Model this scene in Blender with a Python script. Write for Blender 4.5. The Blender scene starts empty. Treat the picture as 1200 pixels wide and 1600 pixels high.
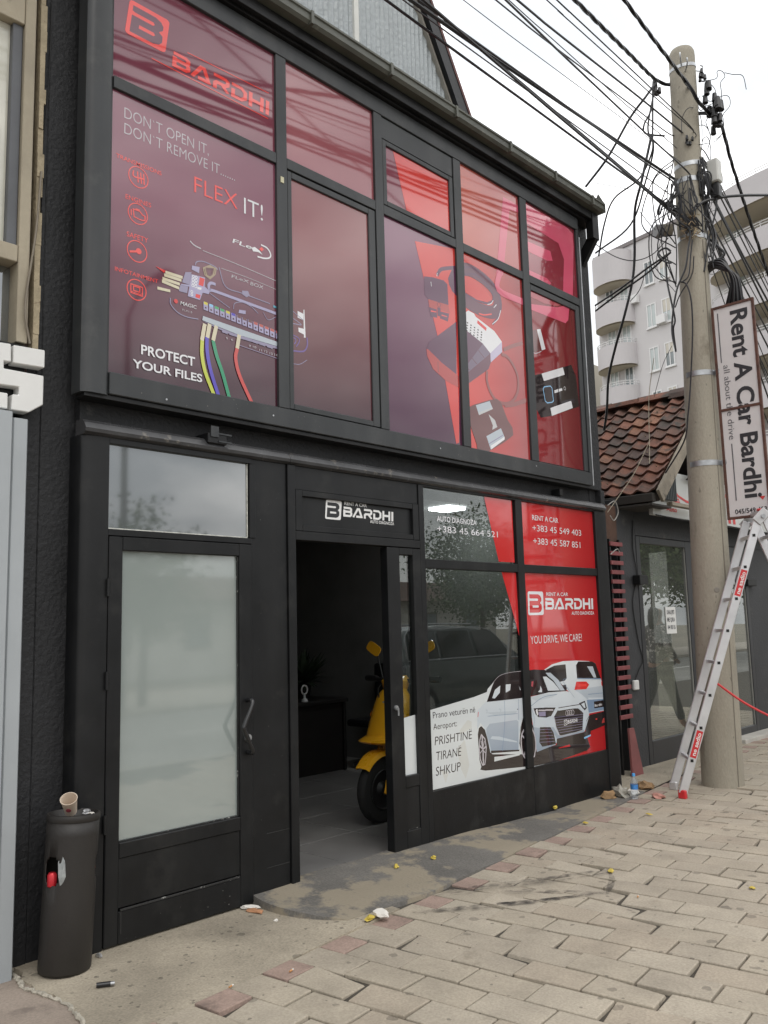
import bpy, bmesh, math, random
from mathutils import Vector, Matrix
random.seed(7)
scene = bpy.context.scene
COL = scene.collection
R = math.radians

# ------------------------------------------------------------------ camera
cam_d = bpy.data.cameras.new('camera'); cam = bpy.data.objects.new('camera', cam_d); COL.objects.link(cam)
scene.camera = cam
cam_d.sensor_fit = 'HORIZONTAL'; cam_d.sensor_width = 36.0; cam_d.lens = 40.284
cam_d.clip_start = 0.05; cam_d.clip_end = 600
yaw, pitch, roll = R(46.369), R(7.554), R(-1.535)
fw = Vector((math.sin(yaw)*math.cos(pitch), math.cos(yaw)*math.cos(pitch), math.sin(pitch)))
r0 = Vector((math.cos(yaw), -math.sin(yaw), 0)); u0 = r0.cross(fw)
rt = r0*math.cos(roll) + u0*math.sin(roll); up = -r0*math.sin(roll) + u0*math.cos(roll)
cam.matrix_world = Matrix(((rt.x, up.x, -fw.x, 0), (rt.y, up.y, -fw.y, -4.097), (rt.z, up.z, -fw.z, 1.532), (0, 0, 0, 1)))
scene.render.resolution_x = 768; scene.render.resolution_y = 1024

# ------------------------------------------------------------------ sky: overcast, nishita behind a cloud deck
SUN_EL, SUN_AZ = R(52), R(205)          # azimuth measured from +Y towards +X: behind the viewer, over the street
w = bpy.data.worlds.new('World'); scene.world = w; w.use_nodes = True
nt = w.node_tree; nt.nodes.clear(); N = nt.nodes.new; LK = nt.links.new
sky = N('ShaderNodeTexSky'); sky.sky_type = 'NISHITA'; sky.sun_disc = False; sky.sun_elevation = SUN_EL; sky.sun_rotation = SUN_AZ
sky.air_density = 1.2; sky.dust_density = 3.0
bgs = N('ShaderNodeBackground'); bgs.inputs[1].default_value = 0.10; LK(sky.outputs[0], bgs.inputs[0])
tc = N('ShaderNodeTexCoord'); mp = N('ShaderNodeMapping'); mp.inputs['Scale'].default_value = (1.0, 1.0, 2.4); LK(tc.outputs['Generated'], mp.inputs[0])
nz = N('ShaderNodeTexNoise'); nz.inputs['Scale'].default_value = 3.2; nz.inputs['Detail'].default_value = 7; nz.inputs['Roughness'].default_value = .55; LK(mp.outputs[0], nz.inputs[0])
rp = N('ShaderNodeValToRGB'); rp.color_ramp.elements[0].position = .38; rp.color_ramp.elements[0].color = (.42, .44, .46, 1)
rp.color_ramp.elements[1].position = .62; rp.color_ramp.elements[1].color = (1.0, .985, .97, 1); LK(nz.outputs[0], rp.inputs[0])
bgc = N('ShaderNodeBackground'); bgc.inputs[1].default_value = 3.1; 
sx_ = N('ShaderNodeSeparateXYZ'); LK(tc.outputs['Generated'], sx_.inputs[0])   # overcast luminance: (1 + 2 sin(elevation)) / 3
ov = N('ShaderNodeMapRange'); ov.inputs[1].default_value = .05; ov.inputs[2].default_value = .52; ov.inputs[3].default_value = .52; ov.inputs[4].default_value = 1.0; LK(sx_.outputs['Z'], ov.inputs[0])
vm = N('ShaderNodeVectorMath'); vm.operation = 'SCALE'; LK(rp.outputs[0], vm.inputs[0]); LK(ov.outputs[0], vm.inputs['Scale']); LK(vm.outputs[0], bgc.inputs[0])
mx = N('ShaderNodeMixShader'); mx.inputs[0].default_value = .88; LK(bgs.outputs[0], mx.inputs[1]); LK(bgc.outputs[0], mx.inputs[2])
wo = N('ShaderNodeOutputWorld'); LK(mx.outputs[0], wo.inputs[0])
sd = bpy.data.lights.new('sun', 'SUN'); sd.energy = 0.7; sd.angle = R(25); sd.color = (1, .96, .9)
so = bpy.data.objects.new('sun', sd); COL.objects.link(so)
sdir = Vector((math.sin(SUN_AZ)*math.cos(SUN_EL), math.cos(SUN_AZ)*math.cos(SUN_EL), math.sin(SUN_EL)))
so.rotation_euler = sdir.to_track_quat('Z', 'Y').to_euler(); so.location = (0, -12, 14)
vs = scene.view_settings; vs.view_transform = 'Standard'; vs.look = 'None'; vs.gamma = 1; vs.exposure = -0.22; vs.use_curve_mapping = False
scene.cycles.max_bounces = 8; scene.cycles.transparent_max_bounces = 12; scene.cycles.caustics_reflective = False
scene.cycles.use_denoising = True

# ------------------------------------------------------------------ materials
MATS = {}
def srgb(r, g, b):
    f = lambda v: (v/255/12.92) if v/255 <= .04045 else ((v/255+.055)/1.055)**2.4
    return (f(r), f(g), f(b))
def mat(name, col, rough=.6, var=.12, scale=6.0, bump=0.0, bscale=60.0, metal=0.0, coat=0.0, spec=.5, stain=None, sscale=3.0, sthr=.62, swidth=.08, emit=0, stretch=None, dirt=None, sheen=0, fine=0.0, trans=0, spots=None, world=False, streak=None):
    """principled with noise colour variation, optional stain layer with shapes of its own, optional bump"""
    if name in MATS: return MATS[name]
    m = bpy.data.materials.new(name); m.use_nodes = True; t = m.node_tree; n = t.nodes; b = n['Principled BSDF']; l = t.links.new
    c = n.new('ShaderNodeTexCoord'); src = c.outputs['Object']
    if world:                        # pieces that share a mesh still vary from place to place
        ge = n.new('ShaderNodeNewGeometry'); src = ge.outputs['Position']
    if stretch:
        mpn = n.new('ShaderNodeMapping'); mpn.inputs['Scale'].default_value = stretch; l(src, mpn.inputs[0]); src = mpn.outputs[0]
    z = n.new('ShaderNodeTexNoise'); z.inputs['Scale'].default_value = scale; z.inputs['Detail'].default_value = 6; z.inputs['Roughness'].default_value = .6; l(src, z.inputs[0])
    rr = n.new('ShaderNodeMapRange'); rr.inputs[1].default_value = .3; rr.inputs[2].default_value = .7; rr.inputs[3].default_value = 1-var; rr.inputs[4].default_value = 1+var; l(z.outputs[0], rr.inputs[0])
    v = n.new('ShaderNodeVectorMath'); v.operation = 'SCALE'; v.inputs[0].default_value = col; l(rr.outputs[0], v.inputs['Scale']); out = v.outputs[0]
    if fine:
        z3 = n.new('ShaderNodeTexNoise'); z3.inputs['Scale'].default_value = 90; z3.inputs['Detail'].default_value = 3; l(src, z3.inputs[0])
        r3 = n.new('ShaderNodeMapRange'); r3.inputs[1].default_value = .35; r3.inputs[2].default_value = .65; r3.inputs[3].default_value = 1-fine; r3.inputs[4].default_value = 1+fine; l(z3.outputs[0], r3.inputs[0])
        v3 = n.new('ShaderNodeVectorMath'); v3.operation = 'SCALE'; l(out, v3.inputs[0]); l(r3.outputs[0], v3.inputs['Scale']); out = v3.outputs[0]
    if stain:
        z2 = n.new('ShaderNodeTexNoise'); z2.inputs['Scale'].default_value = sscale; z2.inputs['Detail'].default_value = 8; z2.inputs['Roughness'].default_value = .65; l(src, z2.inputs[0])
        r2 = n.new('ShaderNodeMapRange'); r2.inputs[1].default_value = sthr; r2.inputs[2].default_value = sthr+swidth; l(z2.outputs[0], r2.inputs[0])
        mixn = n.new('ShaderNodeMix'); mixn.data_type = 'RGBA'; l(r2.outputs[0], mixn.inputs[0]); l(out, mixn.inputs[6]); mixn.inputs[7].default_value = (*stain, 1); out = mixn.outputs[2]
    if streak:                       # dust that has run down the surface
        ms = n.new('ShaderNodeMapping'); ms.inputs['Scale'].default_value = (5, 5, .6); l(src, ms.inputs[0]); zs_ = n.new('ShaderNodeTexNoise'); zs_.inputs['Scale'].default_value = 1.0; zs_.inputs['Detail'].default_value = 6; l(ms.outputs[0], zs_.inputs[0])
        rs = n.new('ShaderNodeMapRange'); rs.inputs[1].default_value = .45; rs.inputs[2].default_value = .78; rs.inputs[4].default_value = streak[1]; l(zs_.outputs[0], rs.inputs[0])
        mk = n.new('ShaderNodeMix'); mk.data_type = 'RGBA'; l(rs.outputs[0], mk.inputs[0]); l(out, mk.inputs[6]); mk.inputs[7].default_value = (*streak[0], 1); out = mk.outputs[2]
    for sc_, size_, dens_, dk_ in (spots or ()):     # separate round blots: chewing gum, oil, droppings
        vo = n.new('ShaderNodeTexVoronoi'); vo.inputs['Scale'].default_value = sc_; vo.inputs['Randomness'].default_value = 1.0
        wz = n.new('ShaderNodeTexNoise'); wz.inputs['Scale'].default_value = sc_*2.5; l(src, wz.inputs[0]); wm = n.new('ShaderNodeVectorMath'); wm.operation = 'MULTIPLY_ADD'; l(wz.outputs['Color'], wm.inputs[0]); wm.inputs[1].default_value = (.35/sc_,)*3; l(src, wm.inputs[2]); l(wm.outputs[0], vo.inputs['Vector'])
        sp = n.new('ShaderNodeSeparateColor'); l(vo.outputs['Color'], sp.inputs[0])
        lim = n.new('ShaderNodeMath'); lim.operation = 'MULTIPLY'; lim.inputs[1].default_value = size_; l(sp.outputs[1], lim.inputs[0])
        lt_ = n.new('ShaderNodeMath'); lt_.operation = 'LESS_THAN'; l(vo.outputs['Distance'], lt_.inputs[0]); l(lim.outputs[0], lt_.inputs[1])
        g_ = n.new('ShaderNodeMath'); g_.operation = 'LESS_THAN'; l(sp.outputs[0], g_.inputs[0]); g_.inputs[1].default_value = dens_
        m_ = n.new('ShaderNodeMath'); m_.operation = 'MULTIPLY'; l(lt_.outputs[0], m_.inputs[0]); l(g_.outputs[0], m_.inputs[1])
        sc2 = n.new('ShaderNodeMath'); sc2.operation = 'MULTIPLY_ADD'; l(m_.outputs[0], sc2.inputs[0]); sc2.inputs[1].default_value = dk_-1; sc2.inputs[2].default_value = 1
        v5 = n.new('ShaderNodeVectorMath'); v5.operation = 'SCALE'; l(out, v5.inputs[0]); l(sc2.outputs[0], v5.inputs['Scale']); out = v5.outputs[0]
    l(out, b.inputs['Base Color'])
    b.inputs['Roughness'].default_value = rough; b.inputs['Metallic'].default_value = metal; b.inputs['Coat Weight'].default_value = coat; b.inputs['Coat Roughness'].default_value = .04
    b.inputs['Specular IOR Level'].default_value = spec
    if trans: b.inputs['Transmission Weight'].default_value = trans
    if rough > .25:
        rg = n.new('ShaderNodeMapRange'); rg.inputs[3].default_value = rough*.85; rg.inputs[4].default_value = min(1, rough*1.15); l(z.outputs[0], rg.inputs[0]); l(rg.outputs[0], b.inputs['Roughness'])
    if bump:
        z4 = n.new('ShaderNodeTexNoise'); z4.inputs['Scale'].default_value = bscale; z4.inputs['Detail'].default_value = 5; l(src, z4.inputs[0])
        bp = n.new('ShaderNodeBump'); bp.inputs['Strength'].default_value = bump; bp.inputs['Distance'].default_value = .01; l(z4.outputs[0], bp.inputs['Height']); l(bp.outputs[0], b.inputs['Normal'])
    if emit:
        b.inputs['Emission Color'].default_value = (*col, 1); b.inputs['Emission Strength'].default_value = emit
    MATS[name] = m
    return m
def glass(name, tint=(.75, .8, .78), boost=1.0, film=0.0, filmcol=(.5, .5, .5)):
    """clear architectural glass: see-through plus mirror by fresnel; film adds a milky layer"""
    if name in MATS: return MATS[name]
    m = bpy.data.materials.new(name); m.use_nodes = True; t = m.node_tree; n = t.nodes; l = t.links.new; n.clear()
    o = n.new('ShaderNodeOutputMaterial'); tr = n.new('ShaderNodeBsdfTransparent'); tr.inputs[0].default_value = (*tint, 1)
    gl = n.new('ShaderNodeBsdfGlossy'); gl.inputs['Roughness'].default_value = .0; gl.inputs[0].default_value = (.95, .97, .96, 1)
    ge = n.new('ShaderNodeNewGeometry'); dt = n.new('ShaderNodeVectorMath'); dt.operation = 'DOT_PRODUCT'; l(ge.outputs['Normal'], dt.inputs[0]); l(ge.outputs['Incoming'], dt.inputs[1])
    ab = n.new('ShaderNodeMath'); ab.operation = 'ABSOLUTE'; l(dt.outputs['Value'], ab.inputs[0]); om = n.new('ShaderNodeMath'); om.operation = 'SUBTRACT'; om.inputs[0].default_value = 1; l(ab.outputs[0], om.inputs[1])
    pw = n.new('ShaderNodeMath'); pw.operation = 'POWER'; pw.inputs[1].default_value = 5; l(om.outputs[0], pw.inputs[0])
    fr = n.new('ShaderNodeMath'); fr.operation = 'MULTIPLY_ADD'; l(pw.outputs[0], fr.inputs[0]); fr.inputs[1].default_value = .96; fr.inputs[2].default_value = .045     # schlick, same from both sides
    mu = n.new('ShaderNodeMath'); mu.operation = 'MULTIPLY'; mu.inputs[1].default_value = boost; mu.use_clamp = True; l(fr.outputs[0], mu.inputs[0])
    mx_ = n.new('ShaderNodeMixShader'); l(mu.outputs[0], mx_.inputs[0]); l(gl.outputs[0], mx_.inputs[2])
    if film:
        df = n.new('ShaderNodeBsdfDiffuse'); df.inputs[0].default_value = (*filmcol, 1); m2 = n.new('ShaderNodeMixShader'); m2.inputs[0].default_value = film
        l(tr.outputs[0], m2.inputs[1]); l(df.outputs[0], m2.inputs[2]); l(m2.outputs[0], mx_.inputs[1])
    else: l(tr.outputs[0], mx_.inputs[1])
    l(mx_.outputs[0], o.inputs[0]); MATS[name] = m
    return m

# ------------------------------------------------------------------ mesh helpers
class MB:
    def __init__(s): s.v = []; s.f = []; s.m = []; s.mi = 0
    def poly(s, vs_, fs):
        o = len(s.v); s.v += [tuple(q) for q in vs_]
        for f in fs: s.f.append([o+i for i in f]); s.m.append(s.mi)
        return s
    def box(s, x0, x1, y0, y1, z0, z1):
        return s.poly([(x0,y0,z0),(x1,y0,z0),(x1,y1,z0),(x0,y1,z0),(x0,y0,z1),(x1,y0,z1),(x1,y1,z1),(x0,y1,z1)],
                      [(0,3,2,1),(4,5,6,7),(0,1,5,4),(1,2,6,5),(2,3,7,6),(3,0,4,7)])
    def prism(s, pts, fn, a, b):
        """extrude a 2D outline between a and b; fn(p, q, t) -> 3D"""
        n = len(pts)
        vs_ = [fn(p[0], p[1], a) for p in pts]+[fn(p[0], p[1], b) for p in pts]
        return s.poly(vs_, [tuple(range(n))[::-1], tuple(range(n, 2*n))]+[(i, (i+1) % n, n+(i+1) % n, n+i) for i in range(n)])
    def beam(s, a, b, wd, th, upv=(0, 0, 1)):
        a, b = Vector(a), Vector(b); d = (b-a).normalized(); u = Vector(upv); sd_ = d.cross(u)
        if sd_.length < 1e-4: sd_ = d.cross(Vector((1, 0, 0)))
        sd_.normalize(); u = sd_.cross(d).normalized(); vs_ = []
        for q in (a, b):
            for i, j in ((-1,-1),(1,-1),(1,1),(-1,1)): vs_.append(q+sd_*(i*wd/2)+u*(j*th/2))
        return s.poly(vs_, [(0,3,2,1),(4,5,6,7),(0,1,5,4),(1,2,6,5),(2,3,7,6),(3,0,4,7)])
    def tube(s, pts, r, n=6, caps=True, closed=False):
        pts = [Vector(p) for p in pts]; k = len(pts); rs = r if isinstance(r, (list, tuple)) else [r]*k
        ref = None; rings = []
        for i, p in enumerate(pts):
            if closed: d = pts[(i+1) % k]-pts[i-1]
            else: d = pts[min(i+1, k-1)]-pts[max(i-1, 0)]
            if d.length < 1e-9: d = Vector((0, 0, 1))
            d.normalize()
            if ref is None: ref = d.orthogonal().normalized()
            ref = (ref-d*ref.dot(d)); ref = ref.normalized() if ref.length > 1e-6 else d.orthogonal().normalized()
            bn = d.cross(ref)
            rings.append([p+ref*(rs[i]*math.cos(2*math.pi*j/n))+bn*(rs[i]*math.sin(2*math.pi*j/n)) for j in range(n)])
        o = len(s.v); s.v += [tuple(q) for rg in rings for q in rg]
        for i in range(k if closed else k-1):
            i2 = (i+1) % k
            for j in range(n):
                s.f.append([o+i*n+j, o+i*n+(j+1) % n, o+i2*n+(j+1) % n, o+i2*n+j]); s.m.append(s.mi)
        if caps and not closed:
            s.f.append([o+j for j in range(n)][::-1]); s.m.append(s.mi); s.f.append([o+(k-1)*n+j for j in range(n)]); s.m.append(s.mi)
        return s
    def lathe(s, prof, c, n=24, axis='Z', cap=True):
        o = len(s.v)
        for r, h in prof:
            for j in range(n):
                a = 2*math.pi*j/n; x, y = r*math.cos(a), r*math.sin(a)
                q = {'Z': (x, y, h), 'Y': (x, h, y), 'X': (h, x, y)}[axis]
                s.v.append((c[0]+q[0], c[1]+q[1], c[2]+q[2]))
        for i in range(len(prof)-1):
            for j in range(n): s.f.append([o+i*n+j, o+i*n+(j+1) % n, o+(i+1)*n+(j+1) % n, o+(i+1)*n+j]); s.m.append(s.mi)
        if cap:
            s.f.append([o+j for j in range(n)][::-1]); s.m.append(s.mi); k = len(prof)-1; s.f.append([o+k*n+j for j in range(n)]); s.m.append(s.mi)
        return s
    def build(s, name, mats, parent=None, smooth=False, bevel=0, seg=1, sub=0, xf=None):
        me = bpy.data.meshes.new(name); vs_ = s.v if xf is None else [tuple(xf @ Vector(q)) for q in s.v]
        me.from_pydata(vs_, [], s.f); me.validate()
        if not isinstance(mats, (list, tuple)): mats = [mats]
        for m_ in mats: me.materials.append(m_)
        if len(me.polygons) == len(s.m):
            for p, i in zip(me.polygons, s.m): p.material_index = i
        bm = bmesh.new(); bm.from_mesh(me)
        bmesh.ops.recalc_face_normals(bm, faces=bm.faces)
        if bevel:
            ed = [e for e in bm.edges if len(e.link_faces) == 2 and e.calc_face_angle(0) > .5]
            bmesh.ops.bevel(bm, geom=ed, offset=bevel, segments=seg, affect='EDGES', profile=.5, clamp_overlap=True)
        bm.to_mesh(me); bm.free()
        if smooth:
            for p in me.polygons: p.use_smooth = True
            try: me.set_sharp_from_angle(angle=R(40))
            except Exception: pass
        o = bpy.data.objects.new(name, me); COL.objects.link(o)
        if parent is not None: attach(o, parent)
        return o
def wloc(o):
    v = Vector(o.location)
    return v+(wloc(o.parent)+(o.matrix_parent_inverse.translation) if o.parent else Vector())
def attach(o, parent):
    o.parent = parent; o.matrix_parent_inverse = Matrix.Translation(-ROOTLOC.get(parent.name, Vector((0, 0, 0))))
ROOTLOC = {}
def thing(name, label, cat, loc=(0, 0, 0), group=None):
    o = bpy.data.objects.new(name, None); o.empty_display_size = .1; COL.objects.link(o); o.location = loc; ROOTLOC[o.name] = Vector(loc)
    return tag(o, label, cat, group)
def tag(o, label, cat, group=None, kind=None):
    if label: o['label'] = label
    if cat: o['category'] = cat
    if group: o['group'] = group
    if kind: o['kind'] = kind
    return o
def structure(o, kind='structure', label=None):
    o['kind'] = kind
    if label: o['label'] = label
    return o
def bx(name, m, parent, x0, x1, y0, y1, z0, z1, bevel=0.003):
    return MB().box(x0, x1, y0, y1, z0, z1).build(name, m, parent, bevel=bevel)
def smooth_path(pts, n=6):
    pts = [Vector(p) for p in pts]
    if len(pts) < 3: return pts
    out = []; P = [pts[0]*2-pts[1]]+pts+[pts[-1]*2-pts[-2]]
    for i in range(1, len(P)-2):
        a, b, c, d = P[i-1], P[i], P[i+1], P[i+2]
        for k in range(n):
            t = k/n; out.append(.5*((2*b)+(c-a)*t+(2*a-5*b+4*c-d)*t*t+(3*b-a-3*c+d)*t*t*t))
    out.append(pts[-1]); return out
TXT = {}
def text_geo(s, off):
    key = (s, off)
    if key in TXT: return TXT[key]
    cu = bpy.data.curves.new('t', 'FONT'); cu.body = s; cu.size = 1; cu.offset = off; cu.resolution_u = 4; cu.fill_mode = 'FRONT'
    ob = bpy.data.objects.new('t', cu); COL.objects.link(ob); dg = bpy.context.evaluated_depsgraph_get(); dg.update()
    me = ob.evaluated_get(dg).to_mesh(); vs_ = [tuple(v.co) for v in me.vertices]; fs = [tuple(p.vertices) for p in me.polygons]
    ob.evaluated_get(dg).to_mesh_clear(); bpy.data.objects.remove(ob); bpy.data.curves.remove(cu)
    TXT[key] = (vs_, fs); return TXT[key]
CAP = max(v[1] for v in text_geo('H', 0)[0])
def text_into(mb, s, fn, x, z, wd, h, off=0, shear=0):
    """flat lettering: fn(u, v) -> 3D point; fitted to width wd and cap height h"""
    vs_, fs = text_geo(s, off)
    if not vs_: return
    x0 = min(v[0] for v in vs_); x1 = max(v[0] for v in vs_)
    sx = wd/(x1-x0); sz = h/CAP
    mb.poly([fn(x+(v[0]-x0)*sx+shear*v[1]*sz, z+v[1]*sz) for v in vs_], fs)

# ------------------------------------------------------------------ palette
black = mat('black_paint', (.0075, .0077, .0083), .42, .35, 3, bump=.12, bscale=25, spec=.32, stain=(.03, .03, .03), sscale=2.2, sthr=.55, swidth=.2, streak=((.036, .035, .034), .25))
blackp = mat('black_frame', (.0085, .0090, .0098), .40, .3, 4, bump=.06, bscale=18, spec=.3, stain=(.024, .024, .023), sscale=3.3, sthr=.55, swidth=.2, streak=((.032, .032, .031), .28))
greyf = mat('anthracite_frame', (.026, .0285, .0305), .4, .22, 3, bump=.05, bscale=20, spec=.45, stain=(.05, .052, .05), sscale=4, sthr=.58, swidth=.16, streak=((.085, .086, .085), .35))
plaster = mat('black_plaster', (.017, .0175, .019), .6, .3, 2.5, bump=.7, bscale=45, spec=.35, stain=(.045, .044, .042), sscale=4, sthr=.68, swidth=.06)
rubber = mat('rubber', (.006, .006, .006), .7, .2)
worn = mat('worn_edge', (.02, .02, .02), .55, .3, 6, stain=(.33, .33, .31), sscale=26, sthr=.6, swidth=.05)
steelm = mat('galvanised_steel', (.42, .43, .44), .42, .25, 12, metal=.85)
whitep = mat('white_plastic', (.72, .72, .70), .35, .06, 5)
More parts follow.
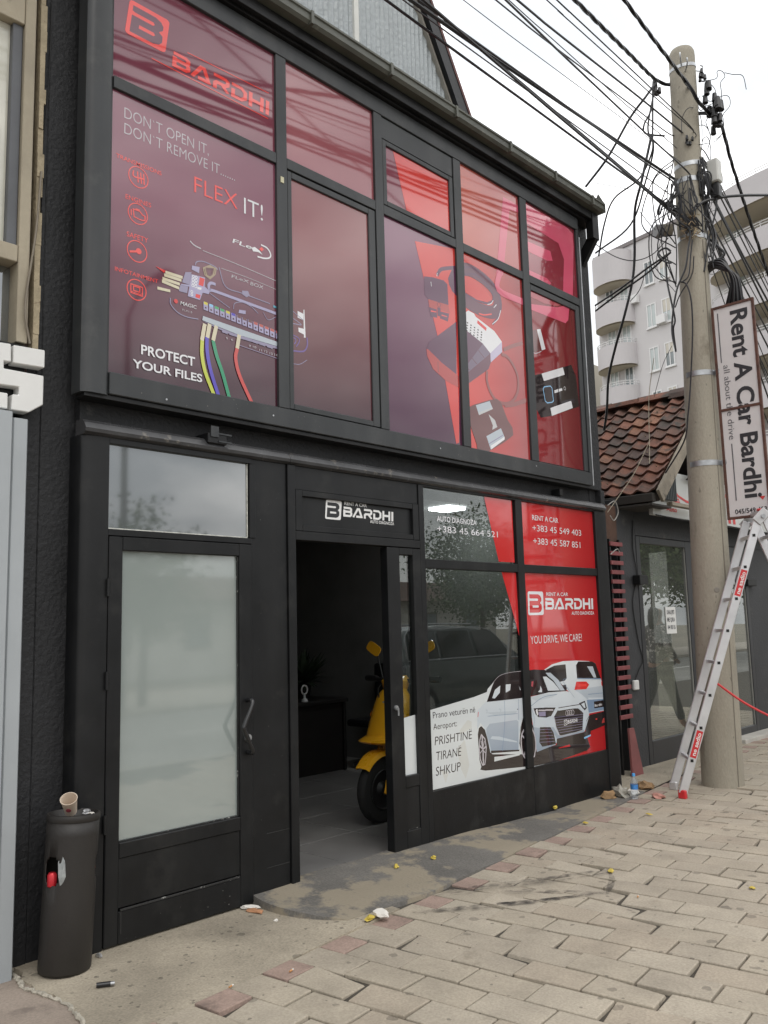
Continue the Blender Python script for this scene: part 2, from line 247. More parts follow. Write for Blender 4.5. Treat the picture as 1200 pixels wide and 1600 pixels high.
PRINTS={
 'u1t':[
  ('B','coral','mauve',2.25,4.878,0.289,0.221,0.1),
  ('W','coral',2.558,4.823,0.719,0.099,0.06),
  ('L','coral',0.006,[(2.661,4.959),(3.278,4.98)],0),
  ('L','coral',0.006,[(2.421,4.804),(3.27,4.799)],0),
 ],
 'u1b':[
  ('T', 'DON`T OPEN IT,', 'silver', 2.255, 4.364, 0.558, 0.064, -0.012, 0.0),
  ('T', 'DON`T REMOVE IT.......', 'silver', 2.256, 4.272, 0.75, 0.063, -0.012, 0.0),
  ('T', 'TRANSMISSIONS', 'coral2', 2.209, 4.112, 0.283, 0.024, 0.006, 0.0),
  ('T', 'ENGINES', 'coral2', 2.269, 3.895, 0.158, 0.026, 0.006, 0.0),
  ('T', 'SAFETY', 'coral2', 2.279, 3.68, 0.131, 0.028, 0.006, 0.0),
  ('T', 'INFOTAINMENT', 'coral2', 2.212, 3.464, 0.263, 0.022, 0.006, 0.0),
  ('C','coral2',2.346,4.046,0.06,0.006),
  ('C','coral2',2.345,3.83,0.059,0.006),
  ('C','coral2',2.343,3.611,0.06,0.006),
  ('C','coral2',2.343,3.39,0.058,0.006),
  ('L','coral2',0.008,[(2.315,4.076),(2.317,4.042),(2.378,4.047)],0),
  ('L','coral2',0.008,[(2.34,4.079),(2.345,4.015)],0),
  ('L','coral2',0.008,[(2.359,4.079),(2.365,4.014)],0),
  ('L','coral2',0.008,[(2.378,4.078),(2.382,4.013)],0),
  ('L','coral2',0.007,[(2.316,3.849),(2.356,3.849),(2.373,3.833),(2.389,3.83),(2.389,3.805),(2.371,3.801),(2.355,3.801),(2.322,3.807)],1),
  ('L','coral2',0.007,[(2.303,3.844),(2.305,3.808)],0),
  ('L','coral2',0.007,[(2.33,3.855),(2.356,3.856)],0),
  ('C','coral2',2.353,3.615,0.017,0),
  ('L','coral2',0.012,[(2.298,3.597),(2.343,3.611)],0),
  ('L','coral2',0.006,[(2.307,3.415),(2.378,3.413),(2.378,3.362),(2.308,3.366)],1),
  ('L','coral2',0.006,[(2.323,3.407),(2.362,3.406),(2.362,3.381),(2.324,3.382)],1),
  ('C','coral2',2.317,3.37,0.005,0.004),
  ('C','coral2',2.335,3.369,0.006,0.004),
  ('C','coral2',2.354,3.369,0.005,0.004),
  ('C','coral2',2.372,3.369,0.005,0.004),
  ('T', 'FLEX', 'coral', 2.711, 4.093, 0.313, 0.099, -0.006, 0.0),
  ('T', 'IT!', 'white', 3.073, 4.085, 0.147, 0.104, -0.004, 0.0),
  ('T', 'FLe', 'white', 2.984, 3.867, 0.144, 0.026, 0.012, 0.3),
  ('P','white',[(3.128,3.878),(3.154,3.891),(3.193,3.878),(3.215,3.859),(3.18,3.866),(3.141,3.858)]),
  ('P','coral',[(3.189,3.888),(3.207,3.908),(3.226,3.897),(3.207,3.878)]),
  ('L','white',0.01,[(3.203,3.921),(3.251,3.914),(3.278,3.885),(3.273,3.858),(3.233,3.84),(3.175,3.834)],0),
  ('L','silver',0.008,[(2.683,3.78),(2.712,3.763),(2.758,3.756)],0),
  ('L','silver',0.004,[(2.77,3.749),(3.0,3.739),(3.321,3.717)],0),
  ('L','silver',0.003,[(2.901,3.678),(3.101,3.675),(3.32,3.66)],0),
  ('T', 'FLeX', 'silver', 2.976, 3.641, 0.129, 0.019, 0.004, 0.2),
  ('T', 'BOX', 'silver', 3.117, 3.633, 0.1, 0.023, 0.004, 0.2),
  ('L','slate',0.006,[(2.72,3.642),(2.728,3.665),(2.774,3.682),(2.853,3.675),(2.877,3.661)],0),
  ('L','slate',0.005,[(2.774,3.637),(2.821,3.665),(2.869,3.662)],0),
  ('L','gold',0.008,[(2.774,3.641),(2.821,3.671),(2.865,3.664),(2.857,3.627),(2.821,3.589),(2.786,3.603)],1),
  ('L','gold',0.008,[(2.785,3.644),(2.821,3.661),(2.854,3.661),(2.846,3.624),(2.821,3.599),(2.797,3.606)],1),
  ('L','brown',0.008,[(2.794,3.647),(2.821,3.653),(2.844,3.658),(2.836,3.621),(2.821,3.607),(2.806,3.609)],1),
  ('L','lilac',0.018,[(2.861,3.565),(2.829,3.565),(2.812,3.545),(2.821,3.52),(2.853,3.522),(3.057,3.513),(3.318,3.501)],0),
  ('L','slate',0.006,[(2.885,3.68),(2.933,3.572),(3.057,3.563),(3.27,3.553)],0),
  ('P','slate',[(3.053,3.58),(3.1,3.589),(3.113,3.564),(3.087,3.546),(3.057,3.556)]),
  ('P','lilac',[(3.032,3.453),(3.082,3.459),(3.08,3.437),(3.027,3.431)]),
  ('L','slate',0.005,[(2.99,3.446),(2.999,3.484),(3.057,3.506),(3.125,3.495),(3.176,3.465)],0),
  ('P','teal',[(3.296,3.551),(3.321,3.549),(3.321,3.535),(3.296,3.536)]),
  ('L','slate',0.005,[(2.821,3.499),(2.962,3.446)],0),
  ('L','slate',0.004,[(3.216,3.482),(3.255,3.444),(3.318,3.479)],0),
  ('P','lilac',[(2.697,3.634),(2.749,3.64),(2.745,3.601),(2.693,3.61)]),
  ('P','slate',[(2.652,3.581),(2.693,3.593),(2.682,3.512),(2.63,3.514)]),
  ('P','slate',[(2.619,3.495),(2.671,3.499),(2.664,3.457),(2.608,3.455)]),
  ('P','lilac',[(2.693,3.58),(2.786,3.586),(2.784,3.53),(2.821,3.513),(2.812,3.491),(2.77,3.489),(2.751,3.439),(2.668,3.441),(2.679,3.501),(2.622,3.496),(2.626,3.503),(2.682,3.512)]),
  ('P','redlamp',[(2.749,3.579),(2.784,3.578),(2.774,3.528),(2.742,3.529)]),
  ('P','redlamp',[(2.724,3.47),(2.755,3.471),(2.75,3.447),(2.719,3.448)]),
  ('P','white',[(2.734,3.515),(2.763,3.518),(2.76,3.503),(2.733,3.501)]),
  ('C','white',2.706,3.57,0.007,0.004),
  ('C','white',2.726,3.571,0.007,0.004),
  ('C','white',2.705,3.551,0.008,0.004),
  ('C','white',2.725,3.552,0.008,0.004),
  ('C','white',2.704,3.532,0.008,0.004),
  ('C','white',2.723,3.533,0.008,0.004),
  ('C','white',2.702,3.514,0.007,0.004),
  ('C','white',2.722,3.514,0.008,0.004),
  ('C','white',2.696,3.475,0.007,0.004),
  ('C','white',2.696,3.457,0.006,0.004),
  ('P','cream',[(2.52,3.552),(2.633,3.551),(2.633,3.534),(2.52,3.534)]),
  ('P','cream',[(2.512,3.533),(2.626,3.532),(2.626,3.515),(2.513,3.515)]),
  ('P','cream',[(2.502,3.51),(2.615,3.506),(2.615,3.489),(2.502,3.492)]),
  ('P','cream',[(2.498,3.493),(2.611,3.481),(2.611,3.464),(2.499,3.475)]),
  ('P','cream',[(2.47,3.444),(2.553,3.448),(2.553,3.432),(2.47,3.427)]),
  ('P','redlamp',[(2.455,3.56),(2.523,3.552),(2.512,3.536)]),
  ('L','slate',0.006,[(2.553,3.4),(2.557,3.362),(2.601,3.327),(2.661,3.315),(2.74,3.321)],0),
  ('C','redlamp',2.59,3.39,0.013,0),
  ('T', 'MAGIC', 'white', 2.619, 3.378, 0.107, 0.021, 0.004, 0.15),
  ('T', 'FLX1.5', 'silver', 2.632, 3.345, 0.065, 0.011, 0.0, 0.0),
  ('P','lilac',[(2.774,3.435),(2.806,3.433),(2.808,3.386),(2.776,3.388)]),
  ('P','yellow',[(2.778,3.438),(2.804,3.436),(2.804,3.42),(2.778,3.422)]),
  ('P','maroon',[(2.785,3.408),(2.796,3.408),(2.796,3.397),(2.785,3.398)]),
  ('P','lilac',[(2.812,3.432),(2.845,3.43),(2.847,3.382),(2.814,3.385)]),
  ('P','sky',[(2.816,3.435),(2.842,3.433),(2.842,3.417),(2.816,3.419)]),
  ('P','maroon',[(2.823,3.405),(2.834,3.404),(2.834,3.393),(2.823,3.394)]),
  ('P','lilac',[(2.851,3.428),(2.884,3.426),(2.886,3.378),(2.853,3.381)]),
  ('P','green',[(2.855,3.431),(2.882,3.429),(2.882,3.413),(2.855,3.415)]),
  ('P','maroon',[(2.862,3.401),(2.874,3.4),(2.874,3.39),(2.862,3.39)]),
  ('P','lilac',[(2.891,3.425),(2.924,3.422),(2.926,3.375),(2.893,3.377)]),
  ('P','green',[(2.895,3.427),(2.922,3.425),(2.922,3.409),(2.895,3.411)]),
  ('P','maroon',[(2.902,3.397),(2.913,3.396),(2.913,3.386),(2.902,3.386)]),
  ('P','lilac',[(2.93,3.421),(2.964,3.419),(2.966,3.371),(2.932,3.373)]),
  ('P','yellow',[(2.935,3.424),(2.962,3.422),(2.962,3.406),(2.935,3.408)]),
  ('P','maroon',[(2.942,3.393),(2.953,3.393),(2.953,3.382),(2.942,3.383)]),
  ('P','lilac',[(2.971,3.417),(3.005,3.415),(3.006,3.367),(2.973,3.369)]),
  ('P','blue',[(2.975,3.42),(3.002,3.418),(3.002,3.402),(2.975,3.404)]),
  ('P','maroon',[(2.982,3.39),(2.994,3.389),(2.994,3.378),(2.982,3.379)]),
  ('P','lilac',[(3.011,3.414),(3.046,3.411),(3.048,3.363),(3.013,3.365)]),
  ('P','brown',[(3.016,3.416),(3.044,3.414),(3.043,3.398),(3.016,3.4)]),
  ('P','maroon',[(3.023,3.386),(3.035,3.385),(3.035,3.374),(3.023,3.375)]),
  ('P','lilac',[(3.053,3.41),(3.087,3.407),(3.089,3.359),(3.055,3.361)]),
  ('P','brown',[(3.057,3.413),(3.085,3.411),(3.085,3.394),(3.057,3.396)]),
  ('P','maroon',[(3.064,3.382),(3.076,3.381),(3.076,3.37),(3.064,3.371)]),
  ('P','lilac',[(3.094,3.406),(3.129,3.404),(3.131,3.355),(3.096,3.357)]),
  ('P','brown',[(3.099,3.409),(3.127,3.407),(3.127,3.39),(3.099,3.392)]),
  ('P','maroon',[(3.106,3.378),(3.118,3.377),(3.118,3.366),(3.106,3.367)]),
  ('P','lilac',[(3.137,3.402),(3.172,3.4),(3.174,3.35),(3.138,3.353)]),
  ('P','redo',[(3.141,3.405),(3.17,3.403),(3.17,3.386),(3.141,3.388)]),
  ('P','maroon',[(3.148,3.374),(3.161,3.373),(3.16,3.362),(3.148,3.363)]),
  ('P','lilac',[(3.179,3.398),(3.215,3.396),(3.217,3.346),(3.181,3.349)]),
  ('P','redo',[(3.184,3.401),(3.213,3.399),(3.213,3.382),(3.183,3.385)]),
  ('P','maroon',[(3.191,3.37),(3.203,3.369),(3.203,3.358),(3.191,3.359)]),
  ('P','lilac',[(3.222,3.394),(3.259,3.392),(3.26,3.342),(3.224,3.345)]),
  ('P','redo',[(3.227,3.397),(3.256,3.395),(3.256,3.378),(3.227,3.381)]),
  ('P','maroon',[(3.234,3.366),(3.247,3.365),(3.247,3.354),(3.234,3.354)]),
  ('P','lilac',[(3.266,3.39),(3.303,3.388),(3.304,3.338),(3.268,3.34)]),
  ('P','redo',[(3.27,3.393),(3.3,3.391),(3.3,3.374),(3.27,3.376)]),
  ('P','maroon',[(3.278,3.362),(3.291,3.361),(3.291,3.349),(3.278,3.35)]),
  ('P','lilac',[(3.31,3.386),(3.347,3.384),(3.349,3.333),(3.312,3.336)]),
  ('P','redo',[(3.315,3.389),(3.345,3.387),(3.345,3.37),(3.314,3.372)]),
  ('P','maroon',[(3.322,3.357),(3.335,3.357),(3.335,3.345),(3.322,3.346)]),
  ('P','steel',[(2.771,3.348),(3.322,3.317),(3.322,3.288),(3.033,3.292),(2.766,3.321)]),
  ('P','slate',[(2.766,3.318),(3.033,3.29),(3.322,3.286),(3.322,3.27),(3.033,3.272),(2.866,3.297)]),
  ('P','slate',[(2.907,3.298),(2.949,3.296),(2.945,3.278),(2.903,3.281)]),
  ('P','slate',[(2.961,3.295),(3.003,3.294),(2.999,3.276),(2.957,3.278)]),
  ('P','slate',[(3.016,3.293),(3.059,3.291),(3.055,3.273),(3.012,3.276)]),
  ('P','slate',[(3.072,3.291),(3.115,3.289),(3.111,3.27),(3.067,3.273)]),
  ('P','slate',[(3.128,3.288),(3.173,3.286),(3.168,3.268),(3.124,3.271)]),
  ('P','slate',[(3.186,3.286),(3.231,3.284),(3.226,3.265),(3.181,3.268)]),
  ('P','slate',[(3.244,3.283),(3.29,3.281),(3.285,3.262),(3.24,3.265)]),
  ('T', '5  6', 'silver', 2.933, 3.246, 0.052, 0.012, 0.004, 0.0),
  ('T', '9 10', 'silver', 3.101, 3.236, 0.057, 0.013, 0.004, 0.0),
  ('T', '11 12', 'silver', 3.182, 3.228, 0.062, 0.012, 0.004, 0.0),
  ('T', '13 14', 'silver', 3.262, 3.222, 0.062, 0.014, 0.004, 0.0),
  ('L','slate',0.004,[(3.033,3.229),(3.321,3.209)],0),
  ('L','yellowg',0.024,[(2.766,3.199),(2.764,3.117),(2.786,3.018),(2.846,2.892)],0),
  ('L','cream',0.026,[(2.784,3.303),(2.764,3.199)],0),
  ('L','blue',0.024,[(2.798,3.228),(2.801,3.133),(2.826,3.026),(2.878,2.893)],0),
  ('L','cream',0.026,[(2.818,3.311),(2.801,3.224)],0),
  ('L','greenc',0.024,[(2.841,3.216),(2.866,3.13),(2.907,3.034),(2.955,2.894)],0),
  ('L','cream',0.026,[(2.864,3.31),(2.841,3.216)],0),
  ('L','redc',0.024,[(3.014,3.206),(3.003,3.141),(3.032,3.041),(3.122,2.888)],0),
  ('L','cream',0.026,[(3.03,3.295),(3.014,3.206)],0),
  ('T', 'PROTECT', 'white', 2.372, 3.034, 0.345, 0.051, 0.022, 0.0),
  ('T', 'YOUR FILES', 'white', 2.322, 2.949, 0.444, 0.044, 0.022, 0.0),
 ],
 'u2b':[
  ('P','white',[(3.548,3.586),(3.556,3.586),(3.563,3.4),(3.548,3.397)]),
  ('P','white',[(3.498,3.564),(3.547,3.557),(3.546,3.513),(3.497,3.52)]),
  ('P','white',[(3.502,3.454),(3.551,3.456),(3.553,3.417),(3.504,3.425)]),
  ('L','slate',0.005,[(3.45,3.556),(3.546,3.513)],0),
  ('L','slate',0.006,[(3.449,3.508),(3.527,3.479),(3.448,3.469)],0),
  ('L','indigo',0.01,[(3.575,3.403),(3.576,3.35),(3.542,3.304),(3.445,3.287)],0),
  ('L','slate',0.004,[(3.444,3.202),(3.51,3.211),(3.572,3.252)],0),
  ('L','indigo',0.007,[(3.447,3.378),(3.475,3.371),(3.478,3.352),(3.465,3.335)],0),
  ('L','indigo',0.007,[(3.447,3.395),(3.502,3.383),(3.506,3.358),(3.482,3.321)],0),
 ],
 'u3t':[
  ('P','red',[(4.458,5.056),(5.112,5.069),(5.103,4.63),(4.595,4.616)]),
 ],
 'u3b':[
  ('P','red',[(4.675,4.415),(5.172,4.506),(5.152,3.503),(5.117,2.918),(5.081,2.905),(4.9,3.73)]),
  ('P','purple',[(4.766,4.162),(4.873,4.184),(5.002,4.195),(5.046,4.176),(5.05,4.007),(4.807,3.991),(4.765,4.018)]),
  ('L','purple',0.03,[(4.926,4.216),(4.967,4.272),(5.047,4.308),(5.156,4.345)],0),
  ('L','white',0.006,[(4.92,4.206),(4.927,4.234)],0),
  ('L','white',0.005,[(4.846,4.142),(4.852,4.105)],0),
  ('P','redd',[(4.807,3.991),(5.05,4.007),(5.066,3.946),(4.816,3.93)]),
  ('P','purple',[(4.81,3.928),(4.904,3.935),(4.907,3.868),(4.831,3.857)]),
  ('P','purple',[(4.949,3.929),(5.055,3.939),(5.035,3.869),(4.939,3.871)]),
  ('P','coral',[(4.834,3.909),(4.897,3.916),(4.899,3.908),(4.833,3.898)]),
  ('P','coral',[(4.96,3.907),(5.027,3.91),(5.027,3.903),(4.96,3.898)]),
  ('C','purple',4.932,3.979,0.019,0.004),
  ('P','purple',[(4.912,3.954),(4.95,3.957),(4.949,3.887),(4.911,3.886)]),
  ('P','purple',[(5.056,4.227),(5.114,4.324),(5.155,4.34),(5.161,4.107),(5.103,4.135),(5.069,4.178)]),
  ('P','purple',[(5.142,3.895),(5.111,3.375),(4.887,3.5),(4.768,3.591),(4.796,3.647)]),
  ('P','redd',[(4.766,3.592),(4.793,3.588),(4.939,3.519),(5.149,3.45),(5.15,3.356),(4.982,3.384),(4.835,3.447),(4.772,3.534)]),
  ('L','brown',0.006,[(4.895,3.518),(4.896,3.434)],0),
 ],
 'u4b':[
  ('L','purple2',0.11,[(5.252,4.364),(5.363,4.379),(5.533,4.354),(5.661,4.297),(5.714,4.199),(5.663,4.111),(5.543,4.08),(5.372,4.082),(5.236,4.109)],0),
  ('L','purple',0.02,[(5.252,4.378),(5.394,4.41),(5.593,4.371),(5.722,4.304),(5.742,4.168),(5.705,4.075),(5.624,3.99)],0),
  ('L','purple',0.02,[(5.249,4.318),(5.433,4.362),(5.602,4.299),(5.647,4.209),(5.548,4.155),(5.376,4.146),(5.239,4.163)],0),
  ('L','white',0.007,[(5.562,4.145),(5.615,4.168),(5.647,4.204)],0),
  ('L','white',0.007,[(5.65,4.14),(5.69,4.178)],0),
  ('L','white',0.007,[(5.617,3.989),(5.703,4.056),(5.747,4.142)],0),
  ('P','red',[(5.247,4.282),(5.387,4.303),(5.542,4.273),(5.632,4.205),(5.563,4.164),(5.419,4.149),(5.294,4.169),(5.241,4.191)]),
  ('L','coral',0.012,[(5.44,4.036),(5.512,4.043),(5.616,4.076)],0),
  ('P','white',[(5.232,3.979),(5.299,4.027),(5.375,4.02),(5.395,3.998),(5.642,3.935),(5.742,3.866),(5.576,3.728),(5.473,3.791),(5.234,3.861)]),
  ('P','lav',[(5.742,3.866),(5.74,3.777),(5.574,3.653),(5.569,3.727)]),
  ('L','redlamp',0.03,[(5.414,3.962),(5.532,3.923)],0),
  ('P','dark',[(5.276,3.926),(5.293,3.923),(5.289,3.913),(5.273,3.916)]),
  ('P','dark',[(5.321,3.917),(5.338,3.915),(5.334,3.904),(5.318,3.907)]),
  ('P','dark',[(5.366,3.908),(5.383,3.906),(5.38,3.895),(5.363,3.899)]),
  ('P','dark',[(5.412,3.899),(5.429,3.897),(5.425,3.886),(5.409,3.89)]),
  ('P','dark',[(5.458,3.891),(5.475,3.888),(5.472,3.878),(5.455,3.881)]),
  ('P','dark',[(5.272,3.903),(5.289,3.901),(5.285,3.89),(5.269,3.894)]),
  ('P','dark',[(5.317,3.895),(5.333,3.892),(5.33,3.882),(5.314,3.885)]),
  ('P','dark',[(5.362,3.886),(5.379,3.883),(5.375,3.873),(5.359,3.876)]),
  ('P','dark',[(5.408,3.877),(5.425,3.875),(5.421,3.864),(5.404,3.867)]),
  ('P','dark',[(5.454,3.868),(5.471,3.866),(5.467,3.855),(5.45,3.858)]),
  ('P','dark',[(5.268,3.881),(5.284,3.879),(5.281,3.868),(5.265,3.871)]),
  ('P','dark',[(5.313,3.872),(5.329,3.87),(5.326,3.859),(5.309,3.863)]),
  ('P','dark',[(5.358,3.863),(5.375,3.861),(5.371,3.85),(5.355,3.854)]),
  ('P','dark',[(5.404,3.854),(5.42,3.852),(5.417,3.841),(5.4,3.845)]),
  ('P','dark',[(5.45,3.845),(5.466,3.843),(5.463,3.832),(5.446,3.836)]),
  ('P','dark',[(5.264,3.859),(5.28,3.857),(5.277,3.846),(5.261,3.849)]),
  ('P','dark',[(5.309,3.85),(5.325,3.848),(5.322,3.837),(5.305,3.84)]),
  ('P','dark',[(5.354,3.841),(5.37,3.839),(5.367,3.828),(5.35,3.831)]),
  ('P','dark',[(5.399,3.832),(5.416,3.829),(5.412,3.819),(5.396,3.822)]),
  ('P','dark',[(5.445,3.823),(5.462,3.82),(5.458,3.81),(5.442,3.813)]),
  ('P','purple',[(5.234,3.861),(5.473,3.791),(5.573,3.728),(5.281,3.52),(5.221,3.473)]),
  ('P','purple2',[(5.573,3.728),(5.571,3.65),(5.538,3.589),(5.232,3.397),(5.224,3.474),(5.281,3.524)]),
  ('P','lilacd',[(5.473,3.787),(5.569,3.727),(5.266,3.508),(5.228,3.54)]),
  ('L','purple2',0.008,[(5.411,3.719),(5.486,3.673)],0),
  ('L','purple2',0.008,[(5.309,3.644),(5.382,3.599)],0),
  ('L','purple2',0.008,[(5.209,3.571),(5.281,3.528)],0),
  ('L','brownr',0.03,[(5.759,3.8),(5.886,3.861),(6.049,3.926)],0),
  ('L','brownr',0.03,[(5.726,3.756),(5.816,3.748),(5.903,3.682),(5.951,3.598),(5.942,3.484),(5.872,3.388),(5.769,3.338),(5.636,3.338),(5.553,3.395),(5.509,3.485),(5.514,3.567)],0),
  ('L','brownr',0.035,[(5.738,3.319),(5.877,3.352),(6.071,3.423)],0),
  ('P','brown2',[(5.234,3.212),(5.318,3.252),(5.534,3.329),(5.637,3.356),(5.694,3.33),(5.774,3.198),(5.838,3.144),(5.843,3.082),(5.714,3.005),(5.518,2.912),(5.43,2.862),(5.342,2.88),(5.338,2.932),(5.254,3.1)]),
  ('P','steel',[(5.346,3.253),(5.533,3.32),(5.569,3.264),(5.382,3.18)]),
  ('P','steel2',[(5.377,3.197),(5.566,3.272),(5.572,3.26),(5.385,3.179)]),
  ('P','steel',[(5.469,3.019),(5.671,3.115),(5.717,3.046),(5.519,2.917)]),
  ('P','white',[(5.521,2.948),(5.717,3.05),(5.716,3.027),(5.526,2.918)]),
  ('L','slate',0.008,[(5.501,2.962),(5.696,3.06)],0),
  ('P','steel2',[(5.511,3.206),(5.594,3.17),(5.622,3.117),(5.552,3.084),(5.562,3.121)]),
  ('L','pink',0.06,[(5.775,4.518),(5.727,4.319),(6.101,4.305)],0),
 ],
 'u4t':[
  ('P','pink',[(5.861,5.198),(6.089,5.197),(6.088,5.13),(5.949,5.111),(5.806,4.469),(5.699,4.41)]),
 ],
 'u5t':[
  ('P','pink',[(6.18,5.252),(6.884,5.259),(6.995,5.231),(6.996,5.101),(6.926,4.569),(6.76,4.587),(6.807,4.915),(6.723,5.047),(6.165,5.073)]),
  ('P','pink',[(6.163,4.899),(6.576,4.923),(6.608,4.839),(6.512,4.811),(6.155,4.807)]),
  ('P','pink',[(6.165,4.632),(6.496,4.637),(6.56,4.609),(6.516,4.566),(6.158,4.556)]),
 ],
 'u5b':[
  ('P','pink',[(6.207,4.318),(6.633,4.398),(6.803,4.458),(6.853,4.455),(6.822,4.322),(6.771,4.279),(6.203,4.265)]),
  ('P','pinkd',[(6.218,4.447),(6.748,4.459),(6.634,4.406),(6.421,4.381),(6.213,4.386)]),
  ('P','white',[(6.281,4.101),(6.341,4.121),(6.407,3.949),(6.346,3.924)]),
  ('P','brown2',[(6.216,4.078),(6.276,4.099),(6.341,3.923),(6.198,3.87)]),
  ('L','silver',0.006,[(6.211,3.873),(6.254,3.877),(6.34,3.915)],0),
  ('P','dark',[(6.206,3.669),(6.321,3.706),(6.828,3.891),(6.902,3.798),(6.934,3.512),(6.427,3.339),(6.272,3.3),(6.216,3.363)]),
  ('P','white',[(6.321,3.706),(6.68,3.836),(6.706,3.772),(6.353,3.644)]),
  ('P','white',[(6.434,3.413),(6.792,3.541),(6.813,3.477),(6.453,3.344)]),
  ('L','sky',0.01,[(6.334,3.57),(6.354,3.592),(6.453,3.618),(6.478,3.604),(6.493,3.489),(6.465,3.47),(6.387,3.452),(6.357,3.466)],1),
  ('P','white',[(6.516,3.589),(6.578,3.613),(6.581,3.586),(6.518,3.563)]),
  ('P','white',[(6.589,3.615),(6.647,3.634),(6.65,3.611),(6.592,3.591)]),
  ('C','white',6.693,3.64,0.015,0.004),
 ],
 'sign':[
  ('B','white','black',3.739,2.232,0.153,0.127,0.08),
  ('W','white',3.904,2.259,0.483,0.067,0.04),
  ('T', 'RENT A CAR', 'white', 3.916, 2.338, 0.211, 0.021, 0.012, 0.0),
  ('T', 'AUTO DIAGNOZA', 'white', 4.155, 2.233, 0.239, 0.02, 0.012, 0.0),
 ],
 'wLt':[
  ('P','red2',[(5.457,2.534),(5.837,2.534),(5.837,2.02),(5.619,2.019)]),
  ('T', 'AUTO DIAGNOZA', 'white', 4.867, 2.296, 0.478, 0.039, 0.012, 0.0),
  ('T', '+383 45 664 521', 'white', 4.865, 2.215, 0.755, 0.047, -0.002, 0.0),
 ],
 'wRt':[
  ('T', 'RENT A CAR', 'white', 6.122, 2.394, 0.408, 0.042, 0.012, 0.0),
  ('T', '+383 45 549 403', 'white', 6.12, 2.3, 0.783, 0.053, -0.002, 0.0),
  ('T', '+383 45 587 851', 'white', 6.122, 2.188, 0.755, 0.054, -0.002, 0.0),
 ],
 'wLb':[
  ('P','red2',[(5.65,1.938),(5.848,1.936),(5.858,1.408)]),
  ('P','white2',[(4.702,0.929),(5.227,0.983),(5.464,1.02),(5.915,1.038),(5.888,0.373),(4.71,0.381)]),
  ('P','cream2',[(5.04,0.755),(5.14,0.823),(5.188,0.806),(5.185,0.759),(5.049,0.728)]),
  ('P','cream2',[(5.001,0.63),(5.099,0.683),(5.141,0.496),(5.093,0.405),(5.044,0.476)]),
  ('P','cream2',[(4.819,0.5),(4.899,0.477),(4.864,0.406)]),
  ('T', 'Prano veturën në', 'dark', 4.747, 0.87, 0.489, 0.044, -0.002, 0.0),
  ('T', 'Aeroport:', 'dark', 4.747, 0.79, 0.265, 0.042, -0.002, 0.0),
  ('T', 'PRISHTINË', 'dark', 4.757, 0.682, 0.423, 0.059, -0.003, 0.12),
  ('T', 'TIRANË', 'dark', 4.763, 0.576, 0.284, 0.059, -0.003, 0.12),
  ('T', 'SHKUP', 'dark', 4.756, 0.471, 0.277, 0.061, -0.003, 0.12),
  ('P','dark',[(5.269,0.446),(5.335,0.43),(5.882,0.388),(5.89,0.482),(5.434,0.538),(5.342,0.529)]),
  ('P','white2',[(5.45,0.516),(5.79,0.498),(5.783,0.488),(5.447,0.482)]),
  ('P','dark',[(5.393,1.011),(5.461,1.075),(5.559,1.124),(5.693,1.141),(5.888,1.145),(5.869,0.919),(5.382,0.933)]),
  ('P','white2',[(5.4,1.031),(5.485,1.08),(5.459,1.047),(5.382,0.933),(5.359,0.938)]),
  ('P','carw',[(5.37,0.934),(5.604,0.929),(5.8,0.924),(5.883,0.932),(5.915,0.779),(5.83,0.758),(5.79,0.649),(5.78,0.524),(5.412,0.547),(5.386,0.584),(5.354,0.695),(5.335,0.751),(5.292,0.785),(5.25,0.74),(5.265,0.879),(5.323,0.914)]),
  ('P','cars',[(5.405,0.768),(5.762,0.764),(5.786,0.748),(5.768,0.532),(5.418,0.56),(5.365,0.694),(5.362,0.735)]),
  ('P','carw',[(5.432,0.673),(5.525,0.66),(5.749,0.601),(5.761,0.589),(5.408,0.656)]),
  ('P','cars2',[(5.365,0.856),(5.78,0.833),(5.741,0.809),(5.478,0.826)]),
  ('P','carw',[(5.453,0.958),(5.492,1.017),(5.565,1.046),(5.555,0.992),(5.487,0.952)]),
  ('P','carw',[(5.638,1.049),(5.705,1.048),(5.692,1.0),(5.633,0.986)]),
  ('P','carw',[(5.815,1.03),(5.837,0.993),(5.828,0.992)]),
  ('P','dark',[(5.256,0.706),(5.273,0.751),(5.302,0.762),(5.345,0.73),(5.374,0.659),(5.401,0.555),(5.445,0.53),(5.447,0.482),(5.358,0.434),(5.292,0.449),(5.263,0.519)]),
  ('L','silver',0.01,[(5.298,0.698),(5.278,0.663),(5.266,0.598),(5.274,0.518),(5.299,0.475),(5.327,0.478),(5.34,0.523),(5.353,0.601),(5.34,0.663)],1),
  ('L','silver',0.014,[(5.306,0.697),(5.311,0.6),(5.31,0.473)],0),
  ('L','silver',0.012,[(5.268,0.625),(5.311,0.593),(5.353,0.608)],0),
  ('P','dark',[(5.408,0.568),(5.781,0.531),(5.78,0.52),(5.412,0.549)]),
  ('L','dark',0.006,[(5.775,0.845),(5.788,0.846)],0),
  ('L','cars2',0.01,[(5.534,0.869),(5.557,0.86),(5.55,0.843)],0),
  ('L','cars2',0.01,[(5.366,0.876),(5.383,0.868),(5.374,0.849)],0),
  ('P','dark',[(5.785,0.579),(5.813,0.703),(5.85,0.77),(5.915,0.779),(5.882,0.392),(5.836,0.447)]),
  ('L','silver',0.014,[(5.876,0.697),(5.825,0.645),(5.809,0.576),(5.827,0.49),(5.885,0.433)],0),
  ('L','silver',0.014,[(5.821,0.639),(5.88,0.597)],0),
  ('L','silver',0.014,[(5.867,0.52),(5.838,0.474)],0),
  ('L','redlamp',0.006,[(5.273,0.868),(5.264,0.832)],0),
  ('L','cars3',0.004,[(5.61,0.926),(5.607,0.807),(5.585,0.671),(5.552,0.547)],0),
